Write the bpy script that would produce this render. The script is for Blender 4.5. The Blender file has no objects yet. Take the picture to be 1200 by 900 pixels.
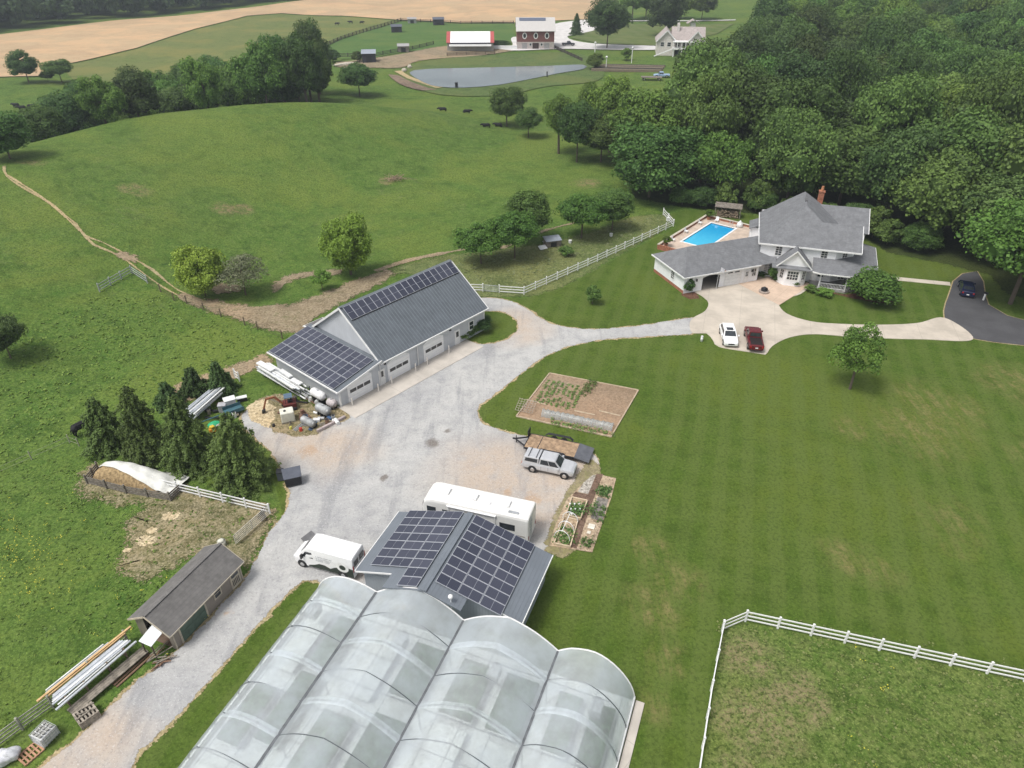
import bpy, math, random
import numpy as np
from mathutils import Vector, Matrix
from mathutils.geometry import tessellate_polygon
import bmesh
R = math.radians
random.seed(7); np.random.seed(7)
sc = bpy.context.scene
COL = sc.collection
# ------------------------------------------------------------------ camera model and terrain
CH, CF, CP = 46.0, 833.0, R(33.2)
YARD = [(-34, 12), (-30, 34), (-24, 48), (-20, 62), (-8, 84), (2, 92), (25, 100), (50, 98), (75, 90), (45, 60), (30, 35), (0, 30), (0, 10)]
def seg_d(x, y, pl):
    d = np.full(np.shape(x), 1e9)
    for (ax, ay), (bx, by) in zip(pl[:-1], pl[1:]):
        vx, vy = bx - ax, by - ay
        t = np.clip(((x - ax) * vx + (y - ay) * vy) / (vx * vx + vy * vy), 0, 1)
        d = np.minimum(d, np.hypot(x - ax - t * vx, y - ay - t * vy))
    return d
def sstep(a, b, x):
    t = np.clip((x - a) / (b - a), 0, 1); return t * t * (3 - 2 * t)
CREST = [(-105, 100), (-98, 122), (-94.5, 137), (-91, 144), (-87, 152), (-83, 160), (-78, 165), (-69, 169), (-59, 173), (-41, 182), (-20, 192)]
POND_C = (-5, 265)
def H(x, y):
    x = np.asarray(x, float); y = np.asarray(y, float)
    m = sstep(22, 60, seg_d(x, y, YARD))
    und = 1.1 * np.sin(x / 31 + y / 57) * np.cos(y / 38 - x / 70) + .5 * np.sin(x / 13 + 1.3) * np.sin(y / 17)
    pm = 1 - np.exp(-(((x - POND_C[0]) / 60) ** 2 + ((y - POND_C[1]) / 45) ** 2) ** 2)
    pm = pm * sstep(0, 1, np.clip((y - 20) / 20, 0, 1)) * (1 - .8 * sstep(300, 330, y) * (1 - sstep(420, 480, y)))
    d = seg_d(x, y, CREST)
    amp = 9.5 * (1 - sstep(-66, 0, x) * .93)
    cx = [p[0] for p in CREST]; cy = [p[1] for p in CREST]
    sg = np.where(y > np.interp(x, cx, cy), 16.0, 42.0)
    hill = amp * np.exp(-(d / sg) ** 2)
    creek = -1.3 * np.exp(-(seg_d(x, y, [(-40, 98), (-15, 108), (5, 118), (22, 132)]) / 7.0) ** 2)
    far = 18 * sstep(560, 1100, np.hypot(x, y)) + 16 * sstep(60, 320, x) * sstep(150, 520, y)
    return (und * pm + hill + creek) * m + far
def h1(x, y): return float(H(x, y))
def at(px, py, z=None):
    u = (px - 600) / CF; v = (py - 450) / CF
    r = (u, math.cos(CP) - v * math.sin(CP), -math.sin(CP) - v * math.cos(CP))
    if z is not None:
        t = (z - CH) / r[2]; return Vector((r[0] * t, r[1] * t, z))
    t0 = 10.0
    ts = np.arange(15, 900, 1.0); X = r[0] * ts; Y = r[1] * ts; Z = CH + r[2] * ts
    k = np.argmax(Z < H(X, Y))
    if Z[k] >= h1(X[k], Y[k]): k = len(ts) - 1
    a, b = ts[max(k - 1, 0)], ts[k]
    for _ in range(20):
        c = (a + b) / 2
        if CH + r[2] * c < h1(r[0] * c, r[1] * c): b = c
        else: a = c
    return Vector((r[0] * b, r[1] * b, h1(r[0] * b, r[1] * b)))
def mpp(y): # metres per photo pixel on flat ground at row y
    p = at(600, y, 0); return (p.y * math.cos(CP) + CH * math.sin(CP)) / CF

# ------------------------------------------------------------------ materials
class NT:
    def __init__(s, name):
        s.m = bpy.data.materials.new(name); s.m.use_nodes = True; s.t = s.m.node_tree; s.t.nodes.clear()
        s.out = s.t.nodes.new('ShaderNodeOutputMaterial')
    def n(s, typ, **kw):
        nd = s.t.nodes.new('ShaderNode' + typ)
        for k, v in kw.items():
            if k.startswith('i_'):
                key = k[2:]; key = int(key) if key.isdigit() else key.replace('_', ' ')
                s.set(nd.inputs[key], v)
            else: setattr(nd, k, v)
        return nd
    def set(s, inp, v):
        if hasattr(v, 'is_linked') or hasattr(v, 'links'): s.t.links.new(v, inp)
        elif isinstance(v, (tuple, list)) and len(v) == 3 and inp.type == 'RGBA': inp.default_value = (*v, 1)
        else: inp.default_value = v
    def math(s, op, a, b=0.0, c=None, clamp=False):
        nd = s.n('Math', operation=op, use_clamp=clamp); s.set(nd.inputs[0], a); s.set(nd.inputs[1], b)
        if c is not None: s.set(nd.inputs[2], c)
        return nd.outputs[0]
    def pos(s): return s.n('NewGeometry').outputs['Position']
    def obj(s): return s.n('TexCoord').outputs['Object']
    def noise(s, vec, scale, detail=3, rough=.55, dist=0.0):
        nd = s.n('TexNoise'); s.set(nd.inputs['Vector'], vec); nd.inputs['Scale'].default_value = scale
        nd.inputs['Detail'].default_value = detail; nd.inputs['Roughness'].default_value = rough; nd.inputs['Distortion'].default_value = dist
        return nd.outputs['Fac']
    def rng(s, v, a, b, c=0.0, d=1.0):
        nd = s.n('MapRange', interpolation_type='SMOOTHSTEP'); s.set(nd.inputs['Value'], v)
        for k, q in zip(('From Min', 'From Max', 'To Min', 'To Max'), (a, b, c, d)): s.set(nd.inputs[k], q)
        return nd.outputs[0]
    def mix(s, f, a, b, mode='MIX'):
        nd = s.n('Mix', data_type='RGBA', blend_type=mode); s.set(nd.inputs[0], f); s.set(nd.inputs[6], a); s.set(nd.inputs[7], b)
        return nd.outputs[2]
    def spots(s, vec, pts, warp=3.0, wscale=.25):
        """mask of ground areas round real places: pts = (x, y, r)"""
        nz = s.math('MULTIPLY', s.math('SUBTRACT', s.noise(vec, wscale, 4), .5), warp * 2)
        best = None
        for x, y, r in pts:
            d = s.n('VectorMath', operation='DISTANCE'); s.set(d.inputs[0], vec)
            fl = s.n('VectorMath', operation='MULTIPLY'); s.set(fl.inputs[0], vec); fl.inputs[1].default_value = (1, 1, 0)
            s.set(d.inputs[0], fl.outputs[0]); d.inputs[1].default_value = (x, y, 0)
            v = s.rng(s.math('ADD', d.outputs['Value'], nz), r, r * .25)
            best = v if best is None else s.math('MAXIMUM', best, v)
        return best
    def bump(s, h, dist=.05, strength=.6):
        nd = s.n('Bump'); nd.inputs['Strength'].default_value = strength; nd.inputs['Distance'].default_value = dist; s.set(nd.inputs['Height'], h)
        return nd.outputs[0]
    def finish(s, col, rough=.9, metal=0.0, normal=None, spec=.3, feather=False, **kw):
        p = s.n('BsdfPrincipled'); s.set(p.inputs['Base Color'], col); s.set(p.inputs['Roughness'], rough); s.set(p.inputs['Metallic'], metal)
        p.inputs['Specular IOR Level'].default_value = spec
        if normal is not None: s.set(p.inputs['Normal'], normal)
        for k, v in kw.items(): s.set(p.inputs[k.replace('_', ' ')], v)
        if feather:   # ragged, thinning edge of a ground cover: the mesh stores 1 inside, falling to 0 at its rim
            e = s.n('Attribute', attribute_name='edge').outputs['Fac']; ps = s.pos()
            nz = s.math('ADD', s.math('MULTIPLY', s.noise(ps, 1.1, 4, .75), .6), s.math('MULTIPLY', s.noise(ps, 5.0, 3, .8), .4))
            f = s.rng(s.math('ADD', e, s.math('MULTIPLY', s.math('SUBTRACT', nz, .5), 1.9)), .42, .56)
            f = s.math('MAXIMUM', f, s.math('GREATER_THAN', e, .985))
            tr = s.n('BsdfTransparent'); mx = s.n('MixShader'); s.set(mx.inputs[0], f); s.t.links.new(tr.outputs[0], mx.inputs[1]); s.t.links.new(p.outputs[0], mx.inputs[2])
            s.t.links.new(mx.outputs[0], s.out.inputs[0]); return s.m
        s.t.links.new(p.outputs[0], s.out.inputs[0]); return s.m
_MC = {}
def M(name, col, rough=.7, metal=0, var=.12, scale=2.0, bump=0.0, spec=.3, grain=True, **kw):
    """plain painted / wooden / metal surface with soft wear"""
    if name in _MC: return _MC[name]
    t = NT(name); o = t.obj()
    f = t.noise(o, scale, 5, .65)
    d = tuple(c * (1 - var * 1.6) for c in col); l = tuple(min(1, c * (1 + var)) for c in col)
    c = t.mix(t.rng(f, .3, .7), d, l)
    if grain: c = t.mix(t.rng(t.noise(o, scale * 9, 3), .55, .75, 0, .35), c, tuple(q * .72 for q in col))
    nm = t.bump(t.noise(o, scale * 8, 3), .02, bump) if bump else None
    m = t.finish(c, rough, metal, nm, spec, **kw); _MC[name] = m; return m
def ground_mat(name, cols, patches=(), pcol=None, stripes=None, bump=.35, tuft=1.0, patch_amt=.8, pale=None):
    t = NT(name); p = t.pos()
    big = t.noise(p, .018, 4, .6); mid = t.noise(p, .11, 5, .65); sm = t.noise(p, .9, 4, .7); fine = t.noise(p, 3.2, 3, .7)
    c = t.mix(t.rng(t.math('ADD', t.math('MULTIPLY', big, .5), t.math('MULTIPLY', mid, .5)), .38, .62), cols[0], cols[1])
    c = t.mix(t.rng(sm, .35, .68, 0, .8 * tuft), c, cols[2])
    c = t.mix(t.rng(t.noise(p, .32, 5, .7, .6), .46, .66, 0, .6 * tuft), c, tuple(q * .5 for q in cols[0]))
    c = t.mix(t.rng(t.noise(p, .045, 5, .65, .5), .44, .64, 0, .7), c, tuple(q * w for q, w in zip(cols[2], (1.15, 1.0, .9))))
    if stripes:
        az, wid, amt = stripes
        for a_, w_, k in ((az, wid, amt), (az + 90, wid * 1.35, amt * .45)):
            mp = t.n('Mapping'); t.set(mp.inputs['Vector'], p); mp.inputs['Rotation'].default_value = (0, 0, R(a_))
            wv = t.n('TexWave', wave_type='BANDS', bands_direction='X', wave_profile='SIN'); t.set(wv.inputs['Vector'], mp.outputs[0])
            wv.inputs['Scale'].default_value = 2 * math.pi / (20 * w_) ; wv.inputs['Distortion'].default_value = 1.6
            wv.inputs['Detail'].default_value = 2; wv.inputs['Detail Scale'].default_value = .7
            c = t.mix(t.math('MULTIPLY', t.math('MULTIPLY', t.rng(wv.outputs['Fac'], .25, .75), t.rng(mid, .3, .6, .35, 1)), k), c, cols[3])
            c2 = t.noise(mp.outputs[0], 1.0, 2)
    if pale:
        c = t.mix(t.rng(t.math('MULTIPLY', t.noise(p, .07, 5, .7), t.noise(p, .8, 4, .8)), .28, .46, 0, pale[1]), c, pale[0])
    if patches:
        mk = t.spots(p, patches, 4.0, .12)
        mk = t.math('MULTIPLY', mk, t.rng(t.noise(p, .75, 5, .75), .38, .62, .15, 1))
        if stripes:   # the mower leaves dry grass in long streaks
            mp = t.n('Mapping'); t.set(mp.inputs['Vector'], p); mp.inputs['Rotation'].default_value = (0, 0, R(stripes[0])); mp.inputs['Scale'].default_value = (1, .13, 1)
            mk = t.math('MULTIPLY', mk, t.rng(t.noise(mp.outputs[0], 1.3, 4, .7), .36, .64, .1, 1))
        c = t.mix(t.math('MULTIPLY', mk, patch_amt), c, pcol)
    c = t.mix(t.rng(fine, .44, .66, 0, .72 * tuft), c, tuple(q * .42 for q in cols[0]))
    c = t.mix(t.rng(t.noise(p, 5.0, 3, .8), .5, .68, 0, .5 * tuft), c, tuple(min(1, q * 1.7) for q in cols[2]))
    hgt = t.math('ADD', t.math('MULTIPLY', sm, 1.0), t.math('MULTIPLY', fine, .5))
    return t.finish(c, .95, 0, t.bump(hgt, .25, bump), .12, feather=name != 'pasture_grass')
def leaf_mat(name, dark, light, hue=.03):
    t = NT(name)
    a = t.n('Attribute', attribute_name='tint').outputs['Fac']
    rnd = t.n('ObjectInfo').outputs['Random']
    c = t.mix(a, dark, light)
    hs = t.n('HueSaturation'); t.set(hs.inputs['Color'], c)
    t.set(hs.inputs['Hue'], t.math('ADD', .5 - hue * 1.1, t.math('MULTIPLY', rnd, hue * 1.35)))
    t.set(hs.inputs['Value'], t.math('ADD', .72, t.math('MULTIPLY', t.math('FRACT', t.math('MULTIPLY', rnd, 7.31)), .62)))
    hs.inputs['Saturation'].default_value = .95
    d = t.n('BsdfPrincipled'); t.set(d.inputs['Base Color'], hs.outputs[0]); d.inputs['Roughness'].default_value = .6
    d.inputs['Specular IOR Level'].default_value = .25
    tr = t.n('BsdfTranslucent'); t.set(tr.inputs['Color'], hs.outputs[0])
    mx = t.n('MixShader'); mx.inputs[0].default_value = .25
    t.t.links.new(d.outputs[0], mx.inputs[1]); t.t.links.new(tr.outputs[0], mx.inputs[2]); t.t.links.new(mx.outputs[0], t.out.inputs[0])
    return t.m

# ------------------------------------------------------------------ mesh builder
class MB:
    def __init__(s): s.v = []; s.f = []; s.mi = []; s.mats = []
    def add(s, vs, fs, m):
        if m not in s.mats: s.mats.append(m)
        k = len(s.v); s.v += [tuple(v) for v in vs]; i = s.mats.index(m)
        for f in fs: s.f.append(tuple(q + k for q in f)); s.mi.append(i)
        return s
    BF = [(0, 3, 2, 1), (4, 5, 6, 7), (0, 1, 5, 4), (1, 2, 6, 5), (2, 3, 7, 6), (3, 0, 4, 7)]
    def box(s, x0, y0, z0, x1, y1, z1, m):
        return s.add([(x0, y0, z0), (x1, y0, z0), (x1, y1, z0), (x0, y1, z0), (x0, y0, z1), (x1, y0, z1), (x1, y1, z1), (x0, y1, z1)], s.BF, m)
    def beam(s, a, b, w, hh, m, up=(0, 0, 1)):
        a = Vector(a); b = Vector(b); d = (b - a).normalized(); u = Vector(up)
        if abs(d.dot(u)) > .98: u = Vector((0, 1, 0))
        l = u.cross(d).normalized() * (w / 2); t = d.cross(l).normalized() * (hh / 2)
        vs = [a - l - t, b - l - t, b + l - t, a + l - t, a - l + t, b - l + t, b + l + t, a + l + t]
        return s.add(vs, s.BF, m)
    def cyl(s, a, b, r0, r1, m, n=10, caps=True):
        a = Vector(a); b = Vector(b); d = (b - a).normalized(); u = Vector((0, 0, 1)) if abs(d.z) < .95 else Vector((1, 0, 0))
        p = u.cross(d).normalized(); q = d.cross(p)
        vs = [a + (p * math.cos(2 * math.pi * i / n) + q * math.sin(2 * math.pi * i / n)) * r0 for i in range(n)]
        vs += [b + (p * math.cos(2 * math.pi * i / n) + q * math.sin(2 * math.pi * i / n)) * r1 for i in range(n)]
        fs = [(i, (i + 1) % n, n + (i + 1) % n, n + i) for i in range(n)]
        if caps: fs += [tuple(range(n - 1, -1, -1)), tuple(range(n, 2 * n))]
        return s.add(vs, fs, m)
    def prism(s, pts, z0, z1, m, caps=True):
        n = len(pts); vs = [(x, y, z0) for x, y in pts] + [(x, y, z1) for x, y in pts]
        fs = [(i, (i + 1) % n, n + (i + 1) % n, n + i) for i in range(n)]
        if caps: fs += [tuple(range(n - 1, -1, -1)), tuple(range(n, 2 * n))]
        return s.add(vs, fs, m)
    def slab(s, pts, t, m):
        """sloping sheet of n corners with thickness t downwards"""
        n = len(pts); vs = [tuple(p) for p in pts] + [(p[0], p[1], p[2] - t) for p in pts]
        fs = [tuple(range(n)), tuple(range(2 * n - 1, n - 1, -1))] + [(i, n + i, n + (i + 1) % n, (i + 1) % n) for i in range(n)]
        return s.add(vs, fs, m)
    def loft(s, secs, m):
        """secs: (x, [(y, z) ...]) half profiles from bottom to top; mirrored and capped"""
        rings = []
        for x, pr in secs:
            ring = [(x, y, z) for y, z in pr] + [(x, -y, z) for y, z in reversed(pr)]
            rings.append(ring)
        n = len(rings[0]); vs = [p for r in rings for p in r]; fs = []
        for k in range(len(rings) - 1):
            for i in range(n): fs.append((k * n + i, k * n + (i + 1) % n, (k + 1) * n + (i + 1) % n, (k + 1) * n + i))
        fs += [tuple(range(n)), tuple(range((len(rings) - 1) * n + n - 1, (len(rings) - 1) * n - 1, -1))]
        return s.add(vs, fs, m)
    def blob(s, c, r, m, seed=0, sub=2, rough=.2):
        bm = bmesh.new(); bmesh.ops.create_icosphere(bm, subdivisions=sub, radius=1)
        rnd = random.Random(seed); ph = [rnd.uniform(0, 6) for _ in range(6)]
        vs = []
        for v in bm.verts:
            k = 1 + rough * (math.sin(3 * v.co.x + ph[0]) * math.cos(4 * v.co.y + ph[1]) + .5 * math.sin(7 * v.co.z + ph[2] + 5 * v.co.x))
            vs.append((c[0] + v.co.x * r[0] * k, c[1] + v.co.y * r[1] * k, c[2] + v.co.z * r[2] * k))
        fs = [tuple(v.index for v in f.verts) for f in bm.faces]; bm.free()
        return s.add(vs, fs, m)
    def build(s, name, parent=None, smooth=False, bevel=0):
        me = bpy.data.meshes.new(name); me.from_pydata(s.v, [], s.f)
        for m in s.mats: me.materials.append(m)
        me.polygons.foreach_set('material_index', s.mi)
        bm = bmesh.new(); bm.from_mesh(me); bmesh.ops.recalc_face_normals(bm, faces=bm.faces); bm.to_mesh(me); bm.free()
        if smooth: me.polygons.foreach_set('use_smooth', [True] * len(me.polygons)); 
        o = bpy.data.objects.new(name, me); COL.objects.link(o)
        if smooth == 'angle':
            try: me.shade_auto_smooth
            except Exception: pass
        if parent: o.parent = parent
        if bevel:
            b = o.modifiers.new('bevel', 'BEVEL'); b.width = bevel; b.segments = 2; b.limit_method = 'ANGLE'; b.angle_limit = R(35)
        return o
def tag(o, label=None, cat=None, group=None, kind=None):
    if label: o['label'] = label
    if cat: o['category'] = cat
    if group: o['group'] = group
    if kind: o['kind'] = kind
    return o
def thing(name, label, cat, loc, rz=0, group=None, scale=None):
    o = bpy.data.objects.new(name, None); COL.objects.link(o); o.location = loc; o.rotation_euler = (0, 0, R(rz)); o.empty_display_size = .2
    if scale: o.scale = (scale,) * 3
    return tag(o, label, cat, group)
def copy_tree(o, parent=None):
    c = o.copy(); COL.objects.link(c); c.parent = parent
    for ch in list(o.children): copy_tree(ch, c)
    return c

# ------------------------------------------------------------------ ground sheets
def smooth_line(pts, closed=True, step=1.0):
    """Catmull-Rom through the points"""
    n = len(pts); out = []
    for i in range(n if closed else n - 1):
        p0, p1, p2, p3 = (pts[(i + k) % n] if closed else pts[min(max(i + k, 0), n - 1)] for k in (-1, 0, 1, 2))
        L = math.hypot(p2[0] - p1[0], p2[1] - p1[1]); m = max(1, int(L / step))
        for j in range(m):
            t = j / m; t2 = t * t; t3 = t2 * t
            out.append(tuple(.5 * (2 * p1[k] + (p2[k] - p0[k]) * t + (2 * p0[k] - 5 * p1[k] + 4 * p2[k] - p3[k]) * t2 + (3 * p1[k] - p0[k] - 3 * p2[k] + p3[k]) * t3) for k in (0, 1)))
    if not closed: out.append(tuple(pts[-1][:2]))
    return out
def jitter(pts, amp, seed=1):
    r = random.Random(seed); return [(x + r.gauss(0, amp), y + r.gauss(0, amp)) for x, y in pts]
def sheet(name, pts, off, mat, grid=None, kind='structure', flat=None, fe=0.0):
    rim = None
    if fe:
        n = len(pts); rim = (outset(pts, fe), outset(pts, -fe)); pts = rim[1]
    tris = tessellate_polygon([[Vector((x, y, 0)) for x, y in pts]])
    bm = bmesh.new(); vs = [bm.verts.new((x, y, 0)) for x, y in pts]
    for t in tris:
        try: bm.faces.new([vs[i] for i in t])
        except ValueError: pass
    if grid:
        xs = [p[0] for p in pts]; ys = [p[1] for p in pts]
        for ax, lo, hi in ((0, min(xs), max(xs)), (1, min(ys), max(ys))):
            k = math.ceil(lo / grid) * grid
            while k < hi:
                co = (k, 0, 0) if ax == 0 else (0, k, 0); no = (1, 0, 0) if ax == 0 else (0, 1, 0)
                bmesh.ops.bisect_plane(bm, geom=bm.verts[:] + bm.edges[:] + bm.faces[:], plane_co=co, plane_no=no, dist=1e-5)
                k += grid
    for v in bm.verts: v.co.z = (h1(v.co.x, v.co.y) if flat is None else flat) + off
    bmesh.ops.recalc_face_normals(bm, faces=bm.faces)
    if sum(f.normal.z for f in bm.faces) < 0: bmesh.ops.reverse_faces(bm, faces=bm.faces)
    ed = bm.verts.layers.float.new('edge')
    for v in bm.verts: v[ed] = 1.0
    if rim:
        zf = lambda x, y: (h1(x, y) if flat is None else flat) + off - .004
        A = [bm.verts.new((x, y, zf(x, y))) for x, y in rim[0]]; B = [bm.verts.new((x, y, zf(x, y))) for x, y in rim[1]]
        for v in A: v[ed] = 0.0
        for v in B: v[ed] = 1.0
        for i in range(len(A)):
            j = (i + 1) % len(A); f = bm.faces.new((A[i], A[j], B[j], B[i])); f.normal_update()
            if f.normal.z < 0: f.normal_flip()
    me = bpy.data.meshes.new(name); bm.to_mesh(me); bm.free(); me.materials.append(mat)
    o = bpy.data.objects.new(name, me); COL.objects.link(o); o['kind'] = kind; return o
def outset(pts, d):
    n = len(pts); out = []; A = sum(pts[i][0] * pts[(i + 1) % n][1] - pts[(i + 1) % n][0] * pts[i][1] for i in range(n)); s = 1 if A > 0 else -1
    for i in range(n):
        a = pts[i - 2]; b = pts[(i + 2) % n]; e = Vector((b[0] - a[0], b[1] - a[1]))
        if e.length: e.normalize()
        out.append((pts[i][0] + e.y * d * s, pts[i][1] - e.x * d * s))
    return out
def pix(pl, z=None): return [tuple(at(x, y, z)[:2]) for x, y in pl]
def ribbon(pts, w, wj=0.0, seed=0):
    """outline of a band of width w along points"""
    r = random.Random(seed); L = []; Rr = []
    for i, p in enumerate(pts):
        a = pts[max(i - 1, 0)]; b = pts[min(i + 1, len(pts) - 1)]
        d = Vector((b[0] - a[0], b[1] - a[1])).normalized(); n = Vector((-d.y, d.x)); ww = w / 2 * (1 + r.uniform(-wj, wj))
        L.append((p[0] + n.x * ww, p[1] + n.y * ww)); Rr.append((p[0] - n.x * ww, p[1] - n.y * ww))
    return L + Rr[::-1]
#PART2
# ------------------------------------------------------------------ the ground
G_PAST = ground_mat('pasture_grass', [(0.0552, 0.1185, 0.0190), (0.0833, 0.1375, 0.0285), (0.1226, 0.1812, 0.0389)], bump=.5, tuft=1.0, pale=((.17, .19, .075), .55),
    patches=[(*at(455, 212)[:2], 2), (*at(165, 222)[:2], 3.5), (*at(262, 246)[:2], 3), (*at(285, 246)[:2], 2.5), (*at(690, 215)[:2], 4), (*at(35, 190)[:2], 3)], pcol=(.26, .18, .11), patch_amt=.8)
G_LAWN = ground_mat('lawn_grass', [(0.0526, 0.0964, 0.0121), (0.0658, 0.1045, 0.0168), (0.0921, 0.1363, 0.0244), (0.0965, 0.1318, 0.0315)], stripes=(17 , 2.6, .62), bump=.25, tuft=.6,
    patches=[(44, 61, 8), (55, 56, 6), (62, 62, 6), (36, 62, 3), (11.5, 37.5, 3.6), (11.8, 33, 2.8), (10.5, 29, 2.6), (14, 40, 3), (70, 50, 6), (40, 47, 5), (30, 42, 4), (48, 66, 7), (60, 70, 7), (66, 56, 9), (12, 44, 3)], pcol=(.20, .17, .072), patch_amt=.85)
G_PADD = ground_mat('paddock_grass', [(0.0656, 0.1185, 0.0196), (0.0819, 0.1283, 0.0265), (0.1385, 0.1737, 0.0497)], bump=.55, tuft=1.1, pale=((.21, .19, .10), .7),
    patches=[(13.5, 34.5, 2.5), (17, 33, 3), (16, 28, 4), (14, 25, 3), (20, 30, 2)], pcol=(.24, .19, .11), patch_amt=.8)
G_TAN = ground_mat('tan_field', [(.40, .28, .17), (.46, .34, .205), (.50, .38, .24)], bump=.2, tuft=.25)
G_FARG = ground_mat('far_hay_field', [(0.1011, 0.1434, 0.0391), (0.1428, 0.1663, 0.0553), (0.1785, 0.1892, 0.0663)], bump=.3, tuft=.6)
G_BRIGHT = ground_mat('far_paddock_grass', [(0.0612, 0.1283, 0.0287), (0.0774, 0.1426, 0.0356), (0.0994, 0.1616, 0.0455)], bump=.3, tuft=.5)
G_DIRT = ground_mat('bare_soil', [(0.2244, 0.1763, 0.1092), (0.2728, 0.2193, 0.1428), (0.3256, 0.2666, 0.1848)], bump=.5, tuft=.9, pale=((.10, .14, .035), .95))
G_DRYG = ground_mat('dry_grass_edge', [(.30, .24, .12), (.38, .31, .17), (.42, .36, .22)], bump=.5, tuft=.8)
G_WORN = ground_mat('worn_yard', [(.12, .13, .045), (.20, .165, .09), (.32, .27, .18)], bump=.5, tuft=1.0, pale=((.06, .11, .022), 1.0))
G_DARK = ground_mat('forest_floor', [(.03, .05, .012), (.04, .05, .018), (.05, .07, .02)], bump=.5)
G_STRAW = ground_mat('hay_litter', [(.42, .33, .19), (.5, .4, .25), (.58, .5, .34)], bump=.7, pale=((.2, .18, .08), .6))
G_ORCH = ground_mat('meadow_grass', [(.085, .13, .033), (.12, .15, .05), (.17, .19, .08)], bump=.6, tuft=1.1, pale=((.26, .25, .14), .8))
G_MUL = ground_mat('mulch', [(.10, .05, .035), (.13, .065, .045), (.16, .09, .06)], bump=.5)
def gravel_mat():
    t = NT('gravel'); p = t.pos()
    big = t.noise(p, .10, 5, .65, .4); mid = t.noise(p, .55, 4, .7); fine = t.noise(p, 4.5, 4, .8)
    c = t.mix(t.rng(big, .36, .6), (.37, .37, .37), (.45, .445, .43))
    c = t.mix(t.rng(mid, .4, .72, 0, .55), c, (.25, .252, .26))
    tan = t.spots(p, [(-2, 54, 8.5), (3.5, 53, 6), (7.5, 54, 4), (3, 49, 5), (-18, 58, 6), (-22, 60, 6), (-26, 57, 5), (-27, 27, 4), (-30, 24, 5), (-29, 30, 3), (-13, 42, 2.2), (.5, 85, 7), (2, 81, 3)], 3.0, .25)
    tan = t.math('MULTIPLY', tan, t.rng(t.noise(p, .5, 5, .7), .25, .6, .35, 1))
    c = t.mix(t.math('MULTIPLY', tan, .9), c, (.46, .375, .30))
    # wheel tracks running along the yard
    mp = t.n('Mapping'); t.set(mp.inputs['Vector'], p); mp.inputs['Rotation'].default_value = (0, 0, R(35)); mp.inputs['Scale'].default_value = (1, .12, 1)
    c = t.mix(t.rng(t.noise(mp.outputs[0], .55, 4, .6), .5, .68, 0, .5), c, (.215, .218, .228))
    st = t.spots(p, [(-8.3, 58.8, 1.1), (-12.5, 53.5, .5), (-7, 61, .6)], .8, .9)
    c = t.mix(t.math('MULTIPLY', st, .75), c, (.13, .105, .085))
    rs = t.spots(p, [(-21, 57.5, 1.3), (2, 50.5, 1.0), (-.5, 51.5, .8), (-22.5, 37.2, .5)], 1.0, .9)
    c = t.mix(t.math('MULTIPLY', rs, .6), c, (.42, .28, .17))
    c = t.mix(t.rng(fine, .5, .74, 0, .6), c, (.15, .15, .152))
    c = t.mix(t.rng(t.noise(p, 8, 2, .8), .55, .75, 0, .6), c, (.62, .62, .62))
    return t.finish(c, .95, 0, t.bump(t.math('ADD', fine, t.math('MULTIPLY', mid, 2)), .06, .5), .15, feather=True)
GRAVEL = gravel_mat()
def concrete_mat(name, col, joint=None, rot=0, dirt=.25):
    t = NT(name); p = t.pos()
    c = t.mix(t.rng(t.noise(p, .35, 5, .6), .35, .65), tuple(q * .86 for q in col), tuple(min(1, q * 1.06) for q in col))
    c = t.mix(t.rng(t.noise(p, 2.2, 5, .75), .5, .8, 0, dirt * 1.6), c, tuple(q * .62 for q in col))
    if joint:
        mp = t.n('Mapping'); t.set(mp.inputs['Vector'], p); mp.inputs['Rotation'].default_value = (0, 0, R(rot))
        sx = t.n('SeparateXYZ'); t.set(sx.inputs[0], mp.outputs[0])
        for ax in (0, 1):
            fr = t.math('ABSOLUTE', t.math('SUBTRACT', t.math('FRACT', t.math('DIVIDE', sx.outputs[ax], joint)), .5))
            c = t.mix(t.rng(fr, .5 - .045 / joint, .5, 0, .55), c, tuple(q * .55 for q in col))
    return t.finish(c, .85, 0, t.bump(t.noise(p, 6, 3), .02, .25), .25)
CONC = concrete_mat('driveway_concrete', (.50, .445, .375), 4.6, 17)
CONC_PATIO = concrete_mat('pink_patio_concrete', (.56, .43, .33), 1.9, 40)
CONC_PAD = concrete_mat('pad_concrete', (.50, .46, .41), 3.6, -49)
ASPH = concrete_mat('asphalt', (.080, .080, .085), None, 0, .3)

def axis(fine0, fine1, st, lo, hi, g=1.13):
    a = list(np.arange(fine0, fine1 + .01, st)); s = st; x = fine1
    while x < hi: s *= g; x += s; a.append(x)
    s = st; x = fine0; b = []
    while x > lo: s *= g; x -= s; b.append(x)
    return np.array(b[::-1] + a)
def build_ground():
    xs = axis(-170, 170, 2.5, -1700, 1700); ys = axis(0, 380, 2.5, -900, 2400)
    X, Y = np.meshgrid(xs, ys); Z = H(X, Y); nx, ny = len(xs), len(ys)
    vs = np.stack([X.ravel(), Y.ravel(), Z.ravel()], 1)
    i = np.arange(nx * ny).reshape(ny, nx)
    fs = np.stack([i[:-1, :-1].ravel(), i[:-1, 1:].ravel(), i[1:, 1:].ravel(), i[1:, :-1].ravel()], 1)
    me = bpy.data.meshes.new('ground'); me.from_pydata(vs.tolist(), [], fs.tolist()); me.polygons.foreach_set('use_smooth', [True] * len(me.polygons))
    me.materials.append(G_PAST); o = bpy.data.objects.new('ground', me); COL.objects.link(o); o['kind'] = 'structure'
build_ground()
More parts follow.
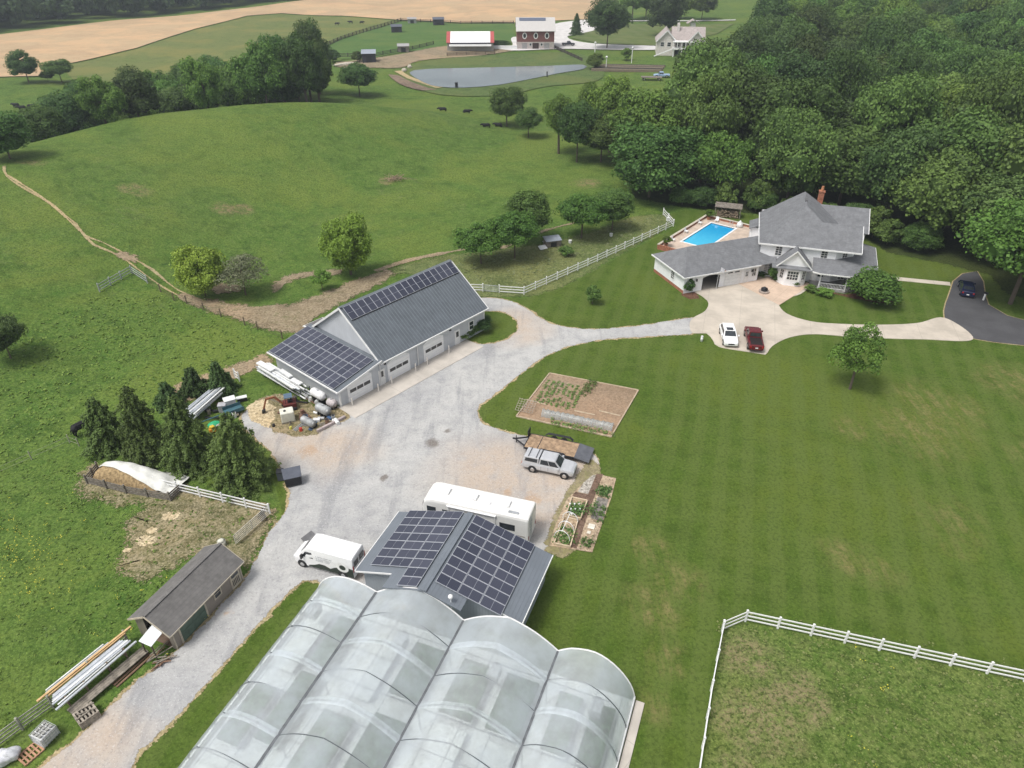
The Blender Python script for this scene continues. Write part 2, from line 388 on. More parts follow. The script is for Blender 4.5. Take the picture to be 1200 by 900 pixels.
# lawn (all of the mown yard), layered sheets above it
lawn_px = [(95, 905), (160, 830), (235, 750), (300, 690), (330, 640), (330, 600), (310, 510), (420, 400), (520, 350), (556, 346), (590, 349), (617, 350), (660, 338), (720, 304), (793, 266), (782, 252), (800, 247), (850, 246), (900, 255), (960, 262), (1010, 272), (1030, 285), (1130, 288), (1210, 300), (1330, 330)]
lawn = pix(lawn_px) + [(95, 60), (62, 18), (30, 8), (5, 5), (-20, 5), (-28, 12)]
sheet('lawn', lawn, .015, G_LAWN, 6)
sheet('paddock', jitter(pix([(820, 925), (846, 741), (873, 729), (1200, 799), (1400, 845)]) + [(40, 10), (16, 10)], .02), .03, G_PADD, 6)
g_out = [(45, 905), (95, 862), (160, 800), (206, 765), (284, 683), (301, 655), (318, 622), (338, 592), (334, 560), (318, 530), (290, 505), (283, 487), (300, 478), (322, 492), (352, 505), (395, 492), (418, 480), (500, 420), (540, 401), (566, 404), (592, 399), (606, 388), (606, 376), (590, 366), (560, 363), (553, 352), (575, 349), (600, 354), (622, 365), (648, 380), (690, 386), (750, 382), (812, 373), (830, 382), (812, 391), (750, 395), (700, 399), (655, 410), (620, 430), (582, 461), (563, 475), (560, 487), (568, 498), (592, 506), (625, 514), (672, 525), (697, 534), (699, 550), (688, 575), (668, 596), (655, 618), (645, 640), (560, 690), (430, 716), (392, 690), (374, 681), (355, 681), (330, 703), (270, 768), (205, 843), (150, 908)]
gw = smooth_line(pix(g_out) + [(-19.5, 20), (-33, 18)], True, .7)
sheet('dry_grass_verge', jitter(outset(gw, .22), .10, 3), .03, G_DRYG, 6, fe=.35)
sheet('gravel_road', jitter(gw, .07, 4), .045, GRAVEL, 6, fe=.3)
sheet('dry_grass_lot_edge', jitter(smooth_line(pix([(690, 540), (703, 552), (700, 572), (690, 600), (682, 625), (668, 650), (640, 645), (646, 615), (660, 585), (676, 560)]), True, .5), .12, 8), .055, ground_mat('trampled_straw', [(.40, .33, .23), (.30, .26, .15), (.16, .16, .06)], bump=.6), 6, fe=.45)
# barn pad, driveway, patio, asphalt, walks
BO = (-19.3, 65.4); BR = 49.2
def barn_w(x, y):
    c, s = math.cos(R(BR)), math.sin(R(BR)); return (BO[0] + x * c - y * s, BO[1] + x * s + y * c)
def slab_sheet(name, pts, z, mat):
    mb = MB(); mb.prism(pts, z - .1, z, mat); o = mb.build(name); o['kind'] = 'structure'; return o
slab_sheet('concrete_apron', [barn_w(-.2, .3), barn_w(-.2, -2.9), barn_w(20.4, -3.0), barn_w(20.4, .3)], .09, CONC_PAD)
drive_px = [(812, 391), (808, 381), (812, 373), (826, 365), (830, 355), (822, 347), (812, 340), (822, 328), (862, 322), (895, 318), (930, 330), (950, 333), (938, 345), (918, 350), (912, 356), (922, 368), (950, 377), (985, 380), (1035, 381), (1075, 379), (1107, 373), (1140, 398), (1080, 398), (1010, 396), (955, 392), (925, 396), (905, 406), (897, 416), (885, 414), (843, 407), (836, 400), (828, 391)]
dw = smooth_line(pix(drive_px, 0), True, .7)
slab_sheet('concrete_driveway', dw, .08, CONC)
slab_sheet('pink_patio', pix([(861, 331), (870, 322), (900, 318), (935, 330), (951, 333), (937, 343), (913, 358)], 0), .095, CONC_PATIO)
asph = smooth_line(pix([(1107, 373), (1114, 340), (1117, 330), (1128, 321), (1145, 318), (1152, 330), (1154, 345), (1158, 357), (1180, 370), (1225, 382), (1330, 396), (1330, 430), (1200, 405), (1140, 397)], 0), True, 2.5)
sheet('asphalt_drive', asph, .05, ASPH, 8, flat=0)
sheet('asphalt_verge', outset(asph, .16), .035, G_DRYG, 8, flat=0)
slab_sheet('garden_walk', pix([(1042, 324), (1113, 331), (1114, 335), (1042, 328)], 0), .06, CONC)
sheet('mulch_bed', smooth_line(pix([(950, 342), (975, 344), (1000, 350), (1040, 356), (1046, 350), (1020, 343), (985, 345), (960, 336)], 0), True, 1), .035, G_MUL, None, fe=.12)
sheet('mulch_corner_bed', smooth_line(pix([(798, 346), (808, 351), (820, 350), (814, 342), (806, 339)], 0), True, 1), .036, G_MUL, None, fe=.12)
# pasture tracks and bare ground
def track(name, px, w, mat, off=.07, wj=.35, seed=0):
    pts = smooth_line(pix(px), False, 2.0); return sheet(name, ribbon(pts, w * .6, wj, seed), off, mat, 2.5, fe=w * .28)
track('dirt_track', [(8, 205), (22, 214), (50, 232), (88, 262), (100, 277), (122, 285), (150, 300), (178, 316), (205, 338), (235, 352), (275, 362)], .62, G_DRYG, .08, .5, 1)
track('dirt_track', [(5, 195), (8, 207), (30, 222), (60, 240), (95, 272), (110, 287), (140, 300), (170, 322), (200, 342), (240, 358), (300, 372)], .55, G_DRYG, .075, .5, 2)
sheet('bare_dirt', jitter(smooth_line(pix([(210, 345), (240, 350), (285, 358), (335, 358), (375, 345), (415, 330), (455, 316), (462, 322), (420, 345), (380, 365), (362, 380), (352, 392), (325, 388), (290, 378), (250, 365), (222, 355)]), True, 1.5), .2, 5), .09, G_DIRT, 2.5, fe=1.5)
sheet('bare_dirt', jitter(smooth_line(pix([(320, 342), (335, 332), (360, 325), (395, 322), (402, 316), (370, 318), (340, 322), (322, 332)]), True, 1.5), .15, 6), .07, G_DIRT, 2.5, fe=1.5)
sheet('bare_dirt', jitter(smooth_line(pix([(247, 338), (262, 332), (282, 336), (280, 343), (258, 345)]), True, 1.5), .15, 6), .07, G_DIRT, 2.5, fe=1.5)
sheet('bare_dirt', jitter(smooth_line(pix([(136, 296), (150, 297), (165, 304), (160, 308), (145, 303)]), True, 1), .12, 6), .1, G_DIRT, 2.5, fe=1.5)
sheet('farm_track', jitter(smooth_line(pix([(186, 466), (215, 450), (245, 438), (280, 428), (315, 415), (318, 424), (285, 440), (262, 450), (235, 462), (205, 478)]), True, 1.2), .15, 7), .07, G_DIRT, 2.5, fe=1.5)
sheet('meadow_strip', smooth_line(pix([(455, 318), (520, 300), (560, 296), (640, 285), (700, 270), (740, 255), (778, 252), (788, 262), (720, 302), (660, 335), (617, 348), (585, 348), (553, 346), (530, 325)]), True, 2), .05, G_ORCH, 2.5, fe=1.4)
track('creek_gully', [(440, 318), (480, 305), (530, 295), (560, 290), (590, 290), (640, 270), (700, 255)], 1.4, G_DIRT, .07, .6, 5)
sheet('worn_ground', jitter(smooth_line(pix([(150, 640), (150, 612), (195, 588), (240, 590), (300, 600), (318, 606), (300, 650), (282, 665), (262, 655), (225, 650), (205, 662), (180, 678), (140, 672)]), True, .9), .16, 8), .04, G_WORN, 2.5, fe=1.7)
sheet('worn_ground', jitter(smooth_line(pix([(92, 565), (110, 545), (150, 560), (210, 572), (320, 600), (316, 606), (240, 596), (190, 592), (140, 590), (105, 582)]), True, .9), .12, 8), .042, G_WORN, 2.5, fe=1.7)
for i, (x, y, r) in enumerate([(201, 605, .7), (170, 634, .8), (178, 622, .5), (150, 645, .35)]):
    c = at(x, y); rr = random.Random(i)
    sheet('spilled_hay', [(c.x + r * (1 + rr.uniform(-.15, .2)) * math.cos(a), c.y + .8 * r * (1 + rr.uniform(-.15, .2)) * math.sin(a)) for a in np.arange(0, 6.28, .26)], .05 + .004 * i, G_STRAW, None, 'stuff', fe=r * .45)
# soil round the junk yard
sheet('junk_yard_soil', jitter(smooth_line(pix([(302, 470), (330, 462), (370, 475), (400, 480), (412, 490), (390, 500), (360, 512), (330, 508), (308, 495)]), True, .8), .15, 9), .05, G_WORN, None, fe=.5)
sheet('sand_heap_ground', jitter(smooth_line(pix([(290, 478), (308, 468), (322, 478), (318, 500), (300, 496)]), True, .7), .15, 9), .06, G_STRAW, None, fe=.4)
# far fields
sheet('tan_field', pix([(-60, 100), (-60, 50), (0, 41), (130, 25), (260, 13), (400, -1), (500, -6), (700, -6), (722, -4), (705, 18), (690, 23), (600, 27), (540, 27), (470, 24), (400, 19), (330, 16), (290, 19), (230, 34), (160, 57), (110, 69), (70, 77), (45, 90), (0, 91)]), .3, G_TAN, 8)
sheet('hay_field', pix([(70, 78), (110, 70), (160, 58), (230, 35), (290, 20), (330, 17), (400, 20), (470, 25), (400, 45), (380, 55), (340, 55), (250, 75), (180, 95), (90, 98)]), .15, G_FARG, 5)
sheet('far_paddock', pix([(380, 56), (400, 46), (470, 26), (540, 28), (600, 28), (604, 45), (596, 52), (520, 56), (470, 62), (440, 68), (400, 70)]), .2, G_BRIGHT, 5)
sheet('far_barnyard_dirt', smooth_line(pix([(395, 74), (430, 70), (470, 64), (520, 55), (600, 56), (600, 60), (560, 66), (530, 68), (490, 72), (470, 80), (440, 80), (400, 80)]), True, 4), .25, G_DIRT, 5, fe=2)
LOT = concrete_mat('pale_yard_gravel', (.60, .58, .56))
sheet('far_gravel_lot', smooth_line(pix([(580, 56), (600, 54), (602, 44), (646, 42), (648, 30), (665, 26), (692, 24), (700, 34), (680, 40), (665, 43), (672, 48), (700, 52), (772, 55), (772, 59), (720, 59), (660, 58), (600, 60)]), True, 4), .3, LOT, 5)
sheet('far_lane', ribbon(smooth_line(pix([(690, 27), (740, 25), (800, 25), (862, 24)]), False, 6), 3), .3, LOT, 5)
sheet('far_lawn', pix([(670, 45), (700, 27), (860, 28), (840, 40), (770, 54), (700, 51)]), .22, ground_mat('far_lawn_grass', [(.07, .12, .025), (.085, .125, .035), (.11, .15, .045), (.16, .17, .08)], stripes=(80, 5, .7), tuft=.4), 5)
sheet('pond_bank', smooth_line(pix([(470, 84), (500, 72), (560, 66), (640, 62), (680, 64), (705, 78), (700, 95), (640, 102), (590, 112), (520, 112), (480, 100)]), True, 4), .2, ground_mat('bank_grass', [(.075, .125, .035), (.095, .14, .045), (.12, .155, .055)]), 5)
t = NT('pond_water'); p = t.pos()
WATER = t.finish(t.mix(t.rng(t.noise(p, .05, 3), .35, .65), (.075, .10, .105), (.12, .15, .155)), .12, 0, t.bump(t.noise(p, 1.5, 2), .05, .15), .8)
pond = smooth_line(pix([(480, 86), (500, 82), (560, 80.5), (640, 78.5), (683, 77), (684, 82), (655, 87), (625, 93), (585, 100.5), (545, 104), (515, 103), (497, 98)]), True, 4)
sheet('pond', pond, .35, WATER, None, flat=h1(*POND_C))
sheet('dam_path', ribbon(smooth_line(pix([(466, 84), (480, 92), (500, 99), (515, 104)]), False, 3), 2.2, .2), .32, G_DRYG, 3, fe=.5)
sheet('dam_rock_face', smooth_line(pix([(455, 88), (466, 89), (480, 96), (502, 104), (512, 106), (495, 107), (470, 100)]), True, 3), .3, ground_mat('rocky_earth', [(.13, .09, .065), (.2, .15, .11), (.26, .21, .16)], bump=.9), 3)
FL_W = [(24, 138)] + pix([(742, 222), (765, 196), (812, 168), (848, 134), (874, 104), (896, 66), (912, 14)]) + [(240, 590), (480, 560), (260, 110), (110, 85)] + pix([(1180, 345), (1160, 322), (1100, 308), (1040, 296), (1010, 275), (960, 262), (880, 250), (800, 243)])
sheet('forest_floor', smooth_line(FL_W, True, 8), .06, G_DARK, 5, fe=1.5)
#PART3
# ------------------------------------------------------------------ foliage
def leaf_mesh(name, centers, normals, sizes, tints, mat, extra=None):
    """one small bent leaf-spray quad per centre"""
    n = len(centers); rng = np.random.default_rng(len(centers))
    nr = normals / (np.linalg.norm(normals, axis=1, keepdims=True) + 1e-9)
    a = rng.normal(size=(n, 3)); u = np.cross(nr, a); u /= np.linalg.norm(u, axis=1, keepdims=True) + 1e-9; w = np.cross(nr, u)
    s = sizes[:, None]
    sh = rng.uniform(.55, 1.0, (n, 4))[:, :, None]
    P = np.stack([centers + u * s * sh[:, 0] * .55, centers + w * s * sh[:, 1] * .5 + nr * s * .16, centers - u * s * sh[:, 2] * .55, centers - w * s * sh[:, 3] * .5 - nr * s * .12], 1)
    vs = P.reshape(-1, 3); fs = np.arange(n * 4).reshape(n, 4)
    tt = np.repeat(tints, 4)
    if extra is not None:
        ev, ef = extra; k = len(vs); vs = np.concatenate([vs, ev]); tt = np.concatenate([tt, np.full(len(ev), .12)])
        fl = fs.tolist() + [[i + k for i in f] for f in ef]
    else: fl = fs.tolist()
    me = bpy.data.meshes.new(name); me.from_pydata(vs.tolist(), [], fl); me.materials.append(mat)
    at_ = me.attributes.new('tint', 'FLOAT', 'POINT'); at_.data.foreach_set('value', tt.astype(np.float32))
    return me
_ico = None
def ico(sub=2):
    bm = bmesh.new(); bmesh.ops.create_icosphere(bm, subdivisions=sub, radius=1); v = np.array([tuple(x.co) for x in bm.verts]); f = [[x.index for x in q.verts] for q in bm.faces]; bm.free(); return v, f
def crown(name, seed, mat, r=1.0, hz=.85, lobes=34, leaves=8000, leaf=.085, base=.25, core=True, ragged=.25, shape='round'):
    """crown of unit-ish size (radius 1) centred on the origin: lobes over an uneven ellipsoid, each covered by leaf sprays"""
    rng = np.random.default_rng(seed)
    cs, rs = [], []
    for i in range(lobes):
        ph = i * 2.39996 + rng.uniform(-.4, .4); zz = 1 - 2 * (i + .5) / lobes
        rad = math.sqrt(max(0, 1 - zz * zz)) * rng.uniform(.72, 1.0 + ragged)
        if shape == 'round': rr_ = .62 * rad
        else: rr_ = .62 * rad * (.55 + .45 * (1 - zz) / 1.2)
        zc = zz * hz * .68 * (1 if zz > 0 else .8)
        cs.append((rr_ * math.cos(ph) + rng.uniform(-.1, .1), rr_ * math.sin(ph) + rng.uniform(-.1, .1), zc + rng.uniform(-.14, .14))); rs.append(rng.choice([rng.uniform(.16, .26), rng.uniform(.26, .46)]))
    cs = np.array(cs); rs = np.array(rs)
    per = (rs ** 2 / (rs ** 2).sum() * leaves).astype(int)
    C, N, S, T = [], [], [], []
    for c, q, k in zip(cs, rs, per):
        d = rng.normal(size=(k, 3)); d /= np.linalg.norm(d, axis=1, keepdims=True); d[:, 2] = np.where(d[:, 2] < -.45, -d[:, 2], d[:, 2])
        # small sub-clumps in each lobe
        sub = rng.normal(size=(14, 3)); sub /= np.linalg.norm(sub, axis=1, keepdims=True)
        dot = d @ sub.T; near = dot.max(1)
        f = .74 + .34 * sstep(.70, .98, near) + rng.normal(0, .10, k)
        pos = c + d * (q * f)[:, None] * np.array([1, 1, .85])
        C.append(pos); N.append(d + rng.normal(size=(k, 3)) * .45 + np.array([0, 0, .35])); S.append(rng.uniform(.6, 1.35, k) * leaf)
        T.append(np.clip(rng.uniform(.1, .8, k) + rng.uniform(-.22, .25) + .12 * near, 0, 1))
    C = np.concatenate(C); N = np.concatenate(N); S = np.concatenate(S); T = np.concatenate(T)
    ex = None
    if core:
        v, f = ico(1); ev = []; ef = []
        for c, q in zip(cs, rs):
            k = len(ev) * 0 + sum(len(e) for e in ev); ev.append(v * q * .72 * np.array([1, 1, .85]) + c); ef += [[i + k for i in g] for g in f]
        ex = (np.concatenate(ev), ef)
    C *= r; 
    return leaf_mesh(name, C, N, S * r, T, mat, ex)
BARK = M('bark', (.12, .095, .075), .9, bump=.6, scale=3)
def trunk_mb(h, r, seed=0, limbs=5, spread=.5):
    rnd = random.Random(seed); mb = MB(); top = (rnd.uniform(-.04, .04) * h, rnd.uniform(-.04, .04) * h, h)
    mb.cyl((0, 0, -.3), (top[0] * .4, top[1] * .4, h * .45), r, r * .72, BARK, 8); mb.cyl((top[0] * .4, top[1] * .4, h * .45), top, r * .72, r * .25, BARK, 7)
    for i in range(limbs):
        a = i * 2.4 + rnd.uniform(-.4, .4); z0 = h * rnd.uniform(.38, .7); L = h * spread * rnd.uniform(.5, .8)
        p = (top[0] * .5, top[1] * .5, z0); q = (p[0] + math.cos(a) * L * .6, p[1] + math.sin(a) * L * .6, z0 + L * .55); e = (p[0] + math.cos(a) * L, p[1] + math.sin(a) * L, z0 + L * 1.05)
        mb.cyl(p, q, r * .42, r * .26, BARK, 6, False); mb.cyl(q, e, r * .26, r * .1, BARK, 5, False)
    return mb
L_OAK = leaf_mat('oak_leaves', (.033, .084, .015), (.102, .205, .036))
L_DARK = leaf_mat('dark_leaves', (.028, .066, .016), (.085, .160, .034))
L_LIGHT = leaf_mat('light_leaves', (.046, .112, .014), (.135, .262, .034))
L_PALE = leaf_mat('pale_leaves', (.10, .14, .07), (.22, .26, .14))
L_YEL = leaf_mat('fresh_leaves', (.13, .26, .022), (.24, .42, .04))
L_FAR = leaf_mat('far_leaves', (.035, .075, .024), (.080, .140, .040))
CROWNS = {}
def reg(key, *a, **k): CROWNS[key] = crown('crown', *a, **k)
for i in range(3): reg(('oak', i), 11 + i, L_OAK, leaves=15000, leaf=.068, lobes=44 + i * 6, ragged=.35 + .1 * i, hz=.75 + .15 * i)
for i in range(2): reg(('dark', i), 31 + i, L_DARK, leaves=14000, leaf=.066, lobes=46, hz=.85 + .25 * i, ragged=.35)
for i in range(3): reg(('light', i), 51 + i, L_LIGHT, leaves=13000, leaf=.066, lobes=40 + 6 * i, ragged=.5, hz=.8 + .12 * i)
reg(('yel', 0), 71, L_YEL, leaves=14000, leaf=.075, lobes=40, ragged=.5, hz=.95)
reg(('pale', 0), 81, L_PALE, leaves=6000, leaf=.07, lobes=28, core=False, ragged=.5)
reg(('young', 0), 91, L_LIGHT, leaves=6000, leaf=.085, lobes=20, core=False, ragged=.6, hz=1.15)
reg(('small', 0), 95, L_OAK, leaves=3500, leaf=.13, lobes=22, ragged=.4)
reg(('small', 1), 96, L_LIGHT, leaves=3500, leaf=.13, lobes=22, ragged=.4)
reg(('near', 0), 97, L_LIGHT, leaves=16000, leaf=.07, lobes=50, ragged=.35)
reg(('shrub', 0), 98, L_LIGHT, leaves=7000, leaf=.10, lobes=46, ragged=.1, hz=.8)
reg(('far', 0), 99, L_FAR, leaves=2200, leaf=.17, lobes=22, ragged=.4); reg(('far', 1), 100, L_FAR, leaves=2200, leaf=.17, lobes=26, ragged=.4, hz=1.0)
_TR = {}
def trunk_mesh(kind):
    if kind not in _TR:
        o = trunk_mb(1.0, .028 if kind < 3 else .02, kind, 6, .38).build('trunk'); _TR[kind] = o.data; bpy.data.objects.remove(o)
    return _TR[kind]
tree_n = 0
def tree(key, x, y, h, r, label, group=None, name='broadleaf_tree', trunk_frac=.35, sq=None, zoff=0, cat='tree'):
    """h total height, r crown radius"""
    global tree_n; tree_n += 1
    rnd = random.Random(tree_n * 13 + 5); z = h1(x, y) + zoff
    t = thing(name, label, cat, (x, y, z), rnd.uniform(0, 360), group)
    ch = h * (1 - trunk_frac * .6); rz = ch / 2
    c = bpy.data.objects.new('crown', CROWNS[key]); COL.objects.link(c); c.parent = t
    c.scale = (r / .95, r / .95 * rnd.uniform(.88, 1.1), rz / .92); c.location = (0, 0, h - rz)
    k = bpy.data.objects.new('trunk', trunk_mesh(tree_n % 4)); COL.objects.link(k); k.parent = t; k.scale = (h * .8,) * 3
    return t
# -- conifers
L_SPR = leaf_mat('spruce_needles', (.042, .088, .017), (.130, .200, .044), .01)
L_SPR2 = leaf_mat('arborvitae_needles', (.028, .065, .018), (.075, .135, .034), .01)
def spruce_mesh(seed, h, r, mat, n=9000, leaf=.2, dense=1.0):
    rng = np.random.default_rng(seed); C, N, S, T = [], [], [], []
    levels = int(h / .42); per = n // (levels * 9)
    for i in range(levels):
        f = i / levels; z = .25 + f * (h - .35); rad = r * (1 - f) ** .72 * rng.uniform(.86, 1.1) + .12; nb = max(5, int(15 * (1 - f) + 5))
        a0 = rng.uniform(0, 6.28)
        for b in range(nb):
            if rng.random() < .06: continue
            a = a0 + b * 2 * math.pi / nb + rng.uniform(-.2, .2); L = rad * rng.uniform(.72, 1.1) * (1 + .16 * math.sin(2 * (a0 * 0 + b * 2 * math.pi / nb) + seed + z * .9)); k = max(12, int(per * (L / r + .25) * 1.3))
            t = rng.uniform(.15, 1, k) ** .7; side = rng.normal(0, 1, k) * .16 * L * (1.15 - t) + rng.normal(0, .05, k)
            zz = z + .24 * L * t - .34 * L * t * t + rng.normal(0, .13, k) - np.abs(side) * .30
            x = math.cos(a) * L * t - math.sin(a) * side; y = math.sin(a) * L * t + math.cos(a) * side
            C.append(np.stack([x, y, zz], 1)); N.append(np.stack([math.cos(a) * .5 + rng.normal(0, .4, k), math.sin(a) * .5 + rng.normal(0, .4, k), np.full(k, .8)], 1))
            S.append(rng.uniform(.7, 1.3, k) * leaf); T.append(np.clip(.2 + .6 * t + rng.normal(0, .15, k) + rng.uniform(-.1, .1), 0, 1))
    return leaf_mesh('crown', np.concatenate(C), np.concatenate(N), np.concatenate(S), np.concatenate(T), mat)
def conifer(px, py, h, r, label, seed, mat=None, n=16000, leaf=.2, group=None, name='spruce_tree'):
    p = at(px, py); t = thing(name, label, 'tree', p, 0, group)
    c = bpy.data.objects.new('crown', spruce_mesh(seed, h, r, mat or L_SPR, n, leaf)); COL.objects.link(c); c.parent = t
    mb = MB(); mb.cyl((0, 0, -.2), (0, 0, h * .96), .022 * h, .01, BARK, 8); mb.build('trunk', t)
    return t
SG = 'row of dark spruces behind the hay pile'
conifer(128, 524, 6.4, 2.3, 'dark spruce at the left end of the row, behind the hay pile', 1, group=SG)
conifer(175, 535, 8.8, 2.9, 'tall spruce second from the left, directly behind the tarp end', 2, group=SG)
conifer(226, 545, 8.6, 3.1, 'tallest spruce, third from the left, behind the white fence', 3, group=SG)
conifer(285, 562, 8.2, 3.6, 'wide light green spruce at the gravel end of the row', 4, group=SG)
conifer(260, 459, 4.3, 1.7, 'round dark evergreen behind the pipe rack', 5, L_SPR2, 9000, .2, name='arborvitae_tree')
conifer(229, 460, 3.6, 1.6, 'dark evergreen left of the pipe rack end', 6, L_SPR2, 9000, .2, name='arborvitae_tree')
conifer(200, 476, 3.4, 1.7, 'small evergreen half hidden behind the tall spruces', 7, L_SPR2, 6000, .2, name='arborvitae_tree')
# -- single trees round the farm
def T(key, px, py, h, r, label, **k): p = at(px, py); return tree(key, p.x, p.y, h, r, label, **k)
T(('young', 0), 996, 456, 7.6, 2.6, 'young maple with a thin pale trunk alone on the mown lawn', trunk_frac=.42, name='maple_tree')
T(('yel', 0), 411, 322, 9.5, 3.7, 'bright yellow-green tree beside the dirt bank above the barn roof', trunk_frac=.05)
T(('yel', 0), 241, 347, 7.6, 3.3, 'bright green tree leaning over the bare dirt by the pasture path', trunk_frac=.12)
T(('pale', 0), 288, 346, 6.4, 3.4, 'sparse silvery tree beside the bright green one by the path', trunk_frac=.4)
T(('small', 1), 378, 340, 3.4, 1.4, 'small fresh green sapling on the bare bank behind the barn')
T(('light', 1), 564, 309, 7.0, 3.5, 'round apple tree nearest the barn gable in the meadow', name='orchard_tree')
T(('light', 0), 603, 303, 8.2, 3.7, 'tall leafy tree left of the small metal coop', name='orchard_tree')
T(('oak', 1), 617, 284, 8.8, 4.0, 'darker tree standing just behind the leafy one by the coop', name='orchard_tree')
T(('light', 0), 681, 279, 8.0, 4.0, 'spreading tree right of the coop beside the creek', name='orchard_tree')
T(('oak', 2), 717, 270, 7.0, 3.1, 'low dark tree nearest the wood at the creek', name='orchard_tree')
T(('small', 0), 663, 300, 1.8, 1.1, 'little bush under the creek trees', name='bush', trunk_frac=.1, cat='bush')
T(('oak', 2), 594, 148, 9.6, 4.6, 'round tree on the open pasture beside the lying cows', name='broadleaf_tree')
T(('oak', 0), 619, 161, 7.2, 3.6, 'smaller tree right of the round pasture tree', name='broadleaf_tree')
for i, (x, y, h, r, k, lb) in enumerate([(655, 180, 14, 3.6, ('light', 0), 'tall slim tree with bare pale trunk at the left of the pasture grove'), (676, 190, 13, 4.6, ('oak', 1), 'dark low-branched tree in front of the pasture grove'), (694, 172, 14, 4.4, ('light', 2), 'light green tree in the middle of the pasture grove'), (714, 178, 17, 5.2, ('light', 1), 'tallest bright tree of the pasture grove'), (704, 190, 10, 4.8, ('oak', 2), 'broad tree at the near side of the grove, below the tallest')]):
    T(k, x, y, h, r, lb, group='grove in the pasture before the pond')
T(('dark', 0), 13, 420, 5.8, 2.8, 'small dark tree alone at the left edge of the pasture', trunk_frac=.3)
T(('oak', 2), 12, 186, 7.5, 4.2, 'dark bushy tree at the top of the pasture path', trunk_frac=.15)
T(('dark', 1), 34, 97, 9.0, 4.5, 'dark tree at the edge of the tan field, left of two'); T(('oak', 0), 73, 97, 7.4, 4.6, 'rounder tree at the edge of the tan field, right of two')
T(('small', 0), 57, 96, 3.5, 2, 'bush between the two trees by the tan field', cat='bush', name='bush')
T(('oak', 1), 422, 113, 9.5, 5.4, 'wide tree standing in the hollow left of the pond')
T(('small', 0), 391, 73, 5, 2.6, 'bush by the dirt beside the far dark shed', name='bush', cat='bush', trunk_frac=.1); T(('small', 0), 419, 73, 4.2, 2.3, 'bush left of the far dark shed', name='bush', cat='bush', trunk_frac=.1)
T(('dark', 0), 711, 57, 19.5, 9.2, 'large dark maple beside the lane to the cream house', name='maple_tree', trunk_frac=.3)
T(('dark', 1), 779, 42, 22, 7.6, 'big dark tree on the lawn above the cream house', name='maple_tree', trunk_frac=.1)
p = at(675, 41); conifer(675, 41, 9.5, 3.2, 'small pointed dark tree on the corner of the gravel lot', 9, L_SPR2, 4500, .5, name='pine_tree')
for i, (x, y, h, r, lb) in enumerate([(741, 24, 17, 7, 'pale green tree behind the far lane, left'), (757, 22, 16, 7, 'pale green tree behind the far lane, beside the big dark tree'), (822, 24, 14, 7.5, 'light willow-like tree beyond the far lane'), (798, 22, 10, 5, 'small light tree beyond the far lane, behind the big dark tree')]): T(('light', i % 3), x, y, h, r, lb, group='pale trees beyond the far lane')
T(('light', 1), 697, 82, 6, 3, 'light bush at the end of the pond', name='bush', cat='bush', trunk_frac=.1); T(('small', 1), 734, 71, 4.8, 2.2, 'small light tree by the white post', trunk_frac=.2)
T(('shrub', 0), 1021, 353, 4.6, 3.7, 'large round green shrub in front of the house porch', name='shrub', cat='shrub', trunk_frac=.05)
T(('small', 0), 694, 356, 3.0, 1.15, 'small dark bushy tree on the lawn below the white fence', trunk_frac=.15)
T(('near', 0), 1184, 356, 15.5, 7.4, 'big light green maple over the asphalt drive', name='maple_tree', trunk_frac=.28)
for x, y, h, r, k, lb in [(965, 347, 1.3, 1.1, ('small', 1), 'clipped yellow-green bush in the mulch by the porch'), (806, 343, 2.6, .8, ('small', 0), 'small pointed evergreen in mulch at the garage corner'), (950, 342, 1.2, .8, ('small', 0), 'low reddish bush beside the porch steps'), (540, 395, 1.5, 1.4, ('small', 0), 'low bush beside the barn person door'), (549, 391, 1.7, 1.5, ('small', 0), 'middle bush along the barn end wall'), (561, 386, 2.0, 1.9, ('dark', 0), 'larger dark bush at the barn corner')] + [(880 + 6 * i, 322 + (i % 3), .9, .8, ('small', i % 2), 'low bush in the planting strip by the patio') for i in range(4)] + [(905 + 5.5 * i, 327 + 1.4 * i, 1.1 if i else 2.4, .85, ('small', 0), 'low bush in the planting strip by the patio' if i else 'taller bush in the planting strip by the patio') for i in range(6)]:
    T(k, x, y, h, r, lb, name='bush', cat='bush', trunk_frac=.05, group='low bushes along the patio' if 'strip' in lb else None)
# -- woods
def poly_in(x, y, P):
    c = False; n = len(P)
    for i in range(n):
        (x1, y1), (x2, y2) = P[i], P[(i + 1) % n]
        if (y1 > y) != (y2 > y) and x < (x2 - x1) * (y - y1) / (y2 - y1) + x1: c = not c
    return c
def poisson(P, d, seed, k=9000):
    rnd = random.Random(seed); xs = [p[0] for p in P]; ys = [p[1] for p in P]; out = []; g = {}
    for _ in range(k):
        x = rnd.uniform(min(xs), max(xs)); y = rnd.uniform(min(ys), max(ys))
        if not poly_in(x, y, P): continue
        gx, gy = int(x // d), int(y // d); ok = True
        for a in (-1, 0, 1):
            for b in (-1, 0, 1):
                for q in g.get((gx + a, gy + b), ()):
                    if (q[0] - x) ** 2 + (q[1] - y) ** 2 < d * d: ok = False; break
        if ok: out.append((x, y)); g.setdefault((gx, gy), []).append((x, y))
    return out
FW = [(25, 134)] + pix([(748, 216), (772, 192), (818, 164), (852, 132), (878, 102), (900, 66), (914, 14)]) + [(240, 590), (480, 560), (260, 112), (115, 88), (88, 92)] + pix([(1150, 312), (1100, 300), (1045, 289), (1015, 268), (965, 255), (885, 243), (800, 236)])
pts = poisson(FW, 9.4, 5, 30000)
def infr(x, y, z=12):
    d = y * math.cos(CP) - (z - CH) * math.sin(CP)
    return abs(x) / d * CF < 640
pts = [p for p in pts if infr(*p) or p[1] < 300]
edge = [(25, 134)] + pix([(800, 236), (885, 243), (965, 255), (1015, 268), (1045, 289), (1100, 300), (1150, 312)])
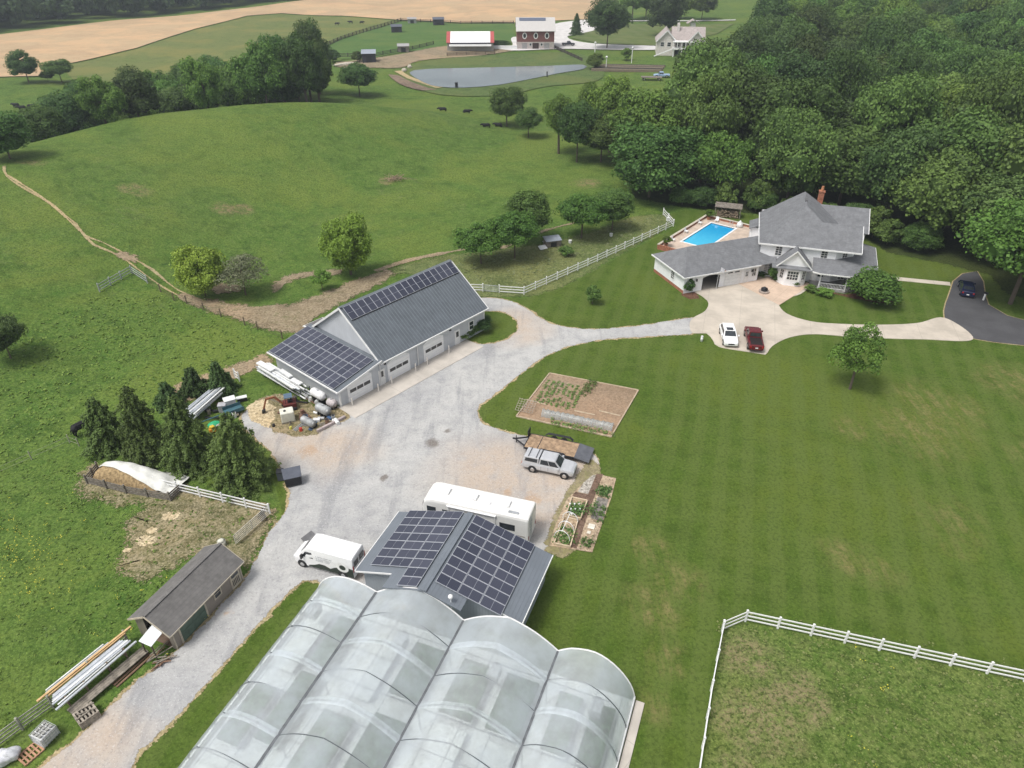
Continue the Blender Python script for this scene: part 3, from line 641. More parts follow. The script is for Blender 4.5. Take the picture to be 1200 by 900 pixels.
pts.sort(key=lambda p: math.hypot(p[0], p[1]) + (400 if not infr(*p) else 0))
rnd = random.Random(3)
kinds = [('oak', 0), ('oak', 1), ('oak', 2), ('dark', 0), ('light', 0), ('oak', 1), ('dark', 1), ('light', 1), ('oak', 2), ('light', 2)]
klab = {'oak': 'mid green rounded tree in the dense wood behind the house', 'dark': 'dark green tree in the dense wood behind the house', 'light': 'light green leafy tree in the dense wood behind the house'}
WOOD = pts[:240]; REST = pts[240:]
for x, y in WOOD:
    fx = math.sin(x / 19 + 1) + math.cos(y / 23) + rnd.uniform(-1.2, 1.2) + (x - 90) / 90
    k = ('light', rnd.randrange(3)) if fx > 1.25 else (('dark', rnd.randrange(2)) if fx < -.75 else ('oak', rnd.randrange(3)))
    near = seg_d(x, y, edge) < 9
    h = rnd.uniform(12, 18) if near else rnd.uniform(14, 24)
    tree(k, x, y, h, rnd.uniform(5.6, 8.4), klab[k[0]], 'trees of the wood behind the white house', trunk_frac=.12 if near else .25)
def scatter(name, P, keys, hmin, hmax, rmin, rmax, seed):
    """a far wood nobody could count: one object whose crowns are instances"""
    rr = random.Random(seed)
    me = bpy.data.meshes.new(name); me.from_pydata([(x, y, h1(x, y)) for x, y in P], [], [])
    for nm, fn in (('sc_r', lambda: rr.uniform(rmin, rmax)), ('sc_h', lambda: rr.uniform(hmin, hmax))):
        a = me.attributes.new(nm, 'FLOAT', 'POINT'); a.data.foreach_set('value', [fn() for _ in P])
    # plain merged mesh (light crowns) keeps it simple and real
    vs, fs, tt = [], [], []; k0 = 0
    for i, (x, y) in enumerate(P):
        src = CROWNS[keys[rr.randrange(len(keys))]]; n = len(src.vertices); co = np.empty(n * 3, np.float32); src.vertices.foreach_get('co', co); co = co.reshape(-1, 3)
        a = rr.uniform(0, 6.28); ca, sa = math.cos(a), math.sin(a); h = rr.uniform(hmin, hmax); r = rr.uniform(rmin, rmax); z = h1(x, y)
        q = np.stack([(co[:, 0] * ca - co[:, 1] * sa) * r + x, (co[:, 0] * sa + co[:, 1] * ca) * r + y, co[:, 2] * h * .55 + z + h * .5], 1)
        ti = np.empty(n, np.float32); src.attributes['tint'].data.foreach_get('value', ti); sh = rr.uniform(-.3, .3)
        L = [list(p.vertices) for p in src.polygons]
        vs.append(q); fs += [[j + k0 for j in f] for f in L]; tt.append(np.clip(ti + sh, 0, 1)); k0 += n
    bpy.data.meshes.remove(me); me = bpy.data.meshes.new(name)
    me.from_pydata(np.concatenate(vs).tolist(), [], fs); me.materials.append(CROWNS[keys[0]].materials[0])
    a = me.attributes.new('tint', 'FLOAT', 'POINT'); a.data.foreach_set('value', np.concatenate(tt))
    o = bpy.data.objects.new(name, me); COL.objects.link(o); return o
o = scatter('woods', REST[:330], [('far', 0), ('far', 1)], 13, 19, 6, 8, 4)
tag(o, 'far part of the dense wood fading into haze at the top right', 'woods', kind='stuff')
FB = pix([(-70, 46), (0, 37), (130, 21), (260, 9), (380, -2)]) + [(-60, 620), (-250, 560), (-420, 430)]
o = scatter('woods', poisson(FB, 12, 8, 9000)[:330], [('far', 0), ('far', 1)], 17, 26, 7.5, 10, 6)
tag(o, 'dark wooded slope beyond the tan field at the top left', 'woods', kind='stuff')
CL = pix([(60, 150), (72, 132), (100, 120), (150, 102), (205, 92), (255, 80), (300, 68), (345, 60), (385, 72), (396, 104), (370, 112), (300, 117), (240, 125), (190, 136), (140, 150), (85, 165)])
CL = [(-98, 152), (-93, 158), (-87, 167), (-80, 174), (-69, 180), (-58, 185), (-52, 190), (-52, 214), (-60, 240), (-78, 240), (-98, 226), (-112, 205), (-112, 172)]
cp = poisson(CL, 8.0, 9, 9000); rnd = random.Random(8)
for x, y in cp:
    k = rnd.choice([('oak', 0), ('oak', 1), ('dark', 0), ('light', 1), ('oak', 2), ('light', 2), ('dark', 1)])
    tree(k, x, y, rnd.uniform(8, 12.5) + 7.5 * sstep(-82, -58, x), rnd.uniform(4.2, 6), {'oak': 'mid green tree in the long grove behind the pasture crest', 'dark': 'dark tree in the long grove behind the pasture crest', 'light': 'light green tree in the long grove behind the pasture crest'}[k[0]], 'grove behind the pasture crest', trunk_frac=.15)
print('woods', len(WOOD), len(REST), 'clump', len(cp))
#PART4
# ------------------------------------------------------------------ shared building bits
WHITE = M('white_paint', (.76, .76, .75), .5, var=.04); WHITE_V = M('white_vinyl', (.80, .80, .80), .45, var=.03, grain=False)
GLASS = M('dark_glass', (.030, .036, .042), .12, spec=.7, var=.2, grain=False); BLACK = M('black_paint', (.025, .025, .028), .45, var=.2)
RUBBER = M('tyre_rubber', (.028, .028, .028), .9, var=.2); CHROME = M('bright_metal', (.6, .6, .61), .3, 1.0, var=.08); GALV = M('galvanised_steel', (.50, .52, .54), .45, .5, var=.15, scale=1.2)
BRICK = M('red_brick', (.34, .14, .085), .9, var=.25, scale=4, bump=.5)
def ribbed(name, col, pitch, axis, depth=.02, rough=.5, metal=0.0, dark=.72, var=.06):
    """sheet metal or siding with lines every pitch metres along one local axis"""
    t = NT(name); o = t.obj(); sx = t.n('SeparateXYZ'); t.set(sx.inputs[0], o)
    v = t.math('FRACT', t.math('DIVIDE', sx.outputs['XYZ'.index(axis)], pitch)); r = t.rng(t.math('ABSOLUTE', t.math('SUBTRACT', v, .5)), .44, .49)
    c = t.mix(t.rng(t.noise(o, .8, 4), .3, .7), tuple(q * (1 - var) for q in col), tuple(min(1, q * (1 + var)) for q in col))
    c = t.mix(r, c, tuple(q * dark for q in col))
    return t.finish(c, rough, metal, t.bump(r, depth, .6), .4)
SIDE_GREY = ribbed('grey_steel_siding', (.50, .52, .55), .45, 'X', dark=.9); SIDE_GREY_Y = ribbed('grey_steel_siding_end', (.50, .52, .55), .45, 'Y', dark=.9)
SIDE_WHITE = ribbed('white_lap_siding', (.83, .835, .85), .2, 'Z', dark=.86)
def shingles(name, col):
    t = NT(name); o = t.obj()
    c = t.mix(t.rng(t.noise(o, 1.1, 5, .7), .3, .7), tuple(q * .8 for q in col), tuple(q * 1.15 for q in col))
    vz = t.n('TexVoronoi'); vz.inputs['Scale'].default_value = 3.2; t.set(vz.inputs['Vector'], o)
    c = t.mix(t.math('MULTIPLY', vz.outputs['Distance'], .45), c, tuple(q * .62 for q in col))
    sx = t.n('SeparateXYZ'); t.set(sx.inputs[0], o)
    fr = t.rng(t.math('ABSOLUTE', t.math('SUBTRACT', t.math('FRACT', t.math('DIVIDE', sx.outputs[2], .16)), .5)), .36, .48, 0, .3)
    c = t.mix(fr, c, tuple(q * .6 for q in col))
    return t.finish(c, .92, 0, t.bump(t.noise(o, 7, 3), .02, .5), .15)
SHING = shingles('grey_shingles', (.19, .195, .205)); SHING_B = shingles('brown_grey_shingles', (.175, .168, .162)); SHING_T = shingles('tan_shingles', (.42, .37, .35))
ROOF_ST = M('blue_grey_roof_steel', (.115, .132, .150), .42, .0, var=.10, scale=.8, spec=.6); ROOF_RIB = M('roof_rib_steel', (.175, .195, .215), .45, var=.08, spec=.5)
ROOF_G = ribbed('charcoal_roof_steel', (.155, .175, .20), .3, 'X', dark=.8, rough=.4)
SOLAR = None
def solar_mat():
    t = NT('solar_cells'); o = t.obj(); sx = t.n('SeparateXYZ'); t.set(sx.inputs[0], o); rnd = t.n('ObjectInfo').outputs['Random']
    c = t.mix(rnd, (.030, .034, .055), (.050, .054, .080))
    for ax in (0, 1):
        fr = t.rng(t.math('ABSOLUTE', t.math('SUBTRACT', t.math('FRACT', t.math('DIVIDE', sx.outputs[ax], .165)), .5)), .44, .5, 0, .22)
        c = t.mix(fr, c, (.16, .17, .2))
    return t.finish(c, t.math('ADD', .22, t.math('MULTIPLY', rnd, .12)), 0, None, .7)
SOLAR = solar_mat(); ALU = M('panel_aluminium', (.50, .52, .56), .4, .3, var=.05, grain=False)
_pm = {}
def panel_mesh(w, l):
    k = (round(w, 2), round(l, 2))
    if k not in _pm:
        mb = MB(); mb.box(0, 0, 0, w, l, .04, ALU); g = .035
        mb.box(g, g, .03, w - g, l / 2 - .012, .048, SOLAR); mb.box(g, l / 2 + .012, .03, w - g, l - g, .048, SOLAR)
        o = mb.build('solar_panel'); _pm[k] = o.data; bpy.data.objects.remove(o)
    return _pm[k]
def panels(parent, origin, ux, uy, spots, w, l, gap=.03):
    """ux, uy unit vectors on the roof plane; spots (column, row) sizes w x l"""
    ux = Vector(ux).normalized(); uy = Vector(uy).normalized(); n = ux.cross(uy)
    for ax, ay in spots:
        o = bpy.data.objects.new('solar_panel', panel_mesh(w, l)); COL.objects.link(o); o.parent = parent
        p = Vector(origin) + ux * ax + uy * ay + n * .12
        o.matrix_local = Matrix(((ux.x, uy.x, n.x, p.x), (ux.y, uy.y, n.y, p.y), (ux.z, uy.z, n.z, p.z), (0, 0, 0, 1)))
def window(parent, c, n, w, h, cols=2, rows=2, frame=WHITE, fw=.11, glass=GLASS, name='window', label=None):
    """window with frame and bars on a wall; c centre, n outward normal in plan"""
    n = Vector((n[0], n[1], 0)).normalized(); u = Vector((-n.y, n.x, 0)); z = Vector((0, 0, 1)); c = Vector(c)
    mb = MB()
    def bar(a, b, ww): mb.beam(c + u * a[0] + z * a[1] + n * .03, c + u * b[0] + z * b[1] + n * .03, .07, ww, frame, tuple(n)) if False else mb.beam(c + u * a[0] + z * a[1] + n * .03, c + u * b[0] + z * b[1] + n * .03, ww, .07, frame, tuple(n))
    bar((-w / 2 - fw, -h / 2 - fw / 2), (w / 2 + fw, -h / 2 - fw / 2), fw); bar((-w / 2 - fw, h / 2 + fw / 2), (w / 2 + fw, h / 2 + fw / 2), fw)
    bar((-w / 2 - fw / 2, -h / 2), (-w / 2 - fw / 2, h / 2), fw); bar((w / 2 + fw / 2, -h / 2), (w / 2 + fw / 2, h / 2), fw)
    for i in range(1, cols): bar((-w / 2 + w * i / cols, -h / 2), (-w / 2 + w * i / cols, h / 2), .045)
    for j in range(1, rows): bar((-w / 2, -h / 2 + h * j / rows), (w / 2, -h / 2 + h * j / rows), .045)
    f = mb.build(name, parent)
    if label: f['label'] = label
    g = MB(); g.beam(c - u * w / 2 + n * .02, c + u * w / 2 + n * .02, h, .02, glass, tuple(n)); g.build('pane', f)
    return f
def wallq(mb, a, b, z0, z1, m): # thin vertical wall sheet from a to b
    mb.add([(a[0], a[1], z0), (b[0], b[1], z0), (b[0], b[1], z1), (a[0], a[1], z1)], [(0, 1, 2, 3)], m)

# ------------------------------------------------------------------ 1. the grey barn workshop
def barn():
    t = thing('barn_workshop', 'grey steel workshop barn with solar panels along the ridge and a lower solar lean-to', 'barn', (*BO, 0), BR)
    EH = 3.45; X0, X1, D, RZ = 6.2, 23.9, 12.4, 8.15; yr = D / 2
    mb = MB()
    mb.add([(X0, 0, 0), (X1, 0, 0), (X1, 0, EH), (X0, 0, EH), (X0, D, 0), (X1, D, 0), (X1, D, EH), (X0, D, EH)], [(0, 1, 2, 3), (5, 4, 7, 6)], SIDE_GREY)
    mb.add([(X0, 0, 0), (X0, D, 0), (X0, D, EH), (X0, yr, RZ - .1), (X0, 0, EH)], [(0, 1, 2, 3, 4)], SIDE_GREY_Y)
    mb.add([(X1, 0, 0), (X1, D, 0), (X1, D, EH), (X1, yr, RZ - .1), (X1, 0, EH)], [(0, 1, 2, 3, 4)], SIDE_GREY_Y)
    # lean-to walls
    mb.add([(0.15, 0, 0), (X0, 0, 0), (X0, 0, EH - .05), (.15, 0, 2.45)], [(0, 1, 2, 3)], SIDE_GREY)
    mb.add([(0.15, D, 0), (X0, D, 0), (X0, D, EH - .05), (.15, D, 2.45)], [(0, 1, 2, 3)], SIDE_GREY)
    mb.add([(.15, 0, 0), (.15, D, 0), (.15, D, 2.45), (.15, 0, 2.45)], [(0, 1, 2, 3)], SIDE_GREY_Y)
    mb.build('wall', t)
    # roof
    mb = MB(); o = .4; sl = (RZ - EH) / yr; ez = EH - o * sl + .12
    xa, xb = X0 - .3, X1 + .35
    mb.slab([(xa, -o, ez), (xb, -o, ez), (xb, yr, RZ), (xa, yr, RZ)], .1, ROOF_ST); mb.slab([(xa, yr, RZ), (xb, yr, RZ), (xb, D + o, ez), (xa, D + o, ez)], .1, ROOF_ST)
    k = xa + .12
    while k < xb:
        mb.beam((k, -o, ez + .02), (k, yr - .05, RZ + .0), .06, .05, ROOF_RIB); mb.beam((k, D + o, ez + .02), (k, yr + .05, RZ), .06, .05, ROOF_RIB); k += .46
    mb.beam((xa, yr, RZ + .03), (xb, yr, RZ + .03), .4, .06, ROOF_ST)
    mb.build('roof', t)
    mb = MB()
    for xx in (xa - .03, xb + .03):
        mb.beam((xx, -o, ez - .06), (xx, yr, RZ - .06), .08, .24, WHITE); mb.beam((xx, D + o, ez - .06), (xx, yr, RZ - .06), .08, .24, WHITE)
    mb.beam((xa, -o - .06, ez - .08), (xb, -o - .06, ez - .08), .12, .14, WHITE)
    mb.box(X0 - .05, -.06, 0, X0 + .1, -.003, EH, WHITE) if False else None
    mb.box(X1 - .12, -.05, 0, X1 + .04, .1, EH - .1, WHITE); mb.box(.08, -.05, 0, .26, .12, 2.4, WHITE)
    mb.build('white_trim', t)
    # lean-to roof: high at the gable, low at the outer end
    mb = MB(); lz0, lz1 = 2.42, 3.62; a, b = -.35, X0 - .06
    mb.slab([(a, -.45, lz0), (b, -.45, lz1), (b, D + .7, lz1), (a, D + .7, lz0)], .1, ROOF_ST)
    mb.build('lean_to_roof', t)
    mb = MB(); mb.beam((a, -.5, lz0 - .08), (b, -.5, lz1 - .08), .08, .2, WHITE); mb.beam((a - .05, -.5, lz0 - .07), (a - .05, D + .7, lz0 - .07), .1, .18, WHITE); mb.build('lean_to_trim', t)
    ux = Vector((b - a, 0, lz1 - lz0)).normalized()
    W, L = 1.02, 1.93
    nrow = 12
    panels(t, (a + .06, -.30, lz0 + .02), ux, (0, 1, 0), [(j * (L + .04), i * (W + .02)) for j in range(3) for i in range(nrow)], L, W) if False else None
    # panels long side up the slope: rows of three along the slope
    uy = Vector((0, 1, 0)); ux2 = -ux
    for j in range(3):
        for i in range(nrow):
            pass
    # place with local x = -y (across), local y = slope
    spots = [(i * (W + .03), j * (L + .05)) for j in range(3) for i in range(nrow)]
    panels(t, (a + .08, D + .45, lz0 + .02), (0, -1, 0), ux, spots, W, L)
    # ridge panels, one row two cells high
    s = Vector((0, yr + o, RZ - ez)).normalized(); top = Vector((X0 + .1, yr, RZ)) - s * 2.05
    panels(t, tuple(top), (1, 0, 0), tuple(s), [(i * .985, 0) for i in range(18)], .96, 1.9)
    mb = MB(); q = top - s * .08; mb.beam((q.x, q.y, q.z + .1), (q.x + 17.7, q.y, q.z + .1), .06, .12, BLACK); mb.build('panel_rail', t)
    # doors
    def gdoor(x0, x1, h, z3=True):
        mb = MB(); DWH = M('garage_door_white', (.86, .86, .86), .4, var=.02, grain=False); mb.box(x0, -.05, .08, x1, -.003, h, DWH)
        # clipped upper corners as on the white surround
        wd = x1 - x0; mb.add([(x0 - .08, -.03, h), (x0 + wd * .22, -.03, h + .42), (x1 - wd * .22, -.03, h + .42), (x1 + .08, -.03, h)], [(0, 1, 2, 3)], DWH)
        for k in range(1, 4): mb.box(x0, -.056, .08 + (h) * k / 4, x1, -.051, .1 + h * k / 4, M('door_groove', (.60, .61, .62)))
        d = mb.build('garage_door', t); g = MB()
        for k in range(3): a_ = x0 + .25 + k * (wd - .5) / 3; g.box(a_ + .06, -.075, h * .50, a_ + (wd - .5) / 3 - .06, -.055, h * .50 + .42, GLASS)
        g.build('pane', d)
    for x0, x1 in ((1.25, 4.75), (7.15, 10.6), (12.9, 16.3)): gdoor(x0, x1, 2.4)
    for x0 in (5.75, 18.3):
        mb = MB(); mb.box(x0, -.05, .08, x0 + .95, -.003, 2.15, WHITE); d = mb.build('door', t); g = MB(); g.box(x0 + .25, -.07, 1.15, x0 + .7, -.052, 1.9, GLASS); g.build('pane', d)
        g = MB(); g.blob((x0 + .85, -.09, 1.05), (.05, .04, .05), CHROME, sub=1); g.build('handle', d)
    window(t, (21.4, -.003, 1.75), (0, -1), .75, 1.1, 1, 2)
    for x in (6.7, 17.4): mb = MB(); mb.box(x, -.22, 2.6, x + .2, -.004, 2.8, BLACK); mb.build('wall_lamp', t)
    mb = MB(); mb.cyl((11.9, -.08, .1), (11.9, -.08, EH), .06, .06, WHITE, 8); mb.cyl((6.0, -.12, .1), (6.0, -.12, 3.1), .05, .05, WHITE, 8); mb.build('downpipe', t)
    # back annex and low eave behind
    mb = MB(); mb.box(6.8, D + .01, 0, 9.2, D + 3.0, 2.2, SIDE_GREY); mb.slab([(6.5, D + .2, 2.75), (9.6, D + .2, 2.75), (9.6, D + 3.3, 2.2), (6.5, D + 3.3, 2.2)], .09, WHITE); mb.slab([(6.7, D + .25, 2.79), (9.4, D + .25, 2.79), (9.4, D + 3.1, 2.30), (6.7, D + 3.1, 2.30)], .03, SHING_B); mb.build('annex', t)
    mb = MB(); mb.box(1.5, D + .5, 0, 3.6, D + 1.4, 1.0, WHITE); mb.build('rear_hatch', t)
barn()
for i, x in enumerate((1.15, 4.95, 7.0, 10.8, 12.75, 16.5)):
    w_ = barn_w(x, -.75); b = MB(); b.cyl((0, 0, 0), (0, 0, .98), .075, .075, M('cream_bollard_paint', (.78, .74, .68), .5), 10); b.cyl((0, 0, .98), (0, 0, 1.04), .075, .03, M('cream_bollard_paint', (0, 0, 0)), 10)
    t = thing('bollard', ['cream bollard at the left of the lean-to garage door', 'cream bollard at the right of the lean-to garage door', 'cream bollard left of the middle garage door', 'cream bollard right of the middle garage door', 'cream bollard left of the far garage door', 'cream bollard right of the far garage door'][i], 'bollard', (w_[0], w_[1], .09), 0, 'bollards guarding the barn doors'); b.build('post', t)

# ------------------------------------------------------------------ 2. solar garage and 3. greenhouse share the same axis
GA = 69.0
def gw_(c, s):  # c across (to the right), s along (away)
    a = R(21); return (c * math.cos(a) + s * math.sin(a), -c * math.sin(a) + s * math.cos(a))
def garage():
    ox, oy = gw_(-25.6, 32.0)
    t = thing('solar_garage', 'low grey metal garage covered in solar panels beside the greenhouse', 'garage', (ox, oy, 0), -21)
    # local x across 0..14.1, local y along 0..7.2 (away); ridge at x=7.0
    Wd, L, EZ, RZ, xr = 14.1, 7.2, 2.75, 4.9, 6.9
    mb = MB(); i = .45
    G2 = ribbed('light_grey_siding', (.34, .37, .41), .25, 'X', dark=.7)
    G3 = ribbed('light_grey_siding_end', (.34, .37, .41), .25, 'Y', dark=.7)
    zz = lambda x: EZ - .1 + (RZ - EZ) * (x / xr if x < xr else (Wd - x) / (Wd - xr))
    mb.add([(i, i, 0), (Wd - i, i, 0), (Wd - i, i, zz(Wd - i)), (xr, i, zz(xr)), (i, i, zz(i))], [(0, 1, 2, 3, 4)], G2)
    mb.add([(i, L - i, 0), (Wd - i, L - i, 0), (Wd - i, L - i, zz(Wd - i)), (xr, L - i, zz(xr)), (i, L - i, zz(i))], [(4, 3, 2, 1, 0)], G2)
    for x in (i, Wd - i): mb.add([(x, i, 0), (x, L - i, 0), (x, L - i, zz(x)), (x, i, zz(x))], [(0, 1, 2, 3)], G3)
    mb.build('wall', t)
    mb = MB(); e0, e1 = -.35, -1.45  # middle part reaches the greenhouse
    a1, a2 = 3.4, 9.9
    Z = lambda x: EZ + (RZ - EZ) * (x / xr if x < xr else (Wd - x) / (Wd - xr))
    mb.slab([(0, 0, Z(0)), (a1, 0, Z(a1)), (a1, e1, Z(a1)), (xr, e1, RZ), (xr, L, RZ), (0, L, Z(0))], .12, ROOF_G)
    mb.slab([(xr, e1, RZ), (a2, e1, Z(a2)), (a2, 0, Z(a2)), (Wd, 0, Z(Wd)), (Wd, L, Z(Wd)), (xr, L, RZ)], .12, ROOF_G)
    mb.beam((xr, e1, RZ + .03), (xr, L, RZ + .03), .5, .07, ROOF_G)
    mb.build('roof', t)
    mb = MB()
    mb.beam((-.03, 0, Z(0) - .05), (-.03, L, Z(0) - .05), .06, .16, WHITE); mb.build('eave_trim', t); mb = MB(); mb.beam((Wd + .03, 0, Z(Wd) - .05), (Wd + .03, L, Z(Wd) - .05), .06, .18, WHITE); mb.build('eave_trim', t)
    mb = MB(); mb.beam((0, -.03, Z(0) - .06), (a1, -.03, Z(a1) - .06), .05, .14, WHITE); mb.build('rake_trim', t); mb = MB(); mb.beam((a2, -.03, Z(a2) - .06), (Wd, -.03, Z(Wd) - .06), .05, .14, WHITE)
    mb.build('rake_trim', t)
    sl = Vector((xr, 0, RZ - EZ)).normalized(); sr = Vector((Wd - xr, 0, EZ - RZ)).normalized()
    # left face: local panel x along slope (2 cells), y along the ridge
    def face(orig, s_up, cells):
        ux = Vector((0, 1, 0)); uy = s_up; n = ux.cross(uy)
        if n.z < 0: ux = -ux; n = -n
        for (row, col) in cells:
            o = bpy.data.objects.new('solar_panel', panel_mesh(.92, 1.78)); COL.objects.link(o); o.parent = t
            p = Vector(orig) + Vector((0, 1, 0)) * (row * .945) + uy * (col * 1.82) + n * .13
            if ux.y < 0: p = p + Vector((0, .92, 0))
            o.matrix_local = Matrix(((ux.x, uy.x, n.x, p.x), (ux.y, uy.y, n.y, p.y), (ux.z, uy.z, n.z, p.z), (0, 0, 0, 1)))
    ol = Vector((0, .62, EZ)) + sl * 1.2
    face(tuple(ol), sl, [(r, c) for r in range(7) for c in range(3)] + [(-1, 2), (-2, 2)])
    orr = Vector((xr, -.35, RZ)) + sr * .45
    face(tuple(orr), sr, [(r, c) for r in range(1, 8) for c in range(3)] + [(0, 1), (0, 2)] if False else [(r, c) for c in range(3) for r in range(-0 if c else -0, 8)])
    mb = MB(); mb.cyl((9.0, -1.2, 3.6), (9.0, -1.2, 4.7), .05, .05, GALV, 8); mb.blob((9.0, -1.2, 4.85), (.19, .19, .2), WHITE, sub=2, rough=0); mb.build('vent_pipe', t, True)
    mb = MB(); mb.box(.3, -1.2, 0, 2.2, i - .02, .06, CONC_PAD); mb.build('door_slab', t)
garage()

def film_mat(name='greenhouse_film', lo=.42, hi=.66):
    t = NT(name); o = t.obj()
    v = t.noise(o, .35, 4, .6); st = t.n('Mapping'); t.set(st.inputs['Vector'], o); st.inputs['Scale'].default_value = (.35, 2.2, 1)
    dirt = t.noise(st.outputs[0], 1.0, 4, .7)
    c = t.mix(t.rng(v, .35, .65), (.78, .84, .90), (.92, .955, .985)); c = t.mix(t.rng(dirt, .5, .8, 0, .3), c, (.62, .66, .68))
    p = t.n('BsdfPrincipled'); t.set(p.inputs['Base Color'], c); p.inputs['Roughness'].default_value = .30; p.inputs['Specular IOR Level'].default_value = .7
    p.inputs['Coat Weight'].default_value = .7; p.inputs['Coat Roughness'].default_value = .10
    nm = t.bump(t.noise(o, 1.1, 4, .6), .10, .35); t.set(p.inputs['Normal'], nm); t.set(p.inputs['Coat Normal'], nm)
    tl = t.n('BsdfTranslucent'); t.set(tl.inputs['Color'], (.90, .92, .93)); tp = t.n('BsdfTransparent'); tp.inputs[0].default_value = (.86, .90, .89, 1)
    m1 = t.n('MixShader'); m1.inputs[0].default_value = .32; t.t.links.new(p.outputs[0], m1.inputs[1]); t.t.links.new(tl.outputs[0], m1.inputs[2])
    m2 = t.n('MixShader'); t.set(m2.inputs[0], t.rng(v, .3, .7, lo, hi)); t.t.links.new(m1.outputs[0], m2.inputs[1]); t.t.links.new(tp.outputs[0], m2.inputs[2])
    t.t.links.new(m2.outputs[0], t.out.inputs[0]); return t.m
FILM = film_mat(); FILM2 = film_mat('sheen_film', .30, .72)  # second film is for the strips that imitate sheen bands across the bays
def greenhouse():
    ox, oy = gw_(-30.3, 30.7)
    t = thing('greenhouse', 'four-bay greenhouse covered in cloudy plastic film in front of the solar garage', 'greenhouse', (ox, oy, 0), -21)
    # local x across 0..29.2, local y 0 (far end) .. -27 (towards the camera)
    B, GZ, AH, Y1 = 7.3, 2.75, 1.95, -27.0
    OUT = [(0, 2.75), (.55, 3.28), (1.2, 3.7), (2.3, 4.05), (3.1, 3.98), (3.9, 3.62), (4.6, 2.98), (5.15, 2.2), (5.5, 1.4), (5.68, .45)]
    OUT = [(0, 2.75), (.55, 3.22), (1.2, 3.6), (2.3, 3.88), (3.1, 3.75), (3.9, 3.3), (4.6, 2.65), (5.15, 1.9), (5.5, 1.15), (5.68, .45)]
    OUTL = [(0, 2.75), (.6, 2.98), (1.3, 3.18), (2.3, 3.3), (3.1, 3.2), (3.9, 2.9), (4.6, 2.4), (5.15, 1.75), (5.5, 1.1), (5.68, .45)]
    GX = [1.72, 7.4, 14.7, 22.0, 27.68]
    def PR(b, u): # cross-section: gothic arches inside, outer bays curve down to the ground
        if b in (0, 3):
            v = 1 - u if b == 0 else u; k = v * (len(OUT) - 1); i = min(int(k), len(OUT) - 2); f = k - i
            O_ = OUTL if b == 0 else OUT; p = [O_[max(i - 1, 0)], O_[i], O_[i + 1], O_[min(i + 2, len(O_) - 1)]]
            x, z = (.5 * (2 * p[1][c] + (p[2][c] - p[0][c]) * f + (2 * p[0][c] - 5 * p[1][c] + 4 * p[2][c] - p[3][c]) * f * f + (3 * p[1][c] - p[0][c] - 3 * p[2][c] + p[3][c]) * f ** 3) for c in (0, 1))
            return (7.4 - x if b == 0 else 22.0 + x), z
        a = abs(u * 2 - 1); return GX[b] + u * 7.3, GZ + 1.80 * (1 - a ** 1.75) + .12 * max(0, 1 - a * 5)
    NU = 16
    SPN = 1.22
    GX0 = [0, 7.4, 14.7, 22.0]
    for b in range(4):
        mb = MB(); vs = []; ny = 45
        rr = random.Random(b)
        for j in range(ny):
            y = Y1 * j / (ny - 1)
            ph = (y / SPN) % 1
            for i_ in range(NU + 1):
                u = i_ / NU; sag = -.035 * math.sin(math.pi * u) * math.sin(math.pi * ph) ** 2 + .02 * math.sin(y * .9 + b + u * 5)
                px_, pz_ = PR(b, u); vs.append((px_, y, pz_ + sag * (1 if 0 < i_ < NU else 0)))
        fs = [(j * (NU + 1) + i_, j * (NU + 1) + i_ + 1, (j + 1) * (NU + 1) + i_ + 1, (j + 1) * (NU + 1) + i_) for j in range(ny - 1) for i_ in range(NU)]
        mb.add(vs, fs, FILM); mb.build('roof_film', t, True)
        # end wall
        for yy in (0, Y1):
            e = MB(); e.add([(GX[b], yy, 0)] + [(PR(b, i_ / NU)[0], yy, PR(b, i_ / NU)[1]) for i_ in range(NU + 1)] + [(GX[b + 1], yy, 0)], [tuple(range(NU + 3))], FILM); e.build('end_wall', t)
        for yy in (.03, Y1 - .03):
            e = MB()
            for i_ in range(NU): a_, b_ = PR(b, i_ / NU), PR(b, (i_ + 1) / NU); e.cyl((a_[0], yy, a_[1] + .02), (b_[0], yy, b_[1] + .02), .055, .055, WHITE, 6, False)
            e.build('end_arch', t)
    GP = M('gutter_steel', (.14, .15, .16), .5, .2, var=.15)
    for b in range(1, 4):
        mb = MB(); mb.box(GX[b] - .13, Y1, GZ - .02, GX[b] + .13, .05, GZ + .07, GP); mb.build('gutter', t)
    for b in (0, 4): mb = MB(); mb.box(GX[b] - .06, Y1, .40, GX[b] + .06, .05, .52, WHITE); mb.build('base_rail', t)
    HP = M('hoop_pipe', (.10, .115, .125), .5, .2, var=.1)
    y = -2.44; k = 0
    while y > Y1:
        for b in range(4):
            mb = MB()
            for i_ in range(NU): a_, b_ = PR(b, i_ / NU), PR(b, (i_ + 1) / NU); mb.cyl((a_[0], y, a_[1] - .03), (b_[0], y, b_[1] - .03), .042, .042, HP, 5, False)
            mb.cyl((GX[b] + (1.3 if b == 0 else 0), y, GZ), (GX[b + 1] - (1.3 if b == 3 else 0), y, GZ), .03, .03, HP, 5, False)
            mb.build('hoop', t)
            if k % 2 == (b in (1, 3)): # extra film strip over every second hoop, standing in for white sheen
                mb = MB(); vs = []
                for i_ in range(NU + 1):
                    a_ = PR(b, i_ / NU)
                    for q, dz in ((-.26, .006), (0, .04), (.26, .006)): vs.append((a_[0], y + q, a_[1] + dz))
                mb.add(vs, [(3 * i_ + q, 3 * i_ + q + 1, 3 * i_ + q + 4, 3 * i_ + q + 3) for i_ in range(NU) for q in (0, 1)], FILM2); mb.build('sheen_band', t, True)
        y -= 2.44; k += 1
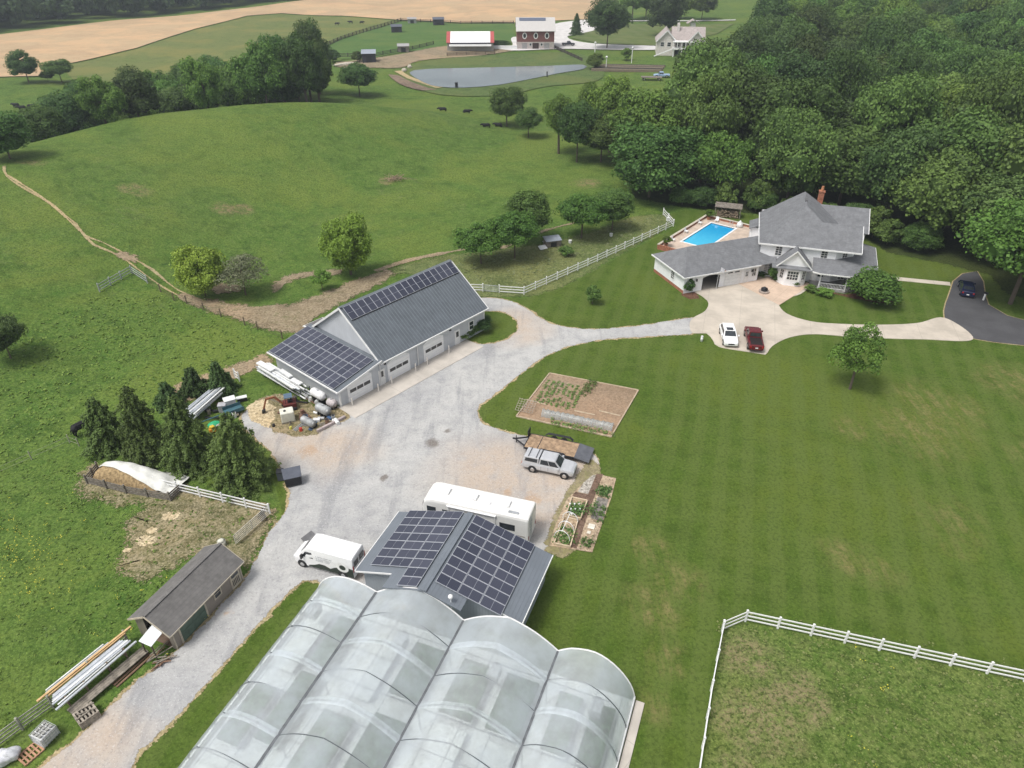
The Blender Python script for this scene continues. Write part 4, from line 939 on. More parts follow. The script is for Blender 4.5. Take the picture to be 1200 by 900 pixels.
    for b in range(4):
        for u in (.25, .5, .75): a_ = PR(b, u); mb = MB(); mb.cyl((a_[0], 0, a_[1] - .10), (a_[0], Y1, a_[1] - .10), .02, .02, HP, 5, False); mb.build('purlin', t)
    for b in range(1, 4):
        y = -2.44
        while y > Y1: mb = MB(); mb.cyl((GX[b], y, 0), (GX[b], y, GZ - .03), .05, .05, GALV, 6); mb.build('post', t); y -= 4.88
    for b in (0, 4): mb = MB(); mb.box(GX[b] - .08, Y1, 0, GX[b] + .08, .05, .40, WHITE); mb.build('base_board', t)
    mb = MB(); mb.box(GX[4] + .14, Y1, 0, GX[4] + .75, .05, .12, CONC_PAD); mb.build('base_curb', t)
    mb = MB(); mb.add([(GX[0] + .1, 0, .07), (GX[0] + .1, Y1, .07), (GX[4] - .1, Y1, .07), (GX[4] - .1, 0, .07)], [(0, 1, 2, 3)], M('greenhouse_floor_cloth', (.66, .68, .68), .9, scale=.5)); mb.build('floor', t)
    # growing benches, each with its plants
    PL = M('young_plants', (.07, .13, .07), .8, var=.5, scale=3, bump=1); SO = M('bench_soil', (.12, .09, .07), .9)
    WT = M('bench_tray', (.62, .64, .63), .7)
    for b in range(4):
        for q, (x0, x1) in enumerate(((.7, 3.2), (4.1, 6.6)) if b in (1, 2) else ((2.6, 4.3), (4.9, 6.7)) if b == 0 else ((.7, 2.5), (3.1, 4.8))):
            rr = random.Random(b * 7 + q); y = -1.6
            while y > Y1 + 6:
                L = rr.choice((4.5, 5.5, 7)); mb = MB(); mb.box(x0 + GX0[b], y - L, .62, x1 + GX0[b], y, .72, WT)
                for yy in (y - .3, y - L + .3):
                    for xx in (x0 + .2, x1 - .2): mb.box(xx + GX0[b] - .04, yy - .04, .07, xx + GX0[b] + .04, yy + .04, .62, GALV)
                bn = mb.build('bench', t)
                if rr.random() < .62:
                    mb = MB(); mb.box(x0 + GX0[b] + .08, y - L + .1, .73, x1 + GX0[b] - .08, y - .1, .98, PL); mb.build('bench_plants', bn)
                y -= L + rr.choice((.6, 1.5))
    for b in range(4): # hanging heaters under the roof
        mb = MB(); mb.box(GX0[b] + 3.2, -3.4, 1.9, GX0[b] + 4.0, -2.4, 2.6, GALV); mb.cyl((GX0[b] + 3.6, -2.4, 2.25), (GX0[b] + 3.6, -2.2, 2.25), .28, .28, BLACK, 12); mb.build('heater', t)
greenhouse()

# ------------------------------------------------------------------ 4. brown-grey shed by the lane
def shed():
    t = thing('storage_shed', 'long brown-grey wooden shed with green doors along the gravel lane', 'shed', (-25.2, 33.8, 0), 67)
    L, D, EZ, RZ = 7.35, 3.6, 2.1, 3.25; yr = D / 2
    SW = ribbed('taupe_board_siding', (.235, .205, .175), .2, 'X', dark=.82); SWY = ribbed('taupe_board_siding_end', (.235, .205, .175), .2, 'Y', dark=.82); TR = M('tan_trim', (.44, .39, .31), .7)
    mb = MB()
    mb.add([(0, 0, 0), (L, 0, 0), (L, 0, EZ), (0, 0, EZ)], [(0, 1, 2, 3)], SW); mb.add([(0, D, 0), (L, D, 0), (L, D, EZ), (0, D, EZ)], [(0, 1, 2, 3)], SW)
    mb.add([(L, 0, 0), (L, D, 0), (L, D, EZ), (L, yr, RZ - .05), (L, 0, EZ)], [(0, 1, 2, 3, 4)], SWY)
    # near gable: open bay on the right, boards on the left
    mb.add([(0, D, 0), (0, D - 1.0, 0), (0, D - 1.0, EZ + .45), (0, D, EZ)], [(0, 1, 2, 3)], SWY); mb.box(-.02, 0, 0, .05, .35, EZ, SWY)
    mb.build('wall', t)
    mb = MB(); mb.box(1.6, .1, .02, 1.66, D - .1, EZ, M('dark_shed_inside', (.05, .04, .03))); mb.box(.0, .1, .02, 1.6, D - .1, .06, M('shed_floor', (.16, .11, .08))); mb.build('inner_wall', t)
    mb = MB(); o = .28; sl = (RZ - EZ) / yr; ez = EZ - o * sl + .06
    mb.slab([(-.3, -o, ez), (L + .3, -o, ez), (L + .3, yr, RZ), (-.3, yr, RZ)], .08, SHING_B); mb.slab([(-.3, yr, RZ), (L + .3, yr, RZ), (L + .3, D + o, ez), (-.3, D + o, ez)], .08, SHING_B)
    mb.beam((-.3, yr, RZ + .02), (L + .3, yr, RZ + .02), .22, .05, SHING_B); mb.build('roof', t)
    mb = MB()
    for x in (-.33, L + .33): mb.beam((x, -o, ez - .06), (x, yr, RZ - .06), .05, .14, TR); mb.beam((x, D + o, ez - .06), (x, yr, RZ - .06), .05, .14, TR)
    mb.beam((-.3, -o - .03, ez - .05), (L + .3, -o - .03, ez - .05), .05, .1, TR)
    for x in (.02, L - .1): mb.box(x, -.05, 0, x + .1, -.003, EZ - .1, TR)
    mb.build('trim', t)
    GD = M('green_door_paint', (.085, .125, .095), .6, var=.15)
    for k in range(2):
        mb = MB(); x0 = .75 + k * 1.25; mb.box(x0, -.05, .08, x0 + 1.22, -.003, 1.9, GD); mb.beam((x0, -.055, 1.0), (x0 + 1.22, -.055, 1.0), .02, .1, M('green_door_batten', (.07, .105, .08))); mb.build('door', t)
    mb = MB(); mb.box(.6, -.055, 0, .74, -.003, 2.0, TR); mb.box(3.24, -.055, 0, 3.38, -.003, 2.0, TR); mb.box(.74, -.055, 1.91, 3.24, -.003, 2.02, TR); mb.build('door_casing', t)
    window(t, (4.65, -.003, 1.35), (0, -1), .62, .8, 1, 2, TR, .09)
    mb = MB(); mb.box(6.1, -.045, .1, 7.15, -.003, 1.95, TR); pn = mb.build('slatted_door', t); g = MB(); g.box(6.25, -.055, 1.2, 7.0, -.046, 1.85, GLASS)
    for k in range(5): g.box(6.25 + k * .16, -.055, .35, 6.33 + k * .16, -.046, 1.0, BLACK)
    g.build('pane', pn)
    mb = MB(); mb.slab([(-1.35, .55, 1.75), (.0, .55, 2.0), (.0, 1.75, 2.0), (-1.35, 1.75, 1.75)], .04, M('white_sheet_metal', (.72, .74, .76), .4, var=.06))
    for x, y in ((-1.25, .65), (-1.25, 1.65)): mb.beam((x, y, 0), (x, y, 1.72), .08, .08, M('dark_post', (.09, .07, .055)))
    mb.build('awning', t)
shed()
# ------------------------------------------------------------------ 5. white farmhouse
def fl(loc, rz):
    c, s = math.cos(R(rz)), math.sin(R(rz)); return lambda x, y: (loc[0] + x * c - y * s, loc[1] + x * s + y * c)
def farmhouse():
    t = thing('farmhouse', 'large white two-storey farmhouse with grey shingle roof, porch and attached garage wing', 'house', (37, 100.6, 0), -16.6)
    S = SIDE_WHITE; EZ = 5.45
    mb = MB(); poly = [(.4, .4), (11.0, .4), (13.7, 2.4), (13.7, 8.7), (15.7, 8.7), (15.7, 15.4), (.4, 15.4)]
    mb.prism(poly, 0, EZ, S, False)
    mb.add([(.4, 13.0, EZ), (12.5, 13.0, EZ), (6.3, 13.0, 9.3)], [(0, 1, 2)], S)
    mb.add([(13.7, .6, EZ), (13.7, 8.0, EZ), (13.7, 4.3, 7.8)], [(0, 1, 2)], S); mb.add([(15.7, 8.7, EZ), (15.7, 15.4, EZ), (15.7, 12.8, 7.8)], [(0, 1, 2)], S)
    mb.prism([(3.2, .4), (3.5, -1.3), (4.4, -2.2), (6.5, -2.2), (7.4, -1.3), (7.6, .4)], 0, 2.9, S)
    mb.build('wall', t)
    # roofs
    o = .45; ez = EZ - .12
    mb = MB(); sl = .605
    A = (6.25, 13.8, 9.5); B_ = (6.25, 6.65, 9.5)
    mb.slab([(0, 0, ez + .1), (12.9, 0, ez + .1), B_], .12, SHING)
    mb.slab([(0, 0, ez + .1), B_, A, (0, 13.8, ez + .1)], .12, SHING); mb.slab([B_, (12.9, 0, ez + .1), (12.9, 13.8, ez + .1), A], .12, SHING)
    mb.build('main_roof', t)
    mb = MB(); rz = 8.0
    mb.slab([(8.0, -.02, ez + .1), (14.3, -.02, ez + .1), (14.3, 4.25, rz), (8.0, 4.25, rz)], .12, SHING); mb.slab([(8.0, 4.25, rz), (14.3, 4.25, rz), (14.3, 8.5, ez + .1), (8.0, 8.5, ez + .1)], .12, SHING)
    mb.build('front_wing_roof', t)
    mb = MB()
    mb.slab([(8.2, 8.5, ez + .1), (16.1, 8.5, ez + .1), (16.1, 12.8, rz), (8.2, 12.8, rz)], .12, SHING); mb.slab([(8.2, 12.8, rz), (16.1, 12.8, rz), (16.1, 16.0, 6.0), (8.2, 16.0, 6.0)], .12, SHING)
    mb.build('rear_wing_roof', t)
    mb = MB(); mb.beam((0, -.04, ez), (14.35, -.04, ez), .1, .22, WHITE); mb.beam((14.33, -.05, ez), (14.33, 4.25, rz - .1), .08, .2, WHITE); mb.beam((14.33, 4.25, rz - .1), (14.33, 8.5, ez), .08, .2, WHITE); mb.beam((16.14, 8.5, ez), (16.14, 12.8, rz - .1), .08, .2, WHITE); mb.beam((-.04, 0, ez), (-.04, 13.8, ez), .1, .2, WHITE); mb.build('fascia', t)
    mb = MB(); mb.box(6.05, 8.9, 9.2, 6.4, 10.2, 9.62, M('ridge_vent', (.12, .12, .125))); mb.build('ridge_vent', t)
    mb = MB(); mb.box(8.35, 13.6, 6.5, 9.15, 14.4, 9.6, BRICK); mb.box(8.28, 13.53, 9.6, 9.22, 14.47, 9.8, BRICK); c = mb.build('chimney', t); mb = MB(); mb.cyl((8.75, 14, 9.8), (8.75, 14, 10.5), .24, .19, M('clay_flue', (.42, .19, .10), .8), 10); mb.build('flue', c)
    mb = MB(); mb.box(-1.0, 11.4, 0, .39, 14.6, 3.6, S); mb.slab([(-1.3, 11.1, 3.5), (.39, 11.1, 4.2), (.39, 14.9, 4.2), (-1.3, 14.9, 3.5)], .1, SHING); mb.build('back_entry', t)
    # gable over the entrance bay and skirt roofs
    mb = MB(); fy = -1.9; gx0, gx1, gp = 2.9, 7.9, 5.4; gz0, gz1 = 3.0, 5.65
    mb.slab([(gx0, fy - .35, gz0), (gp, fy - .35, gz1), (gp, .5, gz1), (gx0, .5, gz0)], .12, SHING); mb.slab([(gp, fy - .35, gz1), (gx1, fy - .35, gz0), (gx1, .5, gz0), (gp, .5, gz1)], .12, SHING); mb.build('gable_roof', t)
    mb = MB(); mb.add([(gx0 + .35, fy, gz0 + .1), (gx1 - .35, fy, gz0 + .1), (gp, fy, gz1 - .3)], [(0, 1, 2)], S); mb.build('gable_wall', t)
    mb = MB(); mb.beam((gx0 + .02, fy - .38, gz0 - .02), (gp, fy - .38, gz1 - .1), .06, .16, WHITE); mb.beam((gx1 - .02, fy - .38, gz0 - .02), (gp, fy - .38, gz1 - .1), .06, .16, WHITE); mb.build('gable_trim', t)
    mb = MB(); mb.slab([(2.3, -2.5, 2.85), (8.0, -2.5, 2.85), (8.0, -1.85, 3.2), (2.3, -1.85, 3.2)], .1, SHING); mb.slab([(-.5, -.9, 2.85), (2.9, -.9, 2.85), (2.9, .39, 3.4), (-.5, .39, 3.4)], .1, SHING); mb.build('skirt_roof', t)
    # porch wrapping the right side
    mb = MB(); E = [(8.0, -2.4, 2.9), (9.0, -2.9, 2.9), (13.1, -2.9, 2.9), (17.2, .9, 2.9), (17.9, 9.8, 2.9)]; I = [(8.0, .38, 3.95), (9.0, .38, 3.95), (11.05, .38, 3.95), (13.72, 2.4, 3.95), (13.72, 9.8, 3.95)]
    for k in range(4): mb.slab([E[k], E[k + 1], I[k + 1], I[k]], .1, SHING)
    mb.build('porch_roof', t)
    mb = MB()
    for k in range(4): mb.beam(Vector(E[k]) + Vector((0, 0, -.1)), Vector(E[k + 1]) + Vector((0, 0, -.1)), .12, .18, WHITE)
    mb.build('porch_fascia', t)
    mb = MB(); mb.prism([(8.2, .39), (8.2, -2.3), (13.0, -2.5), (16.8, 1.1), (17.4, 9.5), (13.71, 9.5), (13.71, 2.4), (11, .39)], 0, .32, M('porch_floor', (.30, .29, .28))); mb.build('porch_floor', t)
    for x, y in ((9.3, -2.2), (12.9, -2.3), (16.6, 1.2), (17.2, 9.3), (17.0, 5.2)): mb = MB(); mb.box(x - .08, y - .08, .32, x + .08, y + .08, 2.8, WHITE); mb.build('porch_post', t)
    def rail(p, q):
        mb = MB(); p = Vector((*p, 0)); q = Vector((*q, 0)); Z = Vector((0, 0, 1)); mb.beam(p + Z * 1.15, q + Z * 1.15, .08, .08, WHITE); mb.beam(p + Z * .45, q + Z * .45, .07, .07, WHITE); n = int((q - p).length / .2)
        for i in range(1, n): a = p.lerp(q, i / n); mb.beam(a + Z * .45, a + Z * 1.15, .045, .045, WHITE)
        mb.build('porch_rail', t)
    rail((9.3, -2.2), (12.9, -2.3)); rail((12.9, -2.3), (16.6, 1.2)); rail((16.6, 1.2), (17.0, 5.2))
    F = -.0
    for x in (3.0, 9.4): window(t, (x, .395, 4.35), (0, -1), .85, 1.35, 2, 4)
    window(t, (12.35, 1.4, 4.35), (.6, -.82), .8, 1.35, 2, 4)
    window(t, (5.45, -2.205, 1.75), (0, -1), 1.5, 1.3, 4, 3); window(t, (3.95, -1.75, 1.75), (-.7, -.7), .55, 1.3, 2, 3); window(t, (6.95, -1.75, 1.75), (.7, -.7), .55, 1.3, 2, 3)
    window(t, (1.95, .39, 1.7), (0, -1), .95, 1.7, 2, 6, glass=M('curtained_glass', (.25, .26, .28), .2))
    for x in (9.6, 12.4): window(t, (x, .395, 1.7), (0, -1), .8, 1.4, 2, 2)
    window(t, (12.6, 1.6, 1.7), (.6, -.82), .8, 1.5, 2, 2); 
    mb = MB(); mb.box(8.3, .33, .32, 9.1, .39, 2.4, WHITE); mb.build('front_door', t)
    # garage wing, set at an angle
    wf = bpy.data.objects.new('garage_wing', None)
    Lx = fl((25.2 - 37, 94 - 100.6), 0)
    c, s = math.cos(R(16.6)), math.sin(R(16.6)); dx, dy = 25.2 - 37, 94 - 100.6
    lx, ly = dx * c - dy * s, dx * s + dy * c       # origin of the wing in the house frame
    ang = 20.5 + 16.6; ca, sa = math.cos(R(ang)), math.sin(R(ang))
    def W(x, y, z): return (lx + x * ca - y * sa, ly + x * sa + y * ca, z)
    mb = MB(); D = 9.2; EW = 2.72
    GW = ribbed('white_garage_siding', (.83, .835, .85), .2, 'Z', dark=.88)
    def wq(m, a, b, z0, z1, mt): m.add([W(*a, z0), W(*b, z0), W(*b, z1), W(*a, z1)], [(0, 1, 2, 3)], mt)
    for a, b in (((0, .45), (3.1, .45)), ((6.05, .45), (12.9, .45)), ((0, .45), (0, D - .3)), ((0, D - .3), (16, D - .3))): wq(mb, a, b, .35, EW, GW)
    wq(mb, (3.1, .45), (6.05, .45), 2.35, EW, GW); wq(mb, (0, .44), (0, D - .3), 0, .35, BRICK); wq(mb, (0, .45), (3.1, .45), 0, .35, GW); wq(mb, (6.05, .45), (12.9, .45), 0, .35, GW)
    mb.build('garage_wall', t)
    mb = MB(); wq(mb, (-.01, .44), (-.01, D - .3), -.02, .5, BRICK); mb.build('brick_footing', t)
    mb = MB(); a0, a1 = W(-.4, 0, EW + .06), W(16.5, 0, EW + .06); ap = W(2.7, 4.85, 5.25); rr_ = W(16.5, 4.85, 5.25); b0, b1 = W(-.4, D + .1, EW + .06), W(16.5, D + .1, EW + .06)
    mb.slab([a0, a1, rr_, ap], .12, SHING); mb.slab([a0, ap, b0], .12, SHING); mb.slab([ap, rr_, b1, b0], .12, SHING); mb.build('garage_roof', t)
    mb = MB(); mb.beam(W(-.42, -.04, EW - .02), W(12.8, -.04, EW - .02), .1, .18, WHITE); mb.beam(W(-.44, -.04, EW - .02), W(-.44, D + .1, EW - .02), .1, .18, WHITE); mb.build('garage_fascia', t)
    mb = MB()
    for k in range(9): # arched lintel
        u0, u1 = k / 9, (k + 1) / 9; f = lambda u: 2.02 + .33 * math.sin(math.pi * u)
        mb.add([W(3.1 + 2.95 * u0, .44, f(u0)), W(3.1 + 2.95 * u1, .44, f(u1)), W(3.1 + 2.95 * u1, .44, 2.4), W(3.1 + 2.95 * u0, .44, 2.4)], [(0, 1, 2, 3)], WHITE)
    mb.build('arch_lintel', t)
    mb = MB(); DK = M('garage_inside', (.10, .095, .09), .9)
    for a, b in (((.3, D - 1), (8, D - 1)), ((2.2, .5), (2.2, D - 1)), ((8, .5), (8, D - 1))): wq(mb, a, b, .05, 2.7, DK)
    mb.add([W(2.2, .5, .09), W(8, .5, .09), W(8, D - 1, .09), W(2.2, D - 1, .09)], [(0, 1, 2, 3)], CONC); mb.build('garage_inside', t)
    mb = MB(); g = [W(6.9, .40, .08), W(9.9, .40, .08), W(9.9, .40, 2.1), W(9.4, .40, 2.32), W(7.4, .40, 2.32), W(6.9, .40, 2.1)]; mb.add(g, [(0, 1, 2, 3, 4, 5)], WHITE)
    for z in (.6, 1.1, 1.6): mb.add([W(6.95, .39, z), W(9.85, .39, z), W(9.85, .39, z + .03), W(6.95, .39, z + .03)], [(0, 1, 2, 3)], M('door_groove', (.45, .46, .47)))
    d = mb.build('garage_door', t); mb = MB()
    for k in (0, 1): mb.add([W(7.4 + k * 1.2, .385, 2.05), W(8.2 + k * 1.2, .385, 2.05), W(8.2 + k * 1.2, .385, 2.25), W(7.4 + k * 1.2, .385, 2.2)], [(0, 1, 2, 3)], GLASS)
    mb.build('pane', d)
    nn = (sa, -ca)
    mb = MB(); mb.add([W(10.35, .40, .08), W(11.2, .40, .08), W(11.2, .40, 2.1), W(10.35, .40, 2.1)], [(0, 1, 2, 3)], WHITE); mb.build('side_door', t)
    window(t, W(10.8, .38, 1.5), nn, .4, .75, 2, 2, fw=.04); window(t, W(12.1, .43, 1.6), nn, .6, 1.2, 2, 2)
    window(t, W(-.005, 3.6, 1.75), (-ca, -sa), .75, 1.25, 2, 4)
    for x in (2.0, 11.6): mb = MB(); p = W(x, .3, 1.75); mb.box(p[0] - .1, p[1] - .1, p[2], p[0] + .1, p[1] + .1, p[2] + .35, BLACK); mb.build('wall_lamp', t)
    bpy.data.objects.remove(wf)
farmhouse()
# pool terrace
PF = fl((24.2, 111.2), 51.3 - .0)   # x along the left wall going away
PFy = lambda a, b: PF(a, -b)
def pool():
    t = thing('swimming_pool', 'blue swimming pool sunk in a pink terrace behind the garage roof', 'pool', (24.2, 111.2, 0), 51.3)
    PK = M('pink_terrace', (.52, .42, .34), .8, scale=.7)
    mb = MB(); z = .5
    for a in ((.2, -.2, 4.4, -13), (15.8, -.2, 17.8, -13), (4.4, -.2, 15.8, -1.9), (4.4, -6.8, 15.8, -13)): mb.box(a[0], a[3], -.1, a[2], a[1], z, PK)
    mb.build('terrace', t)
    mb = MB(); 
    for a in ((4.2, -6.9, 16.0, -6.6), (4.2, -2.1, 16.0, -1.8), (4.2, -6.6, 4.5, -2.1), (15.7, -6.6, 16.0, -2.1)): mb.box(a[0], a[1], z + .003, a[2], a[3], z + .05, WHITE)
    mb.build('coping', t)
    tt = NT('pool_water'); m = tt.finish(tt.mix(tt.rng(tt.n('SeparateXYZ', i_0=tt.obj()).outputs[0], 5.0, 15.5), tt.mix(tt.noise(tt.obj(), 1.6, 4), (.05, .42, .66), (.10, .52, .74)), (.015, .30, .58)), .08, 0, tt.bump(tt.noise(tt.obj(), 2.5, 3), .03, .3), .5)
    mb = MB(); mb.box(4.45, -6.65, .1, 15.75, -2.05, z - .12, m); mb.build('water', t)
    mb = MB(); mb.box(0, -.2, -.1, 18, .1, .85, BRICK); mb.box(17.8, -13, -.1, 18.1, -.2, .85, BRICK); mb.box(0, -4.5, -.1, .2, -.2, .85, BRICK)
    mb.build('brick_wall', t)
    mb = MB(); mb.box(-.04, -.26, .85, 18.1, .16, .93, M('wall_cap', (.50, .46, .38))); mb.box(17.74, -13, .852, 18.16, -.27, .932, M('wall_cap', (0, 0, 0))); mb.build('wall_cap', t)
    mb = MB()
    for k in (-.25, .25): mb.cyl((16.2, -5.6 + k, .5), (16.2, -5.6 + k, 1.5), .03, .03, CHROME, 6); mb.cyl((16.2, -5.6 + k, 1.5), (15.4, -5.6 + k, 1.1), .03, .03, CHROME, 6)
    mb.build('ladder', t)
pool()
def chair(x, y, z, rz, label, group=None, scale=1):
    t = thing('garden_chair', label, 'chair', (x, y, z), rz, group); W_ = WHITE_V
    mb = MB(); mb.box(-.28, -.28, .36, .28, .28, .41, W_); mb.build('seat', t); mb = MB(); mb.slab([(-.28, .26, .95), (.28, .26, .95), (.28, .22, .4), (-.28, .22, .4)], .04, W_); mb.build('backrest', t)
    for a, b in ((-1, -1), (1, -1), (-1, 1), (1, 1)): mb = MB(); mb.box(a * .27 - .03, b * .25 - .03, 0, a * .27 + .03, b * .25 + .03, .36, W_); mb.build('leg', t)
for i, (a, b) in enumerate([(3.6, .9), (8.5, .8), (13.8, .8), (16.7, 2.6)]):
    x, y = PFy(a, b); chair(x, y, .5, 51 + (0 if i < 3 else -90), ['white chair on the pool terrace nearest the garage roof', 'white chair halfway along the pool wall', 'white chair near the far corner of the pool wall', 'white chair at the far end of the pool'][i], 'white chairs round the pool')
x, y = PFy(.9, .9)
for (a, b, lb) in ((.9, 1.0, 'potted palm on the corner of the pool wall'), (17.0, .9, 'potted shrub in the far corner of the pool terrace')):
    x, y = PFy(a, b); t = thing('potted_plant', lb, 'plant', (x, y, .5), 0); mb = MB(); mb.cyl((0, 0, 0), (0, 0, .5), .28, .36, M('clay_pot', (.35, .17, .10)), 12); mb.build('pot', t)
    c = bpy.data.objects.new('foliage', CROWNS[('small', 1)]); COL.objects.link(c); c.parent = t; c.location = (0, 0, 1.2); c.scale = (.8, .8, .8)
x, y = PFy(13.2, 13.3)
t = thing('garden_parasol', 'closed white cover at the end of the pool by the house wall', 'cover', (*at(866, 269)[:2], .5)); mb = MB(); mb.cyl((0, 0, 0), (0, 0, .9), .7, .35, WHITE, 12); mb.cyl((0, 0, .9), (0, 0, 1.15), .35, .05, WHITE, 12); mb.build('cover', t, True)
p = at(852, 254); t = thing('woodshed', 'open firewood shelter under the trees beyond the pool', 'shelter', (p.x, p.y, 0), -18)
WD = M('weathered_wood', (.20, .175, .15), .9, var=.3, scale=3); mb = MB(); mb.slab([(-2.4, -1, 2.0), (2.4, -1, 2.0), (2.4, 1, 2.3), (-2.4, 1, 2.3)], .08, WD); mb.build('roof', t)
for a in (-2.2, 2.2): mb = MB(); mb.box(a - .07, -.9, 0, a + .07, -.76, 1.95, WD); mb.build('post', t)
mb = MB(); rr = random.Random(4)
for i in range(70): mb.cyl((-2.0 + rr.random() * 4.0, -.8, .12 + rr.random() ** 1.3 * 1.3), (-2.0 + rr.random() * 4.0, .7, .15 + rr.random() ** 1.3 * 1.3), .11, .1, M('split_logs', (.27, .21, .15), .9, var=.35, scale=5), 6)
mb.build('firewood', t)

# ------------------------------------------------------------------ vehicles
def wheel(t, x, y, r, w=.22, rimm=CHROME):
    mb = MB(); mb.cyl((x, y - w / 2, r), (x, y + w / 2, r), r, r, RUBBER, 18); o = mb.build('wheel', t, False, .02)
    mb = MB(); s = 1 if y > 0 else -1; mb.cyl((x, y + s * (w / 2 - .01), r), (x, y + s * (w / 2 + .012), r), r * .6, r * .55, rimm, 14); mb.build('rim', o)
    return o
def quad_on(mb, P, u0, u1, v0, v1, m, off=.012):
    """panel on a bilinear face P = [bl, br, tr, tl]"""
    P = [Vector(p) for p in P]; n = (P[1] - P[0]).cross(P[3] - P[0]).normalized() * off
    f = lambda u, v: (P[0].lerp(P[1], u)).lerp(P[3].lerp(P[2], u), v) + n
    mb.add([f(u0, v0), f(u1, v0), f(u1, v1), f(u0, v1)], [(0, 1, 2, 3)], m)
def car(name, label, cat, pos, rz, paint, L, Wd, clear, belt, roof, hood, boot, cab, win=3, wr=.36, fx=.19, rx=.19, capx=None, bed=None, flare=True, trimm=None):
    """x forward; cab = (base x0, base x1, roof x0, roof x1) measured from the rear bumper"""
    t = thing(name, label, cat, pos, rz); h = Wd / 2; X = -L / 2
    mb = MB(); B = belt
    secs = []
    for fx_, hw, zb, zt in ((0, .86, clear + .12, boot * .86), (.02, .95, clear + .02, boot), (cab[0] / L, 1, clear, B if bed is None else boot), (cab[1] / L, 1, clear, B), (cab[1] / L + .02, 1, clear, hood), (.94, .96, clear + .02, hood * .93), (.985, .90, clear + .06, hood * .82), (1.0, .80, clear + .14, hood * .7)):
        w_ = h * hw; secs.append((X + L * fx_, [(0, zb), (w_ * .94, zb), (w_, zb + .14), (w_, zt - .16), (w_ * .93, zt), (0, zt + .015)]))
    mb.loft(secs, paint)
    x0, x1, r0, r1 = (X + c for c in cab); w0, w1 = h * .93, h * .76
    lo = [(x0, -w0, B - .02), (x1, -w0, B - .02), (x1, w0, B - .02), (x0, w0, B - .02)]; up = [(r0, -w1, roof - .03), (r1, -w1, roof - .03), (r1, w1, roof - .03), (r0, w1, roof - .03)]
    up2 = [(r0 + .12, -w1 + .12, roof), (r1 - .15, -w1 + .12, roof), (r1 - .15, w1 - .12, roof), (r0 + .12, w1 - .12, roof)]
    mb.add(lo + up + up2, [(0, 1, 5, 4), (1, 2, 6, 5), (2, 3, 7, 6), (3, 0, 4, 7), (4, 5, 9, 8), (5, 6, 10, 9), (6, 7, 11, 10), (7, 4, 8, 11), (8, 9, 10, 11)], paint)
    body = mb.build('body', t, False, .03)
    def part(nm, faces):
        m_ = MB()
        for P, *a in faces: quad_on(m_, P, *a)
        return m_.build(nm, t)
    part('windscreen', [([lo[1], lo[2], up[2], up[1]], .07, .93, .10, .90, GLASS)]); part('rear_window', [([lo[3], lo[0], up[0], up[3]], .1, .9, .2, .88, GLASS)])
    Rt = [lo[0], lo[1], up[1], up[0]]; Lt = [lo[2], lo[3], up[3], up[2]]
    for i in range(win):
        a, b = .05 + .9 * i / win + .012, .05 + .9 * (i + 1) / win - .012; part('side_window', [(Rt, a, b, .14, .86, GLASS)]); part('side_window', [(Lt, 1 - b, 1 - a, .14, .86, GLASS)])
    for y in (-1, 1):
        for x in (X + L * rx, X + L * (1 - fx)):
            m_ = MB(); m_.cyl((x, y * (h - .16), wr + .02), (x, y * (h + .006), wr + .02), wr + .075, wr + .075, BLACK, 18); m_.build('wheel_arch', t); wheel(t, x, y * (h - .09), wr)
        for xs_ in ((cab[0] + cab[1]) / 2 - .15, cab[1] - .25, cab[0] + .25): m_ = MB(); m_.box(X + xs_, y * (h + .001), clear + .18, X + xs_ + .025, y * (h + .005), B - .12, BLACK) if y > 0 else m_.box(X + xs_, y * (h + .005), clear + .18, X + xs_ + .025, y * (h + .001), B - .12, BLACK); m_.build('door_seam', t)
        m_ = MB(); m_.box(X + cab[1] - .35, y * (h + .02), B - .02, X + cab[1] - .15, y * (h + .22), B + .14, trimm or paint); m_.build('mirror', t)
        m_ = MB(); m_.box(X + L * .955, y * h * .52, hood * .62, X + L * .992, y * h * .86, hood * .80, M('headlight_lens', (.75, .76, .78), .15)); m_.build('headlight', t)
        m_ = MB(); m_.box(X - .015, y * h * .62, boot * .66, X + .06, y * h * .86, boot * .88, M('tail_lamp_red', (.35, .02, .02), .25)); m_.build('tail_light', t)
    m_ = MB(); m_.box(X + L * .975, -h * .42, hood * .52, X + L + .012, h * .42, hood * .70, BLACK); m_.build('grille', t)
    m_ = MB(); m_.box(X - .07, -h * .84, clear + .08, X + .03, h * .84, clear + .24, trimm or paint); m_.box(X + L - .05, -h * .8, clear + .08, X + L + .05, h * .8, clear + .22, trimm or paint) if False else None; m_.build('bumper', t)
    m_ = MB(); m_.box(X - .082, -.16, clear + .25, X - .02, .16, clear + .38, WHITE); m_.build('licence_plate', t)
    return t
SIL = M('silver_paint', (.58, .59, .61), .28, .35, var=.05, grain=False); WHT = M('white_car_paint', (.80, .80, .80), .25, var=.03, grain=False, spec=.5); MAR = M('maroon_paint', (.12, .012, .016), .22, .1, var=.1, grain=False, spec=.6); BLU = M('dark_blue_paint', (.012, .018, .055), .18, .2, var=.1, grain=False, spec=.7)
def veh_pose(rear_px, front_px, side, width, z=0):
    a = at(*rear_px, z); b = at(*front_px, z); d = (b - a); d.z = 0; d.normalize(); n = Vector((-d.y, d.x, 0)); c = (a + b) / 2 + n * side * width / 2
    return (c.x, c.y, z), math.degrees(math.atan2(d.y, d.x))
pos, rz = veh_pose((623.5, 553.5), (658.5, 561), 1, 1.8, .05)
